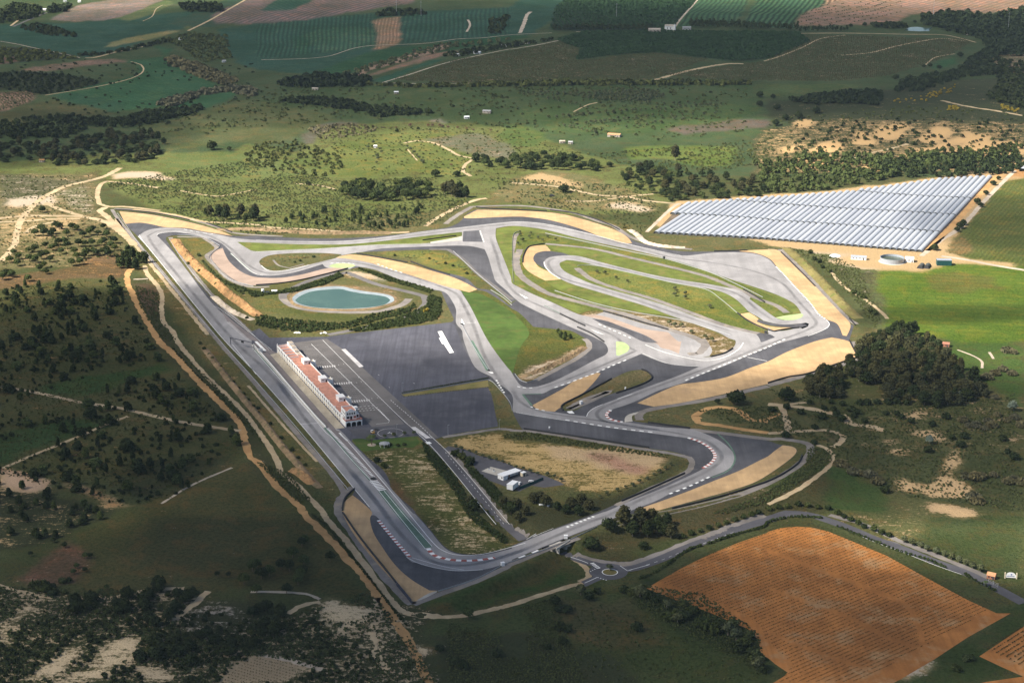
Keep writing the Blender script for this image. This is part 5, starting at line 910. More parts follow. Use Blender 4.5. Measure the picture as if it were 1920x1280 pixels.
# --- inside the circuit
for x, y in T(960,320, 60,490, 60,470, 140,480, 130,505, 195,510, 230,530, 268,505, 328,525, 80,530, 45,555): plant('olive_tree', P(x, y), prnd.uniform(.9, 1.3), 'small olive on the inner grass by the link road', 'olives by the link road')
for x, y in T(960,320, 638,770, 697,778, 780,815, 865,838, 1220,895, 1232,912, 1218,940, 1300,930, 1298,962, 1482,1032): plant('olive_tree', P(x, y), prnd.uniform(1.0, 1.25), 'olive tree on the grass inside the long hairpin', 'olives inside the long hairpin')
for x, y in T(960,320, 1180,1155, 1220,1172, 1345,1220, 1448,1262, 1500,1280, 1270,1172): plant('olive_tree', P(x, y), prnd.uniform(1.0, 1.4), 'olive tree on the stony strip below the hairpin', 'olives below the hairpin')
for x, y in T(960,320, 345,1215, 370,1255, 400,1240, 440,1260, 390,1270, 360,1235): plant('young_pine', P(x, y), prnd.uniform(.7, 1.0), 'dark young pine on the green knoll inside the track', 'pines on the green knoll')
for x, y in T(480,320, 1143,655, 1185,655, 1120,650, 1300,625, 1332,690, 1400,660, 1425,660, 1452,660, 1355,700, 1520,725, 1540,745, 1560,740, 195,680, 285,660, 345,655, 372,652, 240,670, 1618,780, 1248,625): plant('palm_tree', P(x, y), prnd.uniform(.6, .85), 'small palm planted on the grass between the loops', 'palms between the loops')
for x, y in T(480,320, 1040,640, 1300,662, 1420,700, 1475,718, 1580,775, 290,690, 430,650, 330,680): plant('bush', P(x, y), prnd.uniform(.8, 1.0), 'low bush among the small palms', 'bushes among the palms')
for x, y in T(0,320, 1490,640, 1330,575, 1400,650, 1500,760, 1625,860, 1850,1110, 1410,700): plant('bush', P(x, y), prnd.uniform(.9, 1.4), 'bush on the orange eroded bank', 'bushes on the eroded bank')
# --- right side woods
for k, p in enumerate(scatter(T(1440,640, 560,190, 640,150, 740,0, 880,-60, 1180,10, 1350,110, 1480,250, 1620,350, 1640,480, 1300,490, 900,470, 860,350, 700,320, 620,270), 185, 4.4, 71) + scatter(T(1440,640, 260,320, 400,240, 560,250, 580,350, 560,440, 420,440, 310,400), 36, 4.4, 72)):
    plant('gum_tree', p, prnd.uniform(.7, 1.45), 'dark eucalyptus in the dense wood right of the track', 'eucalyptus wood right of the track', sz=prnd.uniform(.55, 1.1))
for x, y in T(1440,320, 960,1230, 1000,1220, 1060,1240, 1090,1230, 1030,1260, 980,1270): plant('gum_tree', P(x, y), prnd.uniform(1.0, 1.2), 'tall green tree at the top of the eucalyptus wood', 'green trees at the wood edge', 1, sz=1.1)
plant('gum_tree', P(1440 + 600 / 4, 640 + 200 / 4), .8, 'lone narrow tree beside the barrier of the gravel trap', None, sz=1.0)
plant('round_tree', P(1380, 758), 1.95, 'huge round stone pine beside the gravel trap lane', None, 1, 1.75); plant('round_tree', P(1474, 750), 1.7, 'big round stone pine left of the eucalyptus wood', None, 2, 1.6); plant('stone_pine', P(1345, 757), .6, 'small bush pine left of the huge stone pine', None, 1)
for x, y in T(1440,640, 135,505, 240,545, 400,578, 350,655, 345,772, 520,565, 555,595, 495,520, 470,465, 555,480, 620,525, 640,570, 720,610, 685,475, 745,480, 815,468, 885,552, 965,555, 1000,578, 1230,635, 1380,735, 1470,725, 1440,790, 1195,828, 1765,742, 1840,880, 1800,840, 870,1130, 1070,612, 30,525, 130,722, 1270,500, 420,515, 660,545, 310,470, 900,470, 960,470, 1040,475, 1340,580):
    plant('bush', P(x, y), prnd.uniform(1.5, 2.3), 'dark round shrub on the rough ground right of the circuit', 'round shrubs right of the circuit', i=prnd.choice((0, 3)))
for x, y in T(1440,640, 1440,440, 1835,520, 1210,770): plant('silver_tree', P(x, y), prnd.uniform(.9, 1.3), 'silvery leaved tree at the edge of the eucalyptus wood', 'silver trees by the wood')
for x, y in T(1440,640, 540,930, 580,940, 640,990, 700,1000, 760,1010, 820,1060, 1480,1020, 1550,1030, 1600,1020, 1690,1010, 1800,1060, 1850,1040, 1900,1070, 1540,1180, 1570,1210, 1500,640, 1560,640, 1620,660, 1680,640, 1460,600, 1650,610, 1720,560, 1780,600, 1850,580, 1900,640, 1700,250, 1760,220, 1640,280, 1830,250, 1700,430, 1840,90, 1790,80): plant('reed_clump', P(x, y), prnd.uniform(1.3, 2.2), 'grey green reed clump on the rough ground', 'reed clumps on the rough ground')
P_ = scatter(T(1440,640, 310,790, 460,820, 480,900, 330,1000, 150,1110, 0,1210, -300,1290, -420,1290, -100,1180, 100,1060, 280,930), 700, 1.7, 73) + scatter(S(1440,730, 1640,760, 1900,740, 1920,960, 1700,930, 1560,860, 1540,800), 1900, 2.0, 74, (), .5) + scatter(S(1300,770, 1440,760, 1560,830, 1500,820, 1400,800), 300, 1.7, 75)
stuff_leaves('rough_scrub', P_, [prnd.uniform(.5, 1.3) for _ in P_], [prnd.uniform(.4, 1.1) for _ in P_], 18, 'leaf_scrub', 15)
P_ = scatter(S(1480,465, 1560,480, 1610,500, 1650,600, 1640,615, 1600,560, 1540,500), 500, 1.8, 76); stuff_leaves('bank_scrub', P_, [prnd.uniform(.5, 1.2) for _ in P_], .8, 18, 'leaf_scrub', 16)
for x, y in T(1440,320, 315,620, 350,670, 380,690, 410,730, 640,920, 680,935, 710,955, 770,1060, 800,1080, 460,760): plant('bush', P(x, y), prnd.uniform(1.2, 1.9), 'dusty bush on the bank beside the green field', 'bushes on the bank by the green field')
for x, y, s in ((1752, 469, 1.8), (1800, 428, 1.8), (1806, 422, 1.7), (1832, 382, 1.8), (1848, 365, 1.5), (1862, 347, 1.6), (1872, 337, 1.2), (1838, 388, 1.5), (1795, 434, 1.4), (1885, 320, 1.3)): plant('round_tree', P(x, y), s * .6, 'dark tree in the row between tunnels and field', 'row of trees beside the tunnels')
# --- the middle distance
for x, y, s, kd, lb in ((397, 281, 1.7, 'round_tree', 'big lone tree on the meadow left of the valley'), (1266, 300, 1.55, 'gum_tree', 'tall feathery eucalyptus standing alone in the bright meadow'), (1058, 361, 1.5, 'round_tree', 'lone round tree beside the sandy tracks behind the circuit'), (430, 282, .8, 'round_tree', 'small tree right of the big lone meadow tree'), (316, 233, .8, 'round_tree', 'small lone tree above the left meadow'), (817, 331, 1.35, 'round_tree', 'round oak left of the curved dirt path'), (857, 331, 1.1, 'round_tree', 'round oak right beside the curved dirt path'), (578, 347, .75, 'round_tree', 'low round tree on the left green slope'), (846, 312, .9, 'bare_tree', 'brown bare tree near the curved dirt path'),
                     (744, 248, .7, 'round_tree', 'round bush tree left of the bare orchard row'), (784, 243, .6, 'round_tree', 'round bush tree beside the bare orchard row')):
    plant(kd, P(x, y), s, lb)
for x, y in T(480,0, 1150,955, 1290,955, 1325,955, 1380,955, 1400,960, 1440,965, 1510,970, 1580,975, 1630,985, 1160,950, 1050,965, 1760,990): plant('bare_tree', P(x, y), prnd.uniform(.8, 1.2), 'leafless brown tree in the row above the meadow', 'row of leafless trees above the meadow')
for x, y in T(480,0, 1135,1108, 1160,1130, 1185,1155, 1205,1175, 1222,1195, 1245,1225, 1255,1225, 905,1230, 915,1200, 908,1180, 940,1150, 930,1130, 840,1115, 870,1110, 880,1080): plant('olive_tree', P(x, y), prnd.uniform(1.1, 1.5), 'grey green tree in the short row on the bright meadow', 'tree rows on the bright meadow')
def wood(name, q, n, dm, r, h, nq, mat, seed, clump=.0, lift=1.): 
    P__ = scatter(q, n, dm, seed, (), clump); rr = random.Random(seed); return stuff_leaves(name, P__, [rr.uniform(*r) for _ in P__], [rr.uniform(*h) for _ in P__], nq, mat, seed, lift)
def grove(q, n, dm, seed, kinds, sc, label, group, sz=None):
    for p in scatter(q, n, dm, seed): plant(prnd.choice(kinds), p, prnd.uniform(*sc), label, group, sz=prnd.uniform(*sz) if sz else None)
grove(T(480,320, 600,180, 640,130, 800,110, 1000,130, 1200,100, 1330,150, 1330,210, 1100,240, 900,230, 700,220), 55, 7.5, 81, ['stone_pine'], (1.1, 1.6), 'sunlit stone pine in the grove on the green slope', 'pine grove on the green slope')
grove(T(480,320, 1400,170, 1500,140, 1600,170, 1600,210, 1430,210), 10, 7, 82, ['stone_pine', 'gum_tree'], (1.1, 1.4), 'tall pine right of the slope grove', 'pines right of the slope grove')
grove(T(480,320, 200,380, 500,300, 800,300, 1250,260, 1200,420, 1000,440, 600,430, 250,410), 55, 6, 83, ['young_pine'], (.7, 1.3), 'young pine dotted on the scrubby green slope', 'young pines on the green slope')
grove(T(0,320, 1330,330, 1470,330, 1620,320, 1920,350, 1900,390, 1700,370, 1500,330), 12, 9, 84, ['gum_tree', 'young_pine'], (1.0, 1.4), 'slender pine behind the first corner', 'pines behind the first corner')
grove(T(960,0, -60,1200, 200,1170, 500,1200, 700,1250, 780,1240, 780,1290, 400,1280, 0,1270, -280,1250, -300,1190), 60, 8, 85, ['round_tree', 'stone_pine'], (1.0, 1.4), 'round tree in the sunlit belt across the middle', 'tree belt across the middle')
grove(T(960,320, 780,30, 1000,-20, 1300,20, 1600,60, 1900,80, 1900,200, 1500,210, 1200,230, 1080,190, 900,130), 120, 7, 86, ['gum_tree', 'stone_pine', 'round_tree', 'young_pine'], (.9, 1.3), 'green tree in the wood behind the plastic tunnels', 'wood behind the plastic tunnels', (.7, 1.0))
wood('far_woods', T(1440,320, -120,-60, 300,-120, 900,-100, 1500,-150, 1900,-180, 1900,-80, 1300,-10, 900,60, 400,150, 0,180), 330, 7, (3, 5), (3.5, 6), 46, 'leaf_pine', 87)
wood('far_woods', T(1440,0, 800,1250, 1200,1180, 1500,1170, 1900,1200, 1920,1290, 1500,1330, 900,1330), 160, 8, (3, 5), (4, 6), 46, 'leaf_dark', 88)
wood('far_woods', T(480,0, 0,1080, 300,1060, 600,1130, 660,1250, 560,1330, 100,1290, -100,1200), 150, 7, (1.8, 3.4), (1.5, 3), 40, 'leaf_scrub', 89, .5)
wood('far_woods', T(480,0, 200,620, 450,570, 700,580, 850,610, 800,650, 400,660, 150,650), 80, 12, (5, 8), (4, 7), 40, 'leaf_dark', 90)
wood('far_woods', T(480,0, 180,760, 500,740, 850,800, 1100,830, 1300,850, 900,880, 800,840, 400,790), 110, 11, (4, 7), (3, 5), 40, 'leaf_dark', 91)
NWW = T(0,0, -60,1080, 200,1080, 500,1080, 800,1000, 1150,1020, 1250,1070, 1220,1190, 900,1240, 500,1250, 100,1220, -60,1210)
grove(NWW, 150, 7.5, 92, ['gum_tree', 'round_tree'], (.95, 1.35), 'dark tree in the wood at the left edge', 'wood at the left edge', (.7, 1.0))
wood('far_woods', T(0,0, -40,940, 200,900, 480,870, 900,900, 950,960, 700,960, 500,1040, 200,1040, -40,1040), 150, 9, (3.5, 6), (3, 5), 44, 'leaf_dark', 93, .5)
wood('far_woods', T(0,0, 900,950, 940,880, 1100,850, 1300,820, 1500,810, 1520,830, 1300,890, 1150,930, 1000,950), 70, 9, (4, 6), (3, 5), 44, 'leaf_dark', 94)
wood('far_woods', T(0,0, -40,560, 250,550, 500,570, 760,620, 600,670, 340,710, 200,690, -40,670), 230, 11, (3, 4.5), (2.5, 4), 34, 'leaf_dark', 95)
wood('far_woods', T(0,0, 1230,450, 1300,430, 1600,530, 1780,610, 1700,640, 1500,580, 1300,490), 90, 13, (6, 9), (2, 3.5), 34, 'leaf_reed', 96)
wood('far_woods', T(0,0, 1200,790, 1300,740, 1550,680, 1790,650, 1920,680, 1900,720, 1700,690, 1500,720, 1300,800), 70, 12, (6, 9), (2, 3), 34, 'leaf_reed', 97)
wood('far_woods', T(0,0, 1230,300, 1400,260, 1700,270, 1730,440, 1500,470, 1400,380), 240, 12, (3, 5), (2, 3.5), 26, 'leaf_scrub', 98)
wood('far_woods', T(0,0, 150,210, 300,180, 560,260, 560,280, 350,270), 90, 13, (4, 6), (3, 4), 26, 'leaf_dark', 99); wood('far_woods', T(0,0, 1360,60, 1500,50, 1660,70, 1640,95, 1400,95), 50, 14, (6, 9), (6, 10), 34, 'leaf_dark', 100); wood('far_woods', T(0,0, 380,60, 540,50, 500,90, 380,100), 40, 14, (6, 9), (5, 7), 30, 'leaf_dark', 101); wood('far_woods', T(0,0, 0,90, 120,40, 300,60, 300,130, 0,180), 70, 16, (5, 9), (4, 6), 26, 'leaf_dark', 102, .5)
wood('far_woods', T(0,0, 0,370, 300,380, 520,420, 560,440, 150,465, 0,480), 110, 12, (3, 5), (2, 3.5), 26, 'leaf_scrub', 103); wood('far_woods', T(0,0, 600,420, 800,400, 1100,340, 1230,305, 1240,320, 900,395, 700,425), 60, 12, (4, 6), (3, 4), 26, 'leaf_dark', 104); wood('far_woods', T(480,0, 640,560, 900,480, 1200,390, 1400,335, 1900,300, 1900,310, 1500,360, 1250,420, 900,520, 700,590), 120, 15, (3, 5), (2.5, 4), 26, 'leaf_olive', 105); wood('far_woods', T(480,0, 1400,430, 1500,400, 1900,340, 2200,310, 2250,290, 2100,330, 1900,365, 1500,430), 70, 14, (4, 7), (3, 6), 26, 'leaf_dark', 106)
wood('far_woods', T(480,0, 900,120, 1000,80, 1250,90, 1260,110, 1000,125), 40, 16, (6, 9), (3, 5), 24, 'leaf_dark', 107); wood('far_woods', T(480,0, 820,640, 1300,650, 3000,620, 3700,620, 3700,640, 2800,640, 1900,650, 1200,660), 210, 12, (5, 9), (2.5, 4), 26, 'leaf_scrub', 108); wood('far_woods', T(480,0, 380,960, 700,930, 960,960, 800,1010, 500,1050), 110, 10, (2, 4), (.8, 1.6), 26, 'leaf_reed', 109); wood('far_woods', T(480,0, 1760,160, 1860,130, 1900,130, 1830,260, 1750,260), 60, 14, (4, 6), (3, 5), 22, 'leaf_dark', 110)
grove(T(960,0, 380,710, 600,700, 900,680, 1100,690, 1140,730, 1000,770, 750,765, 580,750), 110, 8.5, 111, ['olive_tree'], (1.3, 1.9), 'grey olive in the dense grove of the valley', 'olive grove of the valley')
for a in ((230, 735, 560, 808, 9), (480, 862, 760, 850, 6), (820, 840, 1600, 790, 22), (960, 782, 1440, 785, 9), (280, 890, 520, 870, 6), (400, 950, 620, 1000, 8), (560, 935, 760, 915, 7), (790, 905, 1060, 880, 7), (860, 965, 1120, 925, 6), (1120, 880, 1510, 855, 6), (90, 715, 340, 705, 9), (1200, 905, 1300, 900, 2)):
    for k in range(a[4]):
        t = (k + prnd.uniform(-.2, .2)) / max(1, a[4] - 1); x, y = a[0] + (a[2] - a[0]) * t, a[1] + (a[3] - a[1]) * t + prnd.uniform(-6, 6); plant('olive_tree', P(960 + x / 4, y / 4), prnd.uniform(1.1, 1.7), 'olive tree in the thin rows across the valley', 'olive rows across the valley')
for x, y in T(1440,0, -60,730, 35,740, -60,800, 70,825, 300,740, 340,780, 370,790, 480,740, 530,760, 600,770, 690,780, 720,760, 790,740, 810,790, 960,600, 1060,600, 1110,640, 1140,660, 1390,560, 620,205, 725,200, 1100,175, 1480,520, 1500,490, 1440,430, 1700,420, 970,1220, 825,1190, 60,945, 130,900, 230,890, 360,850, 1170,510, 1215,505, 1280,520): plant('round_tree', P(x, y), prnd.uniform(.9, 1.5), 'round dark tree on the hillside at the far right', 'trees on the far right hillside')
wood('far_woods', T(1440,0, 150,760, 400,720, 700,690, 850,700, 830,790, 600,780, 300,780), 110, 9, (3.5, 5.5), (3, 5), 40, 'leaf_dark', 112); wood('far_woods', T(1440,0, 1000,620, 1180,560, 1350,560, 1500,470, 1680,340, 1720,560, 1500,580, 1350,620, 1150,690, 950,690), 200, 9, (3.5, 6), (3, 5.5), 40, 'leaf_dark', 113); wood('far_woods', T(1440,0, 1160,130, 1400,90, 1600,130, 1920,80, 1920,420, 1700,430, 1560,280, 1300,230, 1160,180), 330, 11, (5, 8), (5, 8), 36, 'leaf_dark', 114); wood('far_woods', T(1440,0, 1540,480, 1700,450, 1920,480, 1920,840, 1640,740, 1760,600), 130, 11, (3.5, 6), (3, 5), 36, 'leaf_dark', 115, .4); wood('far_woods', T(1440,0, 780,190, 1000,190, 1050,215, 800,215), 30, 10, (4, 6), (4, 6), 30, 'leaf_dark', 116); wood('far_woods', T(1440,0, 220,235, 600,225, 600,240, 220,245), 60, 9, (2.5, 3.5), (5, 9), 26, 'leaf_dark', 117); wood('far_woods', T(960,0, 300,220, 1050,215, 1050,232, 300,238), 110, 9, (3, 4), (5, 9), 26, 'leaf_dark', 118); wood('far_woods', T(960,0, 1340,180, 1660,190, 1920,210, 2140,210, 2140,232, 1340,215), 120, 9, (3, 4), (6, 10), 26, 'leaf_dark', 119)
wood('far_woods', T(1440,0, 1640,150, 1900,100, 1900,120, 1640,165), 1, 9, (3, 4), (6, 10), 26, 'leaf_dark', 120)
wood('hillside_scrub', T(1440,0, 0,900, 600,820, 1200,800, 1920,860, 1920,1200, 1400,1260, 600,1240, 0,1200), 420, 4, (1.2, 3), (1, 2), 16, 'leaf_scrub', 121, .5); wood('hillside_scrub', T(1440,0, 200,950, 900,900, 1900,900, 1900,1100, 900,1200, 200,1150), 110, 8, (2, 3.5), (1.5, 3), 24, 'leaf_dark', 122)
wood('hillside_broom', T(1440,0, 850,760, 1100,740, 1400,640, 1440,670, 1200,760, 1000,780), 36, 6, (1.4, 2.6), (1.2, 2), 22, 'leaf_broom', 123); wood('hillside_broom', T(1440,0, 1360,800, 1440,800, 1420,830, 1350,830), 14, 5, (2, 3), (1.2, 2), 22, 'leaf_broom', 124); wood('hillside_broom', T(1440,0, 1750,790, 1880,820, 1860,850, 1750,820), 14, 5, (2, 3), (1.2, 2), 22, 'leaf_broom', 125)
wood('slope_scrub', S(190,345, 470,300, 640,340, 860,330, 880,380, 820,420, 700,435, 470,440, 330,400), 4200, 2.3, (.6, 1.6), (.5, 1.1), 14, 'leaf_scrub', 126, .6); wood('slope_scrub', S(890,330, 1200,350, 1240,390, 1200,440, 1100,400, 960,380), 700, 3, (.6, 1.8), (.5, 1.2), 14, 'leaf_scrub', 127, .4); wood('slope_scrub', S(0,330, 180,330, 180,400, 240,480, 100,500, 0,500), 600, 3, (.6, 1.6), (.5, 1.2), 14, 'leaf_scrub', 128, .4); wood('slope_scrub', S(560,240, 960,240, 1100,290, 960,330, 700,330), 700, 4, (.7, 2), (.6, 1.3), 14, 'leaf_scrub', 129, .4)
wood('slope_scrub', S(1100,290, 1440,260, 1440,310, 1240,330), 420, 4, (1, 2.4), (.8, 1.6), 16, 'leaf_scrub', 130, .4)
hp = path_pts(T(480,960, 420,20, 560,140, 640,240, 730,350, 860,510, 960,640, 1040,745, 1130,850), 1.8) + path_pts(T(0,640, 1300,60, 1480,260, 1700,470, 1830,620), 6); stuff_leaves('track_hedge', hp, [prnd.uniform(.6, 1.3) for _ in hp], [prnd.uniform(.6, 1.3) for _ in hp], 26, 'leaf_dark', 140)
wood('valley_scrub', T(480,0, 0,660, 1000,650, 1920,650, 3700,650, 3700,1000, 3000,1060, 1900,980, 1200,900, 600,900, 100,960, -300,1000, -900,1080, -900,900, -300,800), 900, 5, (1.2, 3.2), (.8, 2.0), 16, 'leaf_scrub', 141, .8)
wood('valley_scrub', T(0,0, 100,440, 1000,460, 1900,480, 1900,800, 1300,900, 300,860, 0,740), 160, 9, (1.5, 3.5), (1, 2.2), 16, 'leaf_dark', 142, .8)
# --- orchards and vineyards, rows beyond counting
P_ = rows_in(T(960,0, 330,300, 550,240, 1000,237, 1500,240, 2150,245, 2240,310, 1920,440, 1700,460, 1400,430, 1100,395, 800,410, 480,450, 520,370), (1080, 110), (1500, 70), 8, 5.5, .15); stuff_leaves('orchard_rows', P_, 2.9, 2.6, 16, 'leaf_orchard', 1)
P_ = rows_in(T(960,0, 290,225, 330,60, 400,0, 1400,-40, 1330,60, 1220,190, 1200,230), (1100, 60), (1060, 10), 10, 7, .15); stuff_leaves('orchard_rows', P_, 3.6, 3.2, 12, 'leaf_orchard', 2)
for q, a, b, gp, stp in ((T(480,0, 1020,600, 1250,540, 1500,450, 1800,400, 2300,310, 2500,340, 2400,460, 2700,420, 3000,400, 3400,440, 3000,590, 2400,620, 1500,630), (800, 150), (1000, 110), 6.5, 4.5), (T(1440,0, -800,560, 0,460, 220,260, 700,270, 1200,290, 1480,290, 1520,320, 1400,400, 1200,480, 900,570, 500,610, -400,600), (1440, 140), (1700, 130), 6.5, 4.5)):
    P_ = rows_in(q, a, b, gp, stp, .15, .12); stuff_leaves('vineyard_rows', P_, 1.25, .9, 7, 'leaf_vine', 3)
P_ = rows_in(T(1440,0, 1740,130, 210,200, 240,120, 420,40, 800,0, 1000,0, 1000,120, 700,170)[1:], (1500, 45), (1640, 15), 26, 14, .1, .3); stuff_leaves('hill_bushes', P_, 1.8, 1.6, 10, 'leaf_dark', 4)
RED = T(960,960, 1010,515, 1120,450, 1300,350, 1500,255, 1700,175, 1920,100) + T(1440,960, 0,95, 100,65, 220,55, 330,62, 450,90, 600,150, 900,275, 1200,440, 1500,600, 1720,700, 1825,700, 1500,880, 1240,1050, 1000,1190, 800,1290, 0,1290, 20,1230, 120,1170, 150,1140, 60,1080, 0,1030) + T(960,960, 1870,1010, 1850,900, 1780,820, 1500,700, 1200,590)
ground_mat('red_soil', (.38, .155, .042), .34, (.014, .06, .9), .95, tint=(.40, .25, .12), streak=(R(24), .4, .3))
sheet('red_field', 'red_soil', [RED], [], 1.0, sm=False)
sheet('red_field', 'red_soil', [T(1440,960, 1590,1020, 1920,800, 2100,700, 2100,1200, 1920,1170, 1760,1100)], [], 1.0, sm=False)
sheet('red_field', 'red_soil', [T(1440,960, 1300,1290, 1640,1210, 1990,1160, 2000,1330, 1300,1330)], [], 1.0, sm=False)
RED_IN = T(960,960, 1060,510, 1300,380, 1600,235, 1900,125) + T(1440,960, 60,95, 220,75, 420,105, 800,255, 1200,460, 1500,620, 1690,695, 1450,860, 1150,1010, 700,1270, 40,1270, 150,1190, 190,1130, 80,1050, 10,960) + T(960,960, 1900,950, 1860,850, 1780,790, 1500,660, 1250,570)
GAPS = [T(1440,960, 0,300, 500,490, 1000,690, 1080,780, 1150,1000, 1190,1000, 1120,770, 1020,660, 520,460, 0,275), T(1440,960, 0,560, 300,660, 620,780, 900,930, 1150,1010, 1140,1030, 880,950, 600,800, 280,680, 0,580), T(1440,960, 0,890, 300,1010, 600,1120, 800,1180, 790,1200, 580,1140, 280,1030, 0,910)]
P_ = rows_in(RED_IN, (960 + 1400 / 4, 960 + 450 / 4), (960 + 1900 / 4, 960 + 265 / 4), 3.5, .9, .3, .12)
for gq in GAPS: P_ = P_[~in_poly(P_[:, 0], P_[:, 1], [p[:2] for p in world_poly(gq)])]
stuff_leaves('red_field_vines', P_, .36, .32, 5, 'leaf_vine', 5, cs=.9)
P_ = rows_in(T(1440,960, 1640,1020, 1920,830, 2050,760, 2050,1150, 1900,1150, 1780,1090), (1850, 1215), (1915, 1175), 3.6, 1.3, .3, .15); stuff_leaves('red_field_vines', P_, .55, .5, 8, 'leaf_vine', 6, cs=.9)
P_ = rows_in(T(0,960, 1640,1290, 1790,1150, 1920,1090, 2190,1130, 2290,1185, 2170,1290), (480, 1240), (560, 1262), 3.2, 2.2, .1); stuff_leaves('young_vines', P_, .55, .5, 6, 'leaf_vine', 7)
P_ = rows_in(T(0,0, -60,700, 200,690, 270,710, 230,770, 0,840, -60,850), (0, 190), (60, 175), 9, 7, .15); stuff_leaves('vineyard_rows', P_, 2.0, 1.5, 10, 'leaf_olive', 8)
# ------------------------------------------------------------ painted lines, kerbs
def dashes(name, px, w, dash, gap, mat, layer, off=0., kind='structure'):
    c = path_pts(px, .5); acc = 0; runs = []; cur = [c[0]]; on = True; lim = dash
    for a, b in zip(c[:-1], c[1:]):
        acc += (b - a).length
        if on: cur.append(b)
        if acc >= lim:
            acc = 0; on = not on; lim = dash if on else gap
            if not on: runs.append(cur); cur = []
            else: cur = [b]
    if on and len(cur) > 1: runs.append(cur)
    v = []; f = []
    for r in runs:
        L = offset_line(r, off + w / 2); Rr = offset_line(r, off - w / 2); k = len(v); n = len(r)
        v += [(p.x, p.y, p.z + layer * .03) for p in L + Rr]; f += [(k + i, k + n + i, k + n + i + 1, k + i + 1) for i in range(n - 1)]
    return tag(link(name, mesh(name, v, f), mat), kind=kind)
def kerb(px, w=2.2, dash=3.2, red=True, layer=4):
    ribbon('kerb', 'paint_red' if red else 'asphalt_mauve', px, w, layer, 0, step=2); dashes('kerb_blocks', px, w, dash, dash, 'paint_white', layer + .4)
kerb(T(480,960, 918,60, 1000,160, 1080,255, 1155,335), 2.6, 2.2); kerb(T(480,960, 1290,270, 1330,318, 1400,344, 1500,360, 1620,362, 1720,352, 1790,340), 3.2, 3.6)
kerb(T(960,640, 1320,722, 1400,748, 1470,788, 1512,830, 1522,868, 1490,912, 1430,950), 2.6, 2.4); kerb(T(960,640, 742,515, 712,540, 716,566, 760,590, 830,604), 2.6, 2.6)
for px, w, d in ((T(960,640, 400,588, 700,637, 1075,684), 1.8, 3.5), (T(960,640, 1180,1143, 1330,1085, 1480,1015), 1.8, 3.5), (T(960,640, 1300,292, 1500,212, 1700,130, 1920,42) + T(1440,640, 60,14, 130,-18), 1.8, 4), (T(960,640, 320,346, 480,290, 640,230, 760,178, 870,133), 1.6, 4), (T(960,640, 140,488, 180,505, 260,522), 1.4, 3),
                 (T(1440,320, 60,720, 130,792, 220,890, 310,986, 380,1076, 430,1112), 1.8, 2.5), (T(480,320, 910,700, 1000,735, 1105,768), 1.4, 4), (T(480,320, 1680,452, 1708,535), 1.8, 3), (T(960,960, 50,342, 140,308, 222,274), 1.8, 6), (T(960,960, 410,112, 520,68, 622,28), 2.2, 2), (T(960,320, 650,1150, 800,1215, 890,1255), 1.2, 4),
                 (T(480,640, 1802,290, 1835,345, 1868,395), 1.6, 3), (T(0,320, 1380,440, 1500,465, 1600,475), 1.0, 5), (T(480,320, 560,695, 650,690, 735,700), 1.2, 3), (T(960,640, 40,338, 100,348, 170,348), 1.6, 2.5)):
    dashes('kerb_blocks', px, w, d, d, 'paint_white', 4.2)
sheet('lime_paint', 'paint_lime', [T(960,640, 780,0, 840,8, 880,42, 862,78, 800,108, 782,104)], [], 3.4); sheet('lime_paint', 'paint_lime', [T(480,320, 545,718, 580,702, 650,694, 730,702, 745,716, 690,728, 600,729)], [], 3.4); sheet('lime_paint', 'paint_lime', [U(1380,560, 790,375, 1000,335, 1300,295, 1350,320, 1300,380, 1150,425, 980,428, 860,400)], [], 3.4)
ribbon('green_paint', 'paint_green', T(560,800, 622,478, 740,625, 860,770, 972,905), [6.2, 6.6, 7.0, 6.4], 3.4); ribbon('green_paint', 'paint_green', T(400,560, 300,372, 500,590, 720,840, 850,985) + T(560,800, 290,115, 420,270, 535,400), 1.6, 3.4); ribbon('green_paint', 'paint_green', T(960,640, 80,395, 115,440, 150,482), 2.0, 3.4); ribbon('green_paint', 'paint_green', T(960,640, 95,396, 220,392), 1.6, 3.4)
ribbon('green_paint', 'paint_green', T(960,640, 1540,690, 1625,770, 1672,860, 1655,930, 1600,980, 1500,1020), 1.3, 3.4); ribbon('green_paint', 'paint_green', T(480,640, 1615,-5, 1740,220), 3.2, 3.4); ribbon('green_paint', 'paint_green', T(960,320, 240,1010, 370,1075), .9, 3.4); ribbon('green_paint', 'paint_green', T(180,340, 1010,540, 1170,680), 1.2, 3.4)
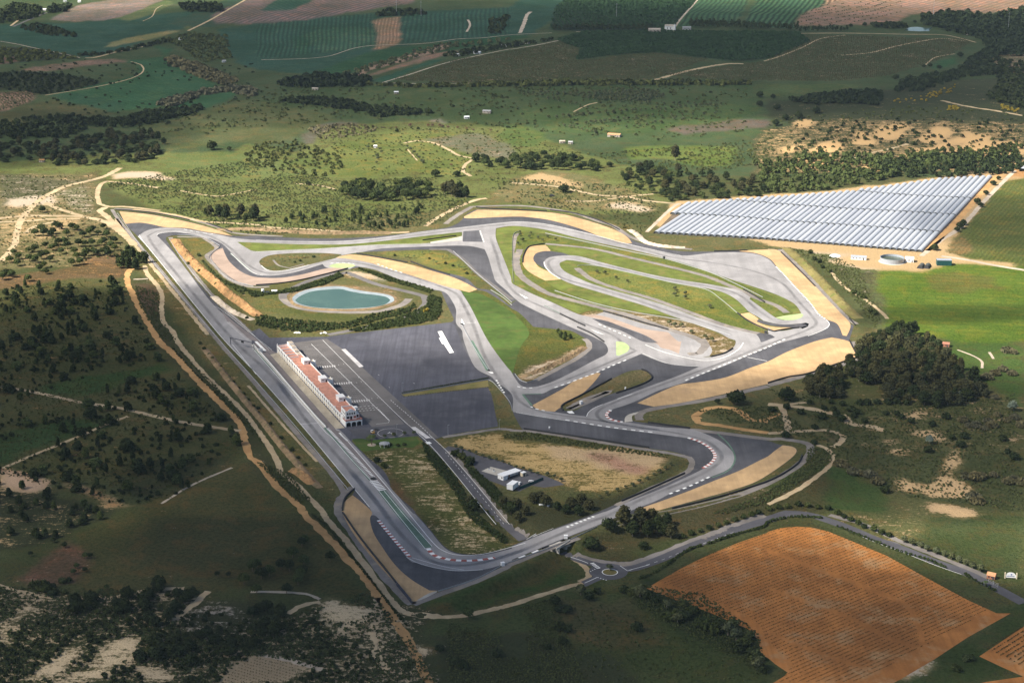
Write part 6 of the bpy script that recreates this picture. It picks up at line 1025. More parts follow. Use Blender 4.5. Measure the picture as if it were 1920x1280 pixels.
WL = [(T(0,320, 1035,492, 1140,612, 1500,1054, 1690,1280) + T(480,640, 4,244, 362,652, 724,1088, 850,1240), .45), (T(400,560, 296,372, 500,604, 720,855, 842,1000) + T(560,800, 250,80, 400,250, 545,405, 600,478, 780,705, 950,915), .4), (T(560,800, 640,478, 800,670, 1000,895), .4), (T(560,800, 310,42, 680,470, 860,690, 1010,870, 1090,930, 1200,960, 1400,950, 1700,870), .5), (T(480,960, 1130,337, 1220,382, 1350,417, 1500,438, 1700,430), .4),
      (T(480,320, 0,520, 300,530, 600,530, 800,517, 1000,495, 1250,458, 1500,431, 1700,407, 1920,387), .5), (T(960,320, 0,384, 150,389, 300,409, 500,454, 660,494, 860,548, 1060,594, 1270,638), .6), (T(480,320, 0,607, 300,597, 600,577, 900,557, 1300,545), .5), (T(480,320, 40,712, 80,742, 150,754, 250,741, 400,706), .8), (T(960,640, 980,90, 1150,160, 1280,181, 1400,186), .4), (T(960,640, 1000,25, 1100,66, 1200,97, 1400,140, 1520,138, 1620,108, 1700,58, 1735,10), .8),
      (T(960,640, 30,532, 200,562, 400,592), .4), (T(960,320, 240,685, 250,720, 290,765, 360,810), .9), (T(180,340, 455,405, 470,394, 520,385, 600,380, 680,390), .6), (T(180,340, 325,403, 345,440, 425,535, 600,750), .6), (T(180,340, 1010,540, 1170,680, 1250,706), .5), (T(960,640, 790,430, 900,395), .6), (T(960,640, 560,562, 575,530, 620,497, 680,472), .5), (T(1440,320, 438,1118, 460,1150, 440,1180, 380,1210, 300,1240), .6),
      (T(480,640, 415,20, 1000,595), .4), (T(480,640, 500,-10, 1130,615, 1320,725), .35), (T(480,640, 1000,598, 990,610, 900,620), .3), (T(480,640, 1150,630, 1180,660, 1310,780, 1500,1000, 1700,1250, 1800,1370), .4), (T(480,640, 1300,700, 1440,830, 1600,1010, 1800,1250, 1900,1370), .35), (T(480,640, 330,620, 465,613), .4), (T(480,640, 625,685, 685,745), 1.6), (T(480,640, 630,120, 760,240)[:0] + T(400,560, 318,320, 390,392), 2.6),
      (T(0,640, 1740,20, 1920,245), .4), (T(400,560, 0,55, 70,90, 250,235, 440,385), .3), (U(1380,560, 230,1170, 620,1245), .7), (T(480,320, 1620,1140, 1750,1145)[:0] + T(800,590, 0,0)[:0] + T(480,320, 1580,1142, 1650,1138), .5), (T(960,960, 310,120, 160,180), .3), (T(480,960, 1170,340, 1400,405, 1560,432), .3)]
for px, w in WL:
    if len(px) > 1: ribbon('painted_line', 'paint_white', px, w, 4, 0)
dashes('hatch_paint', T(560,800, 218,12, 400,205, 570,385), 2.4, 1.5, 1.3, 'paint_white', 4.2); dashes('hatch_paint', T(560,800, 560,405, 635,480), 6.5, 1.5, 1.5, 'paint_white', 4.2); dashes('hatch_paint', T(400,560, 112,176, 190,245, 262,308), 3.2, 1.0, 1.2, 'paint_worn', 4.2)
for a in (765,515, 915,505), (890,640, 1040,630), (1040,771, 1172,760): dashes('hatch_paint', T(400,560, *a), 5.2, .6, .9, 'paint_worn', 4.2)
for a in (1070,812, 1215,800), (1082,828, 1240,815), (1095,843, 1245,829): dashes('hatch_paint', T(400,560, *a), 1.0, 1.4, 1.4, 'paint_worn', 4.2)
for k in range(34):
    t = k / 33; a = (650 + 440 * t, 365 + 440 * t); b = (a[0] + 140, a[1] - 11); ribbon('parking_line', 'paint_worn', T(400,560, *a, *b), .16, 4, 0)
dashes('painted_line', T(400,560, 1240,829, 1320,912), .7, 1.6, 1.3, 'paint_white', 4.2); dashes('painted_line', T(400,560, 1330,760, 1560,960, 1640,1040), .4, 2.5, 2.5, 'paint_white', 4.2); dashes('painted_line', T(480,640, 1420,830, 1560,1000, 1860,1370), .25, 3, 4, 'paint_white', 4.2)
for x, y in T(400,560, 940,497, 978,490, 1075,630, 1110,622, 1190,748, 1232,742, 1240,572, 1320,664, 1505,634, 1090,590, 1480,880, 1440,850): ribbon('painted_arrow', 'paint_worn', [(x - .9, y - .8), (x + .9, y + .8)], .4, 4, 0)
sheet('white_patch', 'paint_white', [S(820.6,621.4, 828.6,620.5, 851,660.8, 843,662, 832,645, 829,644.8, 822.8,633.5, 826,632.6)], [], 3.4, sm=False); sheet('pale_patch', 'paint_worn', [T(400,560, 960,380, 990,376, 1127,508, 1095,514)], [], 3.4, sm=False)
sheet('white_patch', 'paint_white', [T(480,640, 1270,755, 1300,750, 1320,765, 1285,770)], [], 3.6, sm=False); sheet('pale_patch', 'paint_worn', [T(480,640, 1165,642, 1195,640, 1310,722, 1275,728)], [], 3.2, sm=False)
for q in (T(800,590, 0,0),): pass
k_ = 160 / 1862
def V_(ox, oy, *v): return [(ox + v[i] * k_, oy + v[i + 1] * k_) for i in range(0, len(v), 2)]
sheet('white_patch', 'paint_white', [V_(800,590, 762,85, 830,210, 745,200)], [], 3.6, sm=False); sheet('white_patch', 'paint_white', [V_(800,590, 1340,1245, 1440,1250, 1460,1280, 1400,1278)], [], 3.6, sm=False); sheet('white_patch', 'paint_white', [T(960,320, 55,922, 120,955, 100,960)], [], 3.8, sm=False); sheet('white_patch', 'paint_white', [T(960,320, 580,1185, 700,1232, 640,1215)], [], 3.8, sm=False); sheet('white_patch', 'paint_white', [T(960,640, 410,525, 450,520, 470,540, 430,540)], [], 3.4, sm=False)
HC = P(732.5, 811.5); disc('helipad_ring', 'paint_worn', HC, 10.9, 3.6, 56, 10.5)
b = MB(); [b.box(*q, .10, .13) for q in ((-1.9, -1.5, -2, 2), (1.5, 1.9, -2, 2), (-1.5, 1.5, -.2, .2))]; o = tag(b.build('helipad_letter_h', 'paint_white'), kind='structure'); o.location = HC; o.rotation_euler.z = R(-22)
RBM = P(1143.5, 1072); disc('roundabout_kerb', 'paint_white', RBM, 5.6, 2.6, 40, 5.0); disc('roundabout_island', 'grass_dry', RBM, 5.0, 3, 40)
dashes('road_paint', T(960,960, 600,380, 650,420), 3.0, .7, .9, 'paint_white', 3); dashes('road_paint', T(960,960, 585,445, 665,405), .5, 1, 1, 'paint_white', 3); dashes('road_paint', T(960,960, 640,487, 720,512), .6, 1, 1, 'paint_white', 3); ribbon('road_paint', 'paint_white', T(960,960, 545,530, 640,487), .5, 3, 0); ribbon('road_paint', 'paint_white', T(960,960, 810,400, 865,437, 1030,392), .4, 3, 0); ribbon('road_paint', 'paint_white', T(960,960, 440,335, 530,365, 570,382), .5, 3, 0); dashes('road_paint', T(960,960, 880,435, 1100,365, 1300,285, 1500,210, 1700,135, 1920,70), .25, 3, 4, 'paint_white', 3)
ribbon('road_paint', 'paint_white', T(1440,960, 600,135, 800,222, 1000,295, 1250,395, 1450,465), .35, 3, 0)

# ------------------------------------------------------------ rubbered-in racing line
m, nt, bs = new_mat('rubber_line'); p = pos(nt); ea = N(nt, 'ShaderNodeAttribute', attribute_name='edge').outputs['Fac']; bs.inputs['Base Color'].default_value = (.085, .083, .085, 1); bs.inputs['Roughness'].default_value = .7
tr = nt.nodes.new('ShaderNodeBsdfTransparent'); mx = nt.nodes.new('ShaderNodeMixShader'); nt.links.new(maths(nt, 'MULTIPLY', maths(nt, 'MULTIPLY', ea, .36), ramp(nt, noise(nt, .05, 4, .6, p), .32, .68, .25, 1)), mx.inputs[0]); nt.links.new(tr.outputs[0], mx.inputs[1]); nt.links.new(bs.outputs[0], mx.inputs[2]); nt.links.new(mx.outputs[0], nt.nodes['Material Output'].inputs['Surface']); MATS['rubber_line'] = m
def rubber(px, w=5.0, layer=3.2):
    c = path_pts(px, 5); n = len(c); v = []
    for k in (-.5, -.18, .18, .5): v += [(q.x, q.y, layer * .03) for q in offset_line(c, k * w)]
    o = link('rubber_line', mesh('rubber_line', v, [(j * n + i, j * n + i + 1, (j + 1) * n + i + 1, (j + 1) * n + i) for j in range(3) for i in range(n - 1)]), 'rubber_line')
    a = o.data.attributes.new('edge', 'FLOAT', 'POINT'); e_ = np.array([0.] * n + [1.] * n + [1.] * n + [0.] * n); t_ = np.tile(np.minimum(1, np.minimum(np.arange(n), np.arange(n)[::-1]) / 5), 4); a.data.foreach_set('value', (e_ * t_).astype(np.float32)); return tag(o, kind='structure')
for px in (T(0,320, 1900,500, 1600,470, 1400,445, 1200,450, 1110,490, 1180,600, 1500,980, 1750,1270) + T(480,640, 140,280, 400,620, 700,960, 900,1200) + T(480,960, 1050,120, 1180,260, 1290,350, 1420,392, 1600,395, 1800,350) + T(960,960, 100,275, 300,190, 560,80, 740,15) + T(960,640, 1000,1170, 1250,1070, 1420,995, 1540,920, 1570,860, 1520,790, 1430,735, 1250,690, 1000,650, 700,600, 400,560, 200,520, 60,450, -10,330),
           T(960,320, 100,400, 300,430, 560,480, 900,570, 1200,650, 1500,690, 1800,750) + T(1440,320, 100,840, 230,980, 330,1090, 360,1150, 280,1200, 120,1260) + T(960,640, 1900,30, 1600,150, 1300,260, 1000,370, 800,445, 660,510, 640,560, 720,605, 900,640, 1100,665),
           T(180,340, 640,370, 800,395, 900,430, 1020,510, 1120,610, 1220,670, 1330,690, 1500,665, 1700,605) + T(480,320, 600,680, 740,690, 900,720, 1150,790, 1400,875, 1510,930, 1560,1010, 1640,1180) + T(480,640, 1720,120, 1900,400), T(960,320, 330,650, 270,690, 320,770, 420,820, 600,870, 900,960, 1200,1060, 1500,1160, 1700,1220), T(960,320, 400,650, 700,710, 1100,805, 1500,872, 1700,930, 1850,1050) + T(1440,320, 60,1135),
           T(480,320, 0,535, 600,540, 1000,508, 1500,445, 1800,410) + T(960,320, 50,398), T(480,320, 1750,480, 1800,620, 1850,780) + T(960,320, 30,920, 250,1030, 500,1130, 750,1230) + T(960,640, 850,30, 930,70, 700,170, 400,290, 150,370)): rubber(px)
# ------------------------------------------------------------ pond
m, nt, bs = new_mat('pond_water'); p = pos(nt); nt.links.new(mix(nt, ramp(nt, noise(nt, .03, 3, .5, p), .3, .7), (.048, .095, .075), (.065, .118, .092)), bs.inputs['Base Color']); bs.inputs['Roughness'].default_value = .12; bs.inputs['Specular IOR Level'].default_value = .4
bn = N(nt, 'ShaderNodeBump', Strength=.15, Distance=.2); nt.links.new(noise(nt, .8, 3, .6, p), bn.inputs['Height']); nt.links.new(bn.outputs[0], bs.inputs['Normal']); MATS['pond_water'] = m
WAT = T(480,320, 292,972, 335,938, 420,905, 560,890, 640,888, 700,903, 800,921, 900,932, 975,946, 1008,970, 965,1003, 850,1024, 650,1034, 450,1024, 335,1000)
LIN = T(480,320, 272,965, 310,925, 400,892, 560,872, 650,874, 720,890, 820,909, 930,923, 1010,942, 1036,968, 1010,995, 860,1031, 650,1041, 440,1031, 310,1004)
sheet('pond_water', 'pond_water', [WAT], [], 2); ground_mat('pond_liner', (.25, .29, .31), .15, (.05, .2, 1), .5); MATS['pond_liner'].node_tree.nodes['Principled BSDF'].inputs['Specular IOR Level'].default_value = .3
def bank_ring(name, outer, inner, mat, h0, h1):
    a = path_pts(outer, 3, True); n = len(a); q = path_pts(inner, 3, True); I = [q[int(i * (len(q) - 1) / (n - 1))] for i in range(n)]
    v = [(p.x, p.y, p.z + h0) for p in a] + [(p.x, p.y, p.z + h1) for p in I]; return tag(link(name, mesh(name, v, [(i, i + 1, n + i + 1, n + i) for i in range(n - 1)]), mat), kind='structure')
bank_ring('pond_liner', LIN, WAT, 'pond_liner', .7, .04); bank_ring('pond_bank', T(480,320, 250,962, 300,915, 395,880, 560,858, 660,862, 730,878, 830,897, 940,911, 1030,932, 1060,968, 1020,1005, 865,1042, 650,1052, 430,1042, 285,1012), LIN, 'bank_brown', .03, .7)
# eroded banks as real relief
def berm(name, px, w, h, mat, seed, label_kind='structure'):
    c = path_pts(px, 2.0); n = len(c); rnd = np.random.RandomState(seed); prof = (-1, -.62, -.3, 0, .3, .6, 1); hz = (0, .45, .85, 1, .9, .5, 0); v = []
    for i, p in enumerate(c):
        t = i / (n - 1); env = min(1, 6 * t, 6 * (1 - t)) ** .6
        for k, (a, z_) in enumerate(zip(prof, hz)):
            q = offset_line(c[max(0, i - 1):i + 2], a * w / 2 + (rnd.rand() - .5) * w * .09)[min(i, 1)]
            v.append((q.x, q.y, p.z - .05 + h * z_ * env * (.7 + .6 * rnd.rand())))
    m_ = len(prof); f = [(i * m_ + k, (i + 1) * m_ + k, (i + 1) * m_ + k + 1, i * m_ + k + 1) for i in range(n - 1) for k in range(m_ - 1)]
    return tag(link(name, mesh(name, v, f), mat), kind=label_kind)
berm('earth_bank', T(180,340, 585,430, 640,510, 760,640, 900,760, 1010,860, 1110,930, 1220,1010), 12, 4.6, 'bank_earth', 1); berm('earth_bank', T(180,340, 880,860, 960,930, 1050,990, 1180,1040), 8, 2.4, 'bank_pale', 2)
berm('earth_bank', T(0,640, 1530,50, 1640,190, 1780,370, 1920,540) + T(480,640, 60,610, 200,790, 340,950, 420,1040, 480,1100), 7, 2.2, 'bank_brown', 3); berm('earth_bank', T(480,640, 270,960, 340,1000, 430,1070), 9, 3, 'bank_earth', 4)
berm('earth_bank', T(480,320, -300,440, 0,440, 200,455, 500,470, 800,465, 1020,468), 14, 2.2, 'bank_brown', 5); berm('earth_bank', T(960,320, 880,440, 940,480, 1010,540, 1150,570, 1300,575), 9, 2, 'bank_pale', 6); berm('earth_bank', T(960,640, 60,270, 250,200, 420,120, 550,40), 9, 1.8, 'bank_brown', 7)
berm('earth_bank', T(1440,320, 140,580, 250,680, 400,830, 520,960, 620,1060, 680,1110), 13, 3.0, 'grass_dry', 8)

# ------------------------------------------------------------ barriers
plain_mat('tyre_black', (.028, .028, .03), .8, .3, 3); plain_mat('rail_grey', (.42, .43, .45), .45, .15, 2, .4); plain_mat('wall_white', (.74, .74, .73), .7, .1, 1); plain_mat('wall_concrete', (.46, .44, .40), .85, .2, .6); plain_mat('screen_blue', (.03, .035, .06), .6, .2, 1); plain_mat('wire_grey', (.2, .2, .2), .6, .2, 2)
TYRE = [(T(0,320, 865,294, 1000,302, 1150,318, 1300,345, 1420,372), 'along the far edge of the first gravel trap'), (T(0,320, 1550,394, 1640,425, 1740,464), 'at the narrow end of the first gravel trap'), (T(480,320, 1650,276, 1780,288, 1920,294) + T(960,320, 130,300, 262,304), 'behind the top gravel trap, left run'), (T(960,320, 285,298, 450,318, 600,356, 720,402, 806,445), 'behind the top gravel trap, right run'), (T(960,320, 1515,606, 1640,604, 1765,599), 'at the top of the right gravel trap'),
        (T(1440,320, 97,612, 200,712, 352,866), 'beside the right gravel trap'), (T(1440,320, 610,1110, 655,1160), 'at the corner of the big gravel trap'), (T(480,320, 755,622, 900,648, 1135,690), 'above the palm gravel trap, left run'), (T(480,320, 1160,684, 1300,736, 1452,781), 'above the palm gravel trap, right run'), (T(480,320, 1250,524, 1400,503, 1502,491), 'on the thin grass wedge'), (T(960,320, 78,690, 84,640, 118,578, 180,560, 245,549), 'round the hairpin gravel'),
        (T(960,320, 1735,893, 1820,940, 1895,988), 'on the grass before the right corner'), (T(960,320, 685,1056, 850,1100, 1000,1145, 1172,1194), 'above the brown gravel'), (U(1380,560, 30,292, 200,420, 400,530, 600,610, 757,660), 'below the pale gravel wedge'), (U(1380,560, 765,660, 1000,615, 1262,585), 'at the tip of the pale gravel wedge'), (T(960,320, 360,1075, 450,1120, 548,1166), 'on the edge of the link road'), (T(960,320, 490,1175, 600,1225, 690,1285), 'round the green knoll'),
        (T(960,640, 1020,611, 1180,632, 1337,652), 'at the hairpin exit'), (T(960,640, 822,1198, 1000,1122, 1150,1055, 1295,990), 'along the lower straight'), (T(960,640, 88,657, 400,703, 700,748, 1030,798), 'along the field below the runoff'), (T(960,640, 745,282, 620,350, 500,415, 400,465, 368,495, 384,520), 'round the gravel island'), (T(960,640, 782,390, 900,352, 1010,308, 1050,272, 1020,232, 972,212), 'round the grass cone'), (T(960,640, 1490,118, 1590,92, 1656,54), 'below the small island'),
        (T(480,960, 650,5, 742,140, 840,270, 950,405, 1050,530), 'along the bottom gravel trap'), (T(480,640, 738,1107, 680,1160, 655,1210, 648,1270), 'at the head of the bottom gravel trap'), (T(180,340, 1200,780, 1400,764, 1600,728, 1890,655), 'behind the brown gravel trap'), (T(1440,640, 255,855, 225,915, 120,990, 0,1050) + T(960,640, 1820,1085, 1650,1140, 1450,1195, 1200,1255), 'outside the lower gravel trap'), (T(1440,640, 0,314, 150,270, 300,244, 560,157, 676,120, 640,55, 610,-6), 'round the big gravel trap'), (V_(800,590, 745,205, 790,215, 780,230), 'at the head of the pit wall nose'), (T(560,800, 540,392, 575,395), 'at the end of the pit wall')]
for px, wh in TYRE: wall_line('tyre_barrier', 'tyre_black', px, 1.25, .9, 'low black tyre barrier ' + wh, 'tyre barrier', 'black tyre barriers of the circuit')
wall_line('safety_screen', 'screen_blue', T(480,960, 1052,545, 1165,682), 3.0, .3, 'tall dark blue screen at the foot of the bottom gravel trap', 'screen')
RAIL = [(T(0,320, 880,320, 960,430, 1050,560, 1300,870, 1660,1290) + T(480,640, 0,300, 340,690, 690,1110), 'left of the main straight'), (T(960,320, 250,470, 600,545, 900,610, 1140,660, 1300,705, 1500,770, 1700,860, 1880,950), 'between the upper track and the hairpin'), (T(960,320, 490,715, 620,712, 900,770, 1200,840, 1450,890, 1560,960, 1680,1060, 1760,1120), 'inside the hairpin, upper side'), (T(960,320, 320,900, 600,990, 900,1060, 1300,1130, 1640,1235), 'below the hairpin lower leg'),
        (T(960,320, 10,840, 2,640, 8,490, 50,455), 'on the link road side of the inner grass'), (T(180,340, 545,425, 640,575, 800,780, 950,945, 1110,1085, 1300,1270), 'right of the main straight'), (T(480,960, 1365,595, 1640,505, 1860,395, 1920,372) + T(960,960, 100,335, 370,235, 640,110), 'outside the lower straight'), (T(180,340, 560,410, 640,402, 800,418, 905,470, 925,495, 860,560, 900,640, 1000,735, 1180,788), 'round the dry mound'), (T(480,640, 1090,395, 1400,345, 1745,285), 'on the paddock divider'),
        (T(480,320, 1760,895, 1850,950, 1920,1010), 'on the grass edge below the link road'), (T(960,640, 22,245, 60,290, 110,310, 200,285), 'round the lower tip of the green infield'), (T(480,640, 1745,290, 1790,320, 1900,450, 1920,520), 'beside the track right of the paddock'), (T(480,320, 1480,605, 1570,690, 1680,790, 1800,890, 1920,990), 'below the palm grass')]
for px, wh in RAIL: wall_line('guardrail', 'rail_grey', px, .8, .18, 'thin grey guardrail ' + wh, 'guardrail', 'guardrails of the circuit')
pw = thing('pit_wall', P(480, 690), 'long pale pit wall with fence between straight and pit lane', 'wall')
def under(o, t): o.parent = t; o.matrix_parent_inverse = Matrix.Translation(t.location).inverted() if not t.rotation_euler.z else t.matrix_basis.inverted(); return o
PW = T(400,560, 300,345, 430,490, 600,690, 760,875, 845,965); under(wall_line('wall', 'wall_white', PW, 1.1, .5, None, None), pw); under(wall_line('fence', 'wire_grey', PW, .9, .06, None, None, base=1.1, off=.15), pw); under(wall_line('walkway', 'wall_concrete', PW, .35, 1.6, None, None, off=-1.3), pw)
wn_ = thing('pit_wall_nose', P(905, 660), 'short green edged wall nose on the track right of the paddock', 'wall'); under(wall_line('wall', 'rail_grey', V_(800,590, 770,230, 1040,730, 1350,1220), .9, .4, None, None), wn_); under(wall_line('end_tyres', 'tyre_black', V_(800,590, 1335,1215, 1370,1225), 1.2, 1.4, None, None, step=1), wn_)

# ------------------------------------------------------------ the pit building
plain_mat('stucco', (.80, .79, .77), .8, .06, .8); plain_mat('terracotta', (.50, .235, .165), .85, .2, .35); plain_mat('garage_cream', (.60, .52, .38), .7, .12, 1); plain_mat('glass_dark', (.02, .022, .026), .15, .2, 1, 0, .5); plain_mat('trim_red', (.36, .12, .09), .7, .15, 1); plain_mat('roof_grey', (.30, .31, .32), .7, .15, .6)
N0, F0, E0 = P(648.2, 801), P(520.3, 661.4), P(678.5, 797.3)
BL = (F0 - N0).length; BD = (F0 - N0).normalized(); BRZ = math.atan2(BD.y, BD.x) - R(90)
pit = thing('pit_building', N0, 'long white pit building with arcades, terracotta roof and tower end', 'building', BRZ)
W = 14.5; NB = 36; Y0 = 14.0; bay = (BL - Y0) / NB
def arch(y0, y1, zs, ztop, n=8):
    c = (y0 + y1) / 2; r = (y1 - y0) / 2; return [(c - r * math.cos(math.pi * k / n), zs + min(r, ztop - zs - .2) * math.sin(math.pi * k / n)) for k in range(n + 1)]
b = MB(); a0, a1 = 1.3, bay - 1.3
b.box(0, .5, 0, .8, 0, 3.1); b.box(0, .5, bay - .8, bay, 0, 3.1); b.box(0, .6, 0, bay, 3.1, 3.6); b.box(0, .3, 0, a0, 3.6, 4.9); b.box(0, .3, a1, bay, 3.6, 4.9)
b.yprism([(0, 4.9)] + arch(a0, a1, 4.9, 7.3)[::1] + [(bay, 4.9), (bay, 7.3), (0, 7.3)], 0, .3)
bayme = mesh('arcade_bay', b.v, b.f); bayme.materials.append(MATS['stucco'])
g = MB(); g.box(.35, .45, .8, bay - .8, 0, 3.1); dme = mesh('garage_door', g.v, g.f); dme.materials.append(MATS['garage_cream'])
g = MB(); g.box(3.5, 3.6, 0, bay, 3.6, 6.6); g.box(.3, 3.5, 0, bay, 3.6, 3.65); gallery_me = mesh('window', g.v, g.f); gallery_me.materials.append(MATS['glass_dark'])  # gallery back wall and floor, coloured dark to stand for the shade inside
for i in range(NB):
    y = Y0 + i * bay
    for me in (bayme, dme, gallery_me):
        o = bpy.data.objects.new(me.name, me); COL.objects.link(o); o.parent = pit; o.location = (0, y, 0)
for i in range(NB // 3 + 1):
    b = MB(); y = Y0 + i * 3 * bay; b.box(-.25, .75, y - .45, y + .45, 0, 8.3); b.box(-.1, .6, y - .3, y + .3, 8.3, 8.9); b.build('pinnacle', 'stucco', pit)
b = MB(); b.box(3.6, W, Y0, BL, 0, 6.6); b.box(.5, 3.6, Y0, BL, 0, 3.55); b.box(0, W, BL - .01, BL + .3, 0, 7.6); b.box(W - .4, W, Y0, BL, 6.6, 7.7); b.box(0, .3, Y0, BL, 7.3, 7.6); b.build('wall', 'stucco', pit)
b = MB(); b.box(.3, W - .4, Y0, BL - .01, 6.6, 6.75); b.build('roof', 'terracotta', pit)
for fr in (.975, .935, .895, .855, .815):
    b = MB(); y = BL * fr; b.box(.5, W - 5, y - .2, y + .2, 6.75, 7.9); b.build('roof_divider', 'stucco', pit)
for k, fr in enumerate((.98, .94, .90, .86)):
    b = MB(); y = BL * fr; b.box(W - 5.0 + k * .2, W - .4, y - 4.2, y + 4.2, 6.75, 10.2 - k * .9); b.build('stair_block', 'stucco', pit); b = MB(); b.box(W - 4.8 + k * .2, W - .6, y - 4.0, y + 4.0, 10.2 - k * .9, 10.3 - k * .9); b.build('stair_block_roof', 'bank_pale', pit)
for fr in (.225, .475, .725):
    y = BL * fr; st = MB(); st.box(W - 6.5, W - .4, y - 4, y + 5, 6.75, 10.4); st.box(W, W + 4.8, y - 3.5, y + 5, 0, 1.0); st.box(W + 4.3, W + 4.8, y - 3.5, y + 5, 1, 8.2)
    st.xprism([(W, 4.2)] + [(W + 2.4 - 1.7 * math.cos(math.pi * q / 8), 3.6 + 1.7 * math.sin(math.pi * q / 8)) for q in range(9)] + [(W + 4.3, 4.2), (W + 4.3, 8.2), (W + 2.5, 8.9), (W, 10.2)], y - 3.5, y - 3.1); st.box(W + 4.2, W + 4.9, y - 3.7, y - 3.0, 8.2, 9.6); st.box(W - 6.7, W - .3, y - 4.2, y + 5.2, 10.4, 10.7)
    s_ = st.build('stair_tower', 'stucco', pit); d = MB(); d.box(W - 2.2, W - .8, y - 4.06, y - 4.0, 6.8, 9.0); d.build('door', 'glass_dark', s_); d = MB(); d.box(W + .1, W + 4.2, y - 2.5, y + 4.5, 1, 7.6); d.build('stairwell', 'garage_cream', s_); d = MB(); d.box(W - 5.8, W - 3.4, y - 4.05, y - 4.0, 8.9, 9.4); d.build('slot_window', 'glass_dark', s_)
# near end: arched ground floor, terrace, tower
b = MB()
for k in range(3):
    x0 = .6 + k * 4.6; b.xprism([(x0 - .6, 0), (x0 + .1, 0), (x0 + .1, 2.6)] + [(x0 + 2.1 - 2.0 * math.cos(math.pi * q / 8), 2.6 + 1.4 * math.sin(math.pi * q / 8)) for q in range(9)] + [(x0 + 4.1, 0), (x0 + 4.0 + (.6 if k == 2 else 0), 0), (x0 + 4.0 + (.6 if k == 2 else 0), 5.2), (x0 - .6, 5.2)], 0, .45)
b.box(0, .45, .45, Y0, 0, 5.2); b.box(14.3, 14.8, .45, Y0, 0, 5.2); b.build('arched_front', 'stucco', pit)
b = MB(); b.box(.45, 14.3, 2.2, Y0, 0, 5.0); b.build('ground_floor', 'glass_dark', pit); b = MB(); b.box(.45, 14.3, .45, Y0, 5.0, 5.2); b.build('terrace', 'terracotta', pit); b = MB(); b.box(0, 14.8, 0, .25, 5.2, 6.0); b.box(0, .25, .25, Y0, 5.2, 6.0); b.box(14.55, 14.8, .25, Y0, 5.2, 6.0); b.build('terrace_parapet', 'trim_red', pit)
b = MB(); b.box(1.0, 10.6, 3.0, 15.5, 5.2, 12.4); b.xprism([(1.0, 12.4), (10.6, 12.4), (10.6, 12.8), (8.6, 13.0), (7.2, 14.2), (5.8, 14.6), (4.4, 14.2), (3.0, 13.0), (1.0, 12.8)], 3.0, 3.5); b.box(1.0, 1.4, 3.5, 15.5, 12.4, 13.4); b.box(10.2, 10.6, 3.5, 15.5, 12.4, 13.4); b.box(1.0, 10.6, 15.1, 15.5, 12.4, 13.6); t_ = b.build('tower', 'stucco', pit)
b = MB(); b.box(1.4, 10.2, 3.5, 15.1, 12.4, 12.55); b.build('tower_roof', 'terracotta', t_)
for k in range(4):
    x = 2.4 + k * 1.95; b = MB(); b.xprism([(x, 9.6), (x + 1.1, 9.6), (x + 1.1, 10.9)] + [(x + .55 + .55 * math.cos(math.pi * q / 6), 10.9 + .55 * math.sin(math.pi * q / 6)) for q in range(1, 6)] + [(x, 10.9)], 2.93, 3.02); b.build('arched_window', 'glass_dark', t_)
for x0, x1, z0, z1, mt in ((2.0, 4.4, 6.3, 8.2, 'glass_dark'), (5.0, 6.8, 5.3, 8.2, 'glass_dark'), (8.0, 10.2, 6.3, 8.2, 'trim_red')): b = MB(); b.box(x0, x1, 2.92, 3.02, z0, z1); b.build('window', mt, t_)
for k in range(3): b = MB(); y = 4.5 + k * 3.6; b.box(.92, 1.02, y, y + 1.6, 6.0, 8.2); b.box(.92, 1.02, y, y + 1.4, 9.6, 11.4); b.build('side_window', 'glass_dark', t_)
b = MB(); b.box(10.6, 13.6, 5, 12, 5.2, 9.0); b.box(10.9, 13.2, 8, 12, 9.0, 13.2); b.box(10.7, 13.4, 7.8, 12.2, 13.2, 13.5); u_ = b.build('side_turret', 'stucco', pit); b = MB(); b.box(11.3, 12.8, 7.93, 8.0, 10.3, 11.6); b.box(11.2, 13.0, 4.93, 5.0, 6.0, 8.2); b.build('window', 'glass_dark', u_)
b = MB(); b.box(2.0, 9.5, 15.5, 19.5, 6.75, 6.85); b.box(2.0, 2.2, 15.5, 19.5, 6.85, 8.2); b.box(2.0, 9.5, 19.3, 19.5, 6.85, 8.2); b.build('roof_railing', 'stucco', pit); b = MB(); b.box(-.02, 1.0, Y0 - 6, Y0 + .2, 5.2, 7.4); b.build('corner_block', 'stucco', pit)
# gantry over the start straight
GA, GB = P(432.5, 645.5), P(476.5, 656.0); gd = (GB - GA); gl = gd.length
ga = thing('start_gantry', GA, 'slim dark gantry spanning the main straight beside the pit entry', 'gantry', math.atan2(gd.y, gd.x)); plain_mat('gantry_steel', (.10, .10, .12), .5, .2, 2, .3)
for x in (0, gl): b = MB(); b.box(x - .25, x + .25, -.25, .25, 0, 7.0); b.build('post', 'gantry_steel', ga)
b = MB(); b.box(-.2, gl + .2, -.25, .25, 6.5, 7.1); b.build('beam', 'gantry_steel', ga); b = MB(); b.box(gl * .47, gl * .58, -.5, -.26, 4.6, 6.6); b.build('light_panel', 'tyre_black', ga)
bx = thing('marshal_box', P(488.5, 660), 'small pale marshal box on the pit wall below the gantry', 'hut', BRZ); b = MB(); b.box(-1.6, 1.6, -2, 2, 0, 3.0); b.build('wall', 'wall_white', bx); b = MB(); b.box(-1.9, 1.9, -2.3, 2.3, 3.0, 3.25); b.build('roof', 'roof_grey', bx); b = MB(); b.box(-1.65, -1.6, -1.4, 1.4, 1.4, 2.5); b.build('window', 'glass_dark', bx)
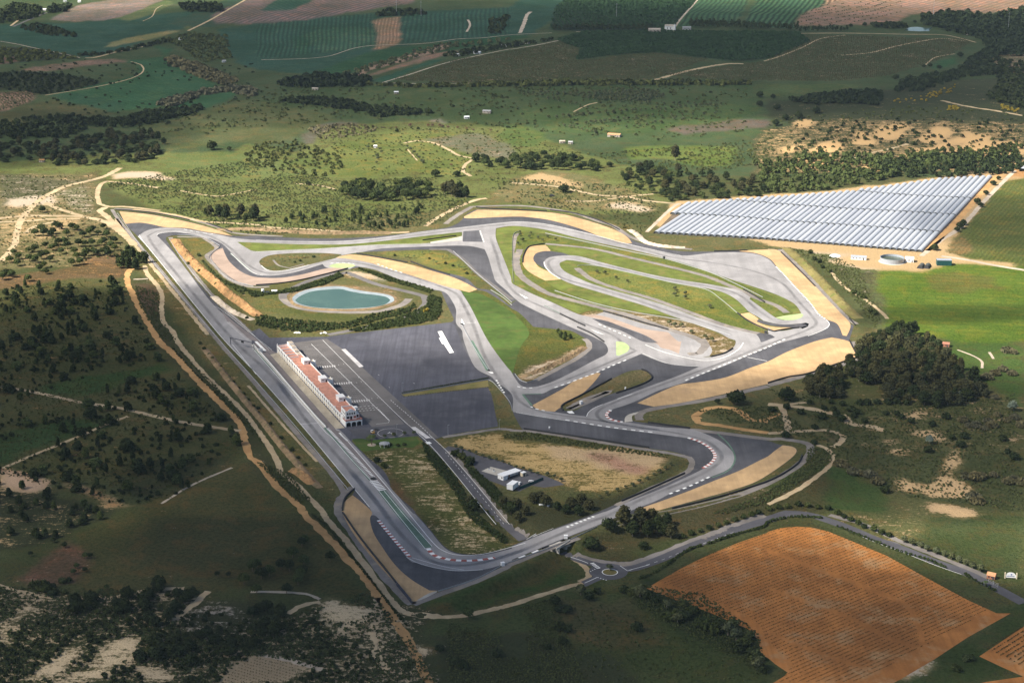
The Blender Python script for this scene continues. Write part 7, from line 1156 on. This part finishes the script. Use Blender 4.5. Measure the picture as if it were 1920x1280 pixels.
# ------------------------------------------------------------ plastic tunnels
m, nt, bs = new_mat('tunnel_film'); oi = nt.nodes.new('ShaderNodeObjectInfo'); p = pos(nt); c1 = mix(nt, oi.outputs['Random'], (.37, .39, .43), (.47, .49, .52)); c1 = mix(nt, ramp(nt, noise(nt, .25, 4, .6, p), .45, .75, 0, .5), c1, (.27, .30, .35)); nt.links.new(c1, bs.inputs['Base Color']); bs.inputs['Roughness'].default_value = .35; bs.inputs['Specular IOR Level'].default_value = .4; MATS['tunnel_film'] = m
plain_mat('tunnel_dark', (.07, .075, .07), .9, .3, .5)
O_ = P(1729, 473.5); FR = P(1862, 331); BLc = P(1224, 438); U_ = (FR - O_); U_.z = 0; U_.normalize(); Vd = (BLc - O_); vl = Vd.length; Vd.normalize()
def wl(px): return [P(*q) for q in px]
rowsL = [wl(T(960,320, 1040,472, 1920,520) + T(1440,320, 0,522, 500,560, 1152,614)), wl(T(960,320, 1150,330, 1190,330, 1560,348, 1920,376) + T(1440,320, 0,382, 430,408, 860,436, 1330,472)), wl(T(960,320, 1600,225, 1780,243, 1920,250) + T(1440,320, 0,255, 500,290, 1000,316, 1420,342)), wl(T(1440,320, 400,140, 700,166, 1000,190, 1250,205, 1540,217))]
top = wl(T(960,320, 1270,252, 1420,240, 1600,228, 1780,215, 1920,202) + T(1440,320, 0,205, 560,164, 900,120, 1300,64, 1700,44))
def hit(B, line):
    for a, c in zip(line[:-1], line[1:]):
        d = c - a; den = U_.x * d.y - U_.y * d.x
        if abs(den) < 1e-9: continue
        w_ = a - B; t = (w_.x * d.y - w_.y * d.x) / den; s = (w_.x * U_.y - w_.y * U_.x) / den
        if -1e-6 <= s <= 1: return t
    return None
NT = 43; pitch = vl / NT; tw = pitch * .44
def tunnel_mesh():
    n = 10; v = []; f = []
    for y in (0, 1): v += [(tw * math.cos(math.pi * k / n) * (1 if 0 < k < n else 1), y, .9 + 2.2 * math.sin(math.pi * k / n)) for k in range(n + 1)] + [(-tw, y, 0), (tw, y, 0)]
    q = n + 3; f = [(k, k + 1, q + k + 1, q + k) for k in range(n)] + [(n, n + 1, q + n + 1, q + n), (n + 2, 0, q, q + n + 2)]
    me = mesh('polytunnel', v, f, True); me.materials.append(MATS['tunnel_film']); ee = []
    for yy in (.012, .988):
        e = bpy.data.meshes.new('end_panel'); e.from_pydata([(x * .97, yy, z_ * .97) for x, y, z_ in v[:q]], [], [tuple(range(n + 1)) + (n + 1, n + 2)]); e.materials.append(MATS['tunnel_dark']); ee.append(e)
    return me, ee
ground_mat('tunnel_shade_soil', (.13, .10, .07), .3, (.03, .1, .8), .95)  # ground under the tunnels, coloured dark for the shade in the gaps
sheet('tunnel_shade_soil', 'tunnel_shade_soil', [S(1226,438, 1440,450, 1560,459, 1728,473, 1770,434, 1861,332, 1770,334, 1660,350, 1560,364, 1440,373, 1278,383)], [], 1.0, sm=False)
TM, TE = tunnel_mesh(); trz = math.atan2(U_.y, U_.x) - R(90); RN = ['front row nearest the water tank', 'second row from the water tank', 'third row behind the cross path', 'back row under the wood']; trnd = random.Random(8); cnt = [0] * 4
for i in range(-8, NT + 2):
    B = O_ + Vd * pitch * (i + .5)
    ts = [hit(B, l) for l in rowsL]; tt = hit(B, top)
    if tt is None: continue
    cuts = [t for t in ts if t is not None and t < tt - 4] ; 
    if i < 0 and cuts and ts[0] is not None: cuts = cuts[1:]
    cuts = sorted(cuts) + [tt]
    for t0, t1 in zip(cuts[:-1], cuts[1:]):
        k = min(3, [j for j, t in enumerate(ts) if t is not None and abs(t - t0) < .01][0]); L_ = t1 - t0 - 3.2
        if L_ < 6: continue
        q = B + U_ * (t0 + trnd.uniform(0, .8)); o = bpy.data.objects.new('polytunnel', TM); COL.objects.link(o); o.location = (q.x, q.y, q.z); o.rotation_euler.z = trz; o.scale = (1, L_, trnd.uniform(.95, 1.05)); cnt[k] += 1; tag(o, 'plastic tunnel in the %s, %d%s from its right end' % (RN[k], cnt[k], 'th' if 10 < cnt[k] < 14 else {1: 'st', 2: 'nd', 3: 'rd'}.get(cnt[k] % 10, 'th')), 'greenhouse', 'plastic tunnels, ' + RN[k])
        for E_ in TE: e = bpy.data.objects.new('end_panel', E_); COL.objects.link(e); e.parent = o
# ------------------------------------------------------------ farmyard, compound, scattered buildings
plain_mat('sheet_white', (.74, .76, .78), .5, .08, .8); plain_mat('sheet_green', (.015, .075, .075), .5, .15, .8); plain_mat('galvanised', (.40, .44, .50), .4, .12, 1.2, .3); plain_mat('tank_water', (.06, .075, .045), .2, .2, .5); plain_mat('brick_red', (.33, .15, .10), .85, .2, 1); plain_mat('tile_orange', (.52, .27, .14), .85, .2, 1); plain_mat('stone_wall', (.36, .32, .27), .9, .25, 1); plain_mat('white_gloss', (.80, .80, .80), .35, .05, 1, 0, .5); plain_mat('dark_trim', (.05, .05, .055), .7, .2, 1); plain_mat('yellow_paint', (.55, .30, .05), .6, .15, 1); plain_mat('sign_blue', (.03, .07, .30), .5, .1, 1)
t = thing('water_tank', P(1672.5, 490.5), 'round open galvanised water tank below the plastic tunnels', 'water tank'); r_ = 13.4; n = 48; b = MB()
ring = lambda r, z_: [(r * math.cos(2 * math.pi * k / n), r * math.sin(2 * math.pi * k / n), z_) for k in range(n)]
b.add(ring(r_, 0) + ring(r_, 5.2) + ring(r_ - .35, 5.2) + ring(r_ - .35, 2.6), [(j * n + k, j * n + (k + 1) % n, (j + 1) * n + (k + 1) % n, (j + 1) * n + k) for j in range(3) for k in range(n)]); b.build('wall', 'galvanised', t); b = MB(); b.add(ring(r_ - .3, 2.7), [tuple(range(n))]); b.build('water', 'tank_water', t); b = MB(); b.add(ring(r_ + .9, .25) + ring(r_ + 1.6, 0), [(k, (k + 1) % n, n + (k + 1) % n, n + k) for k in range(n)]); b.add(ring(r_, .25) + ring(r_ + .9, .25), [(k, (k + 1) % n, n + (k + 1) % n, n + k) for k in range(n)]); b.build('footing', 'concrete', t)
def house(name, px, w, d, h, rz, label, cat='building', wall='wall_white', roof='roof_grey', pitch_=1.2, wins=2, group=None, door=True, over=.3, dz=0.):
    t = thing(name, P(*px, dz), label, cat, rz, group); b = MB(); b.box(-w / 2, w / 2, -d / 2, d / 2, -.3, h); b.yprism([(-d / 2, h), (d / 2, h), (0, h + pitch_)], -w / 2, w / 2); b.build('wall', wall, t)
    b = MB(); e = over; s = pitch_ / (d / 2)
    for sg in (-1, 1): b.add([(-w / 2 - e, sg * (d / 2 + e), h - s * e + .05), (w / 2 + e, sg * (d / 2 + e), h - s * e + .05), (w / 2 + e, 0, h + pitch_ + .05), (-w / 2 - e, 0, h + pitch_ + .05), (-w / 2 - e, sg * (d / 2 + e), h - s * e + .2), (w / 2 + e, sg * (d / 2 + e), h - s * e + .2), (w / 2 + e, 0, h + pitch_ + .2), (-w / 2 - e, 0, h + pitch_ + .2)], [(0, 1, 2, 3), (4, 5, 6, 7), (0, 1, 5, 4), (1, 2, 6, 5), (3, 0, 4, 7)])
    b.build('roof', roof, t)
    for k in range(wins):
        x = -w / 2 + w * (k + .7) / (wins + .6); b = MB(); b.box(x - .6, x + .6, -d / 2 - .05, -d / 2, h * .4, h * .75); b.build('window', 'glass_dark', t)
    if door: b = MB(); b.box(w / 2 - w * .18 - .6, w / 2 - w * .18 + .6, -d / 2 - .06, -d / 2, 0, min(2.3, h * .8)); b.build('door', 'dark_trim', t)
    return t
house('farm_shed', (1705, 490.5), 9, 8, 4.2, R(-10), 'small white shed with pale roof beside the round water tank', 'shed', 'sheet_white', 'sheet_white', 1.6, 1); house('long_shed', (1610, 486), 17, 6, 3.0, R(-14), 'long low grey shed with white front near the tank', 'shed', 'sheet_white', 'galvanised', 1.4, 4)
t = thing('green_container', P(1769.5, 496.5), 'dark green box container by the farm track', 'container', R(-4)); b = MB(); b.box(-8, 8, -4, 4, .2, 6.0); [b.box(-8.0 + k * .8, -7.7 + k * .8, -4.08, -4, .3, 5.9) for k in range(20)]; b.build('body', 'sheet_green', t); b = MB(); b.box(-8.1, 8.1, -4.1, 4.1, 6.0, 6.25); b.build('roof', 'galvanised', t); b = MB(); b.box(5.0, 7.8, -4.14, -4.08, .3, 5.6); b.build('door', 'sheet_green', t); b = MB(); b.box(-7.6, 7.6, -3.6, 3.6, -.2, .2); b.build('skid', 'dark_trim', t)
for x, lb in ((1724.5, 'left of the two dark hoop shelters below the water tank'), (1736, 'right of the two dark hoop shelters below the water tank')):
    t = thing('hoop_shelter', P(x, 504), lb, 'shelter', trz, 'dark hoop shelters'); n = 8; b = MB(); v = [(3.3 * math.cos(math.pi * k / n), y, 3.8 * math.sin(math.pi * k / n)) for y in (0, 13) for k in range(n + 1)]; b.add(v, [(k, k + 1, n + 2 + k, n + 1 + k) for k in range(n)]); b.build('cover', 'tunnel_dark', t); b = MB(); b.add([(x_ * .96, .3, z_ * .96) for x_, y, z_ in v[:n + 1]], [tuple(range(n + 1))]); b.build('end_wall', 'dark_trim', t)
t = thing('covered_stack', P(1566, 480), 'low white tarpaulin heap near the long shed', 'heap', R(-10)); b = MB(); b.ball((0, 0, 0), 6.5, .28, 12, 8); b.build('tarpaulin', 'sheet_white', t)
t = thing('container_row', P(1918, 322), 'pale plastic tunnel at the right edge beyond the field', 'greenhouse', trz); o = bpy.data.objects.new('cover', TM); COL.objects.link(o); o.parent = t; o.scale = (1.6, 40, 1.4)
# compound of the circuit
CA = U(880,850, 650,545, 1000,395); q0, q1 = P(941, 901.5), P(974, 890.5); dd = q1 - q0; crz = math.atan2(dd.y, dd.x)
t = thing('white_cabin', (q0 + q1) / 2 + Vector((-.6, 2.4, 0)), 'long white cabin with open front in the fenced compound', 'cabin', crz); L_ = dd.length; b = MB(); b.box(-L_ / 2, L_ / 2, .4, 4, 0, 3.6); b.box(-L_ / 2, -L_ / 2 + 4.4, -2.6, .4, 0, 3.6); b.build('wall', 'wall_white', t); b = MB(); b.box(-L_ / 2 - .3, L_ / 2 + .3, -2.9, 4.3, 3.6, 3.85); b.build('roof', 'white_gloss', t); b = MB(); b.box(-L_ / 2 + 4.5, -L_ / 2 + 6, .3, .4, 0, 2.8); b.box(-L_ / 2 + 8, -L_ / 2 + 9.3, .3, .4, 0, 2.6); b.build('door', 'trim_red', t); b = MB(); b.box(-L_ / 2 - .06, -L_ / 2, -1.5, -.3, 1.5, 2.6); b.build('window', 'glass_dark', t)
t = thing('small_cabin', P(981, 891.5), 'small cream box cabin behind the long white cabin', 'cabin', crz); b = MB(); b.box(-1.9, 1.9, -1.4, 1.4, .1, 3.0); b.build('wall', 'garage_cream', t); b = MB(); b.box(-2, 2, -1.5, 1.5, 3.0, 3.15); b.build('roof', 'white_gloss', t); b = MB(); b.box(-.6, .6, -1.45, -1.4, .1, 2.2); b.build('door', 'dark_trim', t)
t = thing('box_trailer', P(961, 916.5), 'big white box trailer parked at the compound edge', 'trailer', crz + R(20)); b = MB(); b.box(-4.6, 4.6, -2.6, 2.6, 1.1, 5.2); b.build('body', 'wall_white', t); b = MB(); b.box(-4.7, 4.7, -2.7, 2.7, 5.2, 5.35); b.build('roof', 'white_gloss', t)
for x in (-3, -1.9, 2.6): b = MB(); b.tube((x, -2.5, .5), (x, 2.5, .5), .5, None, 12); b.build('wheel', 'tyre_black', t)
b = MB(); b.box(4.6, 4.66, -1.2, 1.2, 1.3, 4.6); b.build('door', 'dark_trim', t)
def car(px, rz, label, body='white_gloss', s=1.0, cat='car', van=False, group=None):
    t = thing('parked_van' if van else 'parked_car', P(*px), label, cat, rz, group); t.scale = (s, s, s); h = 1.9 if van else 1.35; b = MB()
    b.yprism([(-.85, .35), (.85, .35), (.85, .85), (-.85, .85)], -2.1, 2.1); prof = [(-2.0, .85), (-1.7, h), (.9 if not van else 1.3, h), (1.6 if not van else 2.0, .9), (2.1, .85)]; b.xprism([(x, z_) for x, z_ in prof], -.78, .78); b.build('body', body, t)
    b = MB(); b.xprism([(-1.6, .95), (-1.45, h - .12), (.8, h - .12), (1.35, .95)], -.8, .8); b.build('windows', 'glass_dark', t)
    for x in (-1.35, 1.35):
        for y in (-.8, .8): b = MB(); b.tube((x, y - .1, .33), (x, y + .1, .33), .33, None, 12); b.build('wheel', 'tyre_black', t)
    for y in (-.6, .6): b = MB(); b.box(2.1, 2.13, y - .15, y + .15, .6, .75); b.build('headlight', 'sheet_white', t)
    return t
car((974, 907.5), crz + R(30), 'small white van beside the box trailer', van=True, cat='van'); car((996, 903), crz - R(40), 'white car parked by the green fence'); 
gf = path_pts(U(880,850, 1010,715, 1250,620, 1480,525), 3); t = thing('green_fence', gf[0], 'dark green solid fence round the compound yard', 'fence')
for a_, c_ in zip(gf[:-1], gf[1:]): b = MB(); d_ = (c_ - a_); nrm = Vector((-d_.y, d_.x, 0)).normalized() * .06; q = a_ - gf[0]; w_ = c_ - gf[0]; b.add([tuple(q - nrm), tuple(w_ - nrm), tuple(w_ + nrm), tuple(q + nrm)] + [tuple(x_ + Vector((0, 0, 2.4))) for x_ in (q - nrm, w_ - nrm, w_ + nrm, q + nrm)], [(0, 1, 5, 4), (2, 3, 7, 6), (4, 5, 6, 7), (1, 2, 6, 5), (3, 0, 4, 7)]); b.build('panel', 'sheet_green', t)
for x, y, lb in ((917, 880, 'left small pump stand on the concrete slab'), (926, 883.5, 'right small pump stand on the concrete slab')): t = thing('pump_stand', P(x, y), lb, 'machine', .3); b = MB(); b.box(-.8, .8, -.6, .6, 0, .8); b.build('base', 'wall_white', t); b = MB(); b.tube((0, 0, .8), (0, 0, 1.9), .35); b.build('motor', 'dark_trim', t)
for k, (x, y) in enumerate(((1013, 947), (1018, 947), (1028, 949), (1040, 950))): t = thing('white_bale', P(x, y), 'white bale lying under the trees by the compound', 'bale', k, 'white bales under the trees'); b = MB(); b.ball((0, 0, .6), 1.1, .7, 10, 6); b.build('wrap', 'sheet_white', t)
# crane truck beside the pit building
t = thing('loader_truck', P(699.5, 812), 'little yellow and white loader beside the tower end', 'truck', R(-38)); b = MB(); b.box(-1.8, 1.6, -.9, .9, .5, 1.1); b.build('chassis', 'yellow_paint', t); b = MB(); b.box(-1.8, -.2, -.85, .85, 1.1, 2.6); b.build('cab', 'white_gloss', t); b = MB(); b.box(-1.4, -.16, -.9, .9, 1.6, 2.4); b.build('windows', 'glass_dark', t); b = MB(); b.tube((-.2, 0, 1.4), (2.2, 0, 3.2), .16); b.build('boom', 'yellow_paint', t)
for x in (-1.2, 1.1):
    for y in (-.95, .95): b = MB(); b.tube((x, y - .15, .5), (x, y + .15, .5), .5, None, 12); b.build('wheel', 'tyre_black', t)
car((706.5, 806.5), R(-20), 'dark car parked behind the loader', 'dark_trim'); car((701.5, 897.5), R(-52), 'black car standing at the end of the pit wall', 'dark_trim')
# gazebo
t = thing('gazebo', P(721, 836.5), 'grey roofed gazebo on the paddock lawn', 'gazebo'); b = MB(); n = 8; b.add([(4.6 * math.cos(2 * math.pi * k / n), 4.6 * math.sin(2 * math.pi * k / n), 2.8) for k in range(n)] + [(0, 0, 4.4)], [(k, (k + 1) % n, n) for k in range(n)]); b.build('roof', 'roof_grey', t)
for k in range(8): b = MB(); a_ = 2 * math.pi * k / 8; b.tube((4.1 * math.cos(a_), 4.1 * math.sin(a_), 0), (4.1 * math.cos(a_), 4.1 * math.sin(a_), 2.8), .16); b.build('post', 'wall_white', t)
disc('palm_bed', 'dirt_pale', P(480 + 868 / 4, 640 + 775 / 4), 3.6, 3.4)
# pond pump house
t = thing('pond_tank', P(493, 549.5), 'upright white tank left of the pond', 'tank'); b = MB(); b.tube((0, 0, 0), (0, 0, 4.2), 1.6, None, 16); b.ball((0, 0, 4.2), 1.6, .35, 16, 6); b.build('shell', 'white_gloss', t); b = MB(); b.tube((0, 0, 4.6), (0, 0, 5.0), .4, None, 10); b.build('lid', 'dark_trim', t)
t = thing('horizontal_tank', P(514.5, 548.5), 'lying white cylinder tank left of the pond', 'tank', R(8)); b = MB(); b.tube((-3, 0, 1.8), (3, 0, 1.8), 1.3, None, 16); b.build('shell', 'white_gloss', t); b = MB(); [b.box(x - .2, x + .2, -1, 1, 0, .8) for x in (-2, 2)]; b.build('cradle', 'wall_concrete', t)
t = thing('pump_unit', P(501.5, 550), 'dark blue pump unit between the two white tanks', 'machine'); b = MB(); b.box(-1.8, 1.8, -1.2, 1.2, 0, 2.0); b.build('housing', 'screen_blue', t); b = MB(); b.tube((1.8, 0, 1), (3.2, 0, 1), .2); b.build('pipe', 'rail_grey', t)
for x, y, lb in ((558, 624, 'white rubble heap at the top corner of the paddock'), (606, 624.5, 'small white block by the paddock corner')): t = thing('rubble_heap', P(x, y), lb, 'rubble'); b = MB(); [b.ball((prnd.uniform(-3, 3), prnd.uniform(-2, 2), .3), prnd.uniform(.6, 1.4), .7, 6, 4) for _ in range(9)]; b.build('blocks', 'wall_white', t)
# underpass
O2 = Vector((*flat(1066, 1038, LOW), LOW)); N2 = Vector((*flat(975, 1000), 0)); ud = (O2 - N2); ud.z = 0; ud.normalize(); yl_ = lambda x: float(np.interp(x, _cx, _cy))
s_ = 0.0
while O2.y - ud.y * s_ < yl_(O2.x - ud.x * s_) - 3.2 and s_ < 60: s_ += .5
O2 = O2 - ud * s_ ; t = thing('underpass', O2, 'concrete underpass carrying the track over the country road', 'bridge', math.atan2(ud.y, ud.x) - R(90))
for sg in (-1, 1):
    b = MB(); b.box(*sorted((sg * 4.6, sg * 5.6)), -27, 0, -.4, 5.2); b.build('abutment', 'wall_concrete', t); b = MB(); b.yprism([(0, -.5), (9.5, -.5), (9.5, .3), (0, 5.9)], *sorted((sg * 5.0, sg * 5.5))); w_ = b.build('wing_wall', 'wall_concrete', t); w_.rotation_euler.z = -sg * R(32); w_.location = (sg * 1.2, -.2, 0)
b = MB(); b.box(-4.6, 4.6, -27, -.5, 4.7, 5.2); b.build('deck', 'wall_concrete', t); b = MB(); b.box(-9, 9, -.5, 0, 4.7, 6.5); b.build('parapet', 'wall_concrete', t); b = MB(); b.box(-6, 6, -27.5, -27, 4.7, 5.9); b.build('parapet', 'wall_concrete', t)
# entrance of the circuit
t = house('gatehouse', (1859, 1083), 5.5, 4.5, 2.6, R(-30), 'gatehouse with orange pyramid roof beside the country road', 'hut', 'brick_red', 'tile_orange', 1.6, 2)
t = thing('entrance_sign', P(1895, 1084), 'white arched entrance sign between two pillars', 'sign', R(-8)); b = MB(); b.xprism([(-3.6, .6), (3.6, .6), (3.6, 2.6)] + [(3.0 * math.cos(math.pi * k / 10), 2.7 + 1.8 * math.sin(math.pi * k / 10)) for k in range(11)] + [(-3.6, 2.6)], 0, .35); b.build('board', 'white_gloss', t); b = MB(); b.ball((.2, -.02, 3.1), .42, 1.0, 8, 6); b.xprism([(.1, 2.5), (.9, 3.3), (1.0, 3.2), (.3, 2.4)], -.06, -.01); b.build('emblem', 'sign_blue', t)
b = MB(); [b.box(-2.6 + k * .52, -2.25 + k * .52, -.05, -.005, 1.55, 1.9 + .12 * (k % 3)) for k in range(10)]; b.build('lettering', 'sign_blue', t)
for x in (-3.9, 3.9): b = MB(); b.box(x - .4, x + .4, -.3, .6, 0, 4.0); b.ball((x, .15, 4.2), .4, 1, 8, 5); b.build('pillar', 'garage_cream', t)
t = thing('road_gate', P(1862, 1096), 'open grey metal gate across the country road', 'gate', R(-60)); b = MB(); [b.tube((x, 0, 0), (x, 0, 3.2), .12) for x in (-4.5, 0, 4.5)]; b.build('post', 'rail_grey', t); b = MB(); [b.tube((-4.5, 0, z_), (4.5, 0, z_), .06) for z_ in (.5, 1.5, 2.6)]; b.build('rail', 'rail_grey', t)
# scattered buildings
house('farmhouse', (1227, 61), 24, 9, 6, R(0), 'long pale barn at the edge of the far orchard', 'barn', 'stone_wall', 'stone_wall', 2.5, 3); house('farmhouse', (1254.5, 58), 17, 10, 10, R(0), 'tall white farmhouse with brown roof beside the long barn', 'house', 'wall_white', 'stone_wall', 2.5, 2); house('farm_store', (1287.5, 56), 17, 8, 5, R(0), 'grey store right of the white farmhouse', 'barn', 'roof_grey', 'roof_grey', 1.5, 2); t = thing('farm_silo', P(1265, 60), 'white silo tower at the farmhouse corner', 'tower'); b = MB(); b.tube((0, 0, 0), (0, 0, 14), 2.2, None, 12); b.build('shaft', 'wall_white', t); b = MB(); b.tube((0, 0, 14), (0, 0, 16), 2.4, .2, 12); b.build('cap', 'roof_grey', t)
for px, w, lb, wl_, rf in (((83, 20), 14, 'white house among the fields at the far left top', 'wall_white', 'wall_white'), ((122, 4), 10, 'white house at the top edge left of the plowed field', 'wall_white', 'roof_grey'), ((149, 5), 9, 'small white house right of the top left house', 'wall_white', 'wall_white'), ((743, 176), 9, 'small pale hut in the valley meadow', 'stone_wall', 'sheet_white'), ((875, 222.5), 10, 'white cottage with pale roof above the bright meadow', 'wall_white', 'sheet_white'), ((591, 169), 13, 'low pale ruin by the valley trees', 'stone_wall', 'stone_wall'), ((704, 277.5), 6, 'tiny white hut at the meadow tree row', 'wall_white', 'wall_white'), ((913, 212), 16, 'low dark shed right of the white cottage', 'stone_wall', 'roof_grey'), ((1152, 256), 24, 'brown roofed farm barn in the middle of the valley', 'stone_wall', 'tile_orange'), ((1054, 268.5), 10, 'tan ruin on the valley floor left of the barn', 'stone_wall', 'bank_pale'),
                             ((1070, 270), 8, 'small grey ruin right beside the tan ruin', 'stone_wall', 'roof_grey'), ((860, 105), 14, 'white shed at the left end of the smallholdings', 'wall_white', 'sheet_white'), ((895, 101), 16, 'blue white shed in the middle of the smallholdings', 'sheet_white', 'sheet_white'), ((945, 88), 12, 'small shed among trees by the smallholdings', 'wall_white', 'roof_grey'), ((988, 82), 13, 'white shed at the right end of the smallholdings', 'wall_white', 'sheet_white'), ((340, 75), 12, 'white hut in the dark grove of the left fields', 'wall_white', 'roof_grey'), ((79, 304), 9, 'square stone ruin on the orange mound at the left', 'stone_wall', 'bank_earth'), ((1818, 66), 16, 'orange roofed shed by the right road bend', 'stone_wall', 'tile_orange'), ((1865, 88), 9, 'small house at the right road end', 'garage_cream', 'tile_orange'), ((1771, 649), 11, 'roofless red brick hut beside the green field', 'brick_red', 'brick_red'), ((420, 117), 9, 'small shed on the road bend of the left fields', 'wall_white', 'roof_grey')):
    house('field_house', px, w * .8, w * .5, 3.0 if w < 15 else 3.6, prnd.uniform(-.4, .4), lb, 'house', wl_, rf, 1.3, 2)
sheet('reservoir_water', 'pond_water', [T(1440,0, 1020,222, 1060,195, 1120,185, 1190,188, 1235,180, 1210,215, 1120,222)], [], 1.5)
for px, h, lb in (((743.5, 27), 30, 'tall mast left above the tan field'), ((789.5, 30), 32, 'tall mast above the far green field'), ((1156, 33), 30, 'tall mast in the far dark orchard'), ((1750, 28), 42, 'tall mast on the plowed hill'), ((1890, 60), 42, 'tall mast in the wood at the right edge')):
    t = thing('power_mast', P(*px), lb, 'mast'); b = MB(); b.tube((0, 0, 0), (0, 0, h), .45, .2, 6); b.build('pole', 'rail_grey', t); b = MB(); b.box(-2.5, 2.5, -.2, .2, h - 3, h - 2.7); b.box(-1.8, 1.8, -.2, .2, h - .9, h - .6); b.build('crossarm', 'rail_grey', t)
for k, (px, lb) in enumerate((((1061, 1009), 'white marshal post beside the lower straight near the underpass'), ((942.5, 1060), 'white marshal post outside the bottom corner'), ((1089.5, 757), 'white marshal post on the grass of the gravel island'), ((1172.5, 729), 'white board on the grass cone'), ((1030, 803), 'small white post on the dark runoff'), ((1245, 485), 'dark marshal post beside the upper track'), ((1060, 371), 'dark jeep on the sandy track behind the circuit'), ((1436, 625), 'dark marshal box at the right corner'))):
    if k == 6: car((1035, 368), 0, 'dark car on the sandy track behind the circuit', 'dark_trim', 1.6); continue
    t = thing('marshal_post', P(*px), lb, 'hut', k * .4); mt = 'dark_trim' if k in (5, 7) else 'white_gloss'; s_ = .6 if k in (3, 4) else 1; b = MB(); b.box(-1.2 * s_, 1.2 * s_, -.9 * s_, .9 * s_, 0, 2.4 * s_); b.build('wall', mt, t); b = MB(); b.box(-1.4 * s_, 1.4 * s_, -1.1 * s_, 1.1 * s_, 2.4 * s_, 2.6 * s_); b.build('roof', mt, t)
for px, lb in (((840, 815), 'thin lamp post at the lower corner of the paddock lot'), ((754, 735), 'thin lamp post at the tip of the paddock divider'), ((744, 814), 'thin lamp post by the helipad'), ((936, 805), 'thin lamp post beside the compound lane')):
    t = thing('lamp_post', P(*px), lb, 'lamp post'); b = MB(); b.tube((0, 0, 0), (0, 0, 9), .12, .08, 6); b.build('pole', 'rail_grey', t); b = MB(); b.box(-.1, 1.2, -.15, .15, 8.8, 9); b.build('lamp_head', 'rail_grey', t)

# ------------------------------------------------------------ repeats that can be counted from left to right get their place in the row
_by = {}
for o in SC.objects:
    if o.get('label') and not o.parent: _by.setdefault(o['label'], []).append(o)
for lb, os_ in _by.items():
    if 2 <= len(os_) <= 45:
        def sx(o): p = o.location; dz = p.y * CP - (p.z - CAM_H) * SP; return p.x / dz
        for k, o in enumerate(sorted(os_, key=sx)):
            n_ = len(os_); t = 'leftmost ' if k == 0 else 'rightmost ' if k == n_ - 1 else '%d%s from the left, ' % (k + 1, 'th' if 10 < (k + 1) % 100 < 14 else {1: 'st', 2: 'nd', 3: 'rd'}.get((k + 1) % 10, 'th'))
            o['label'] = t + lb
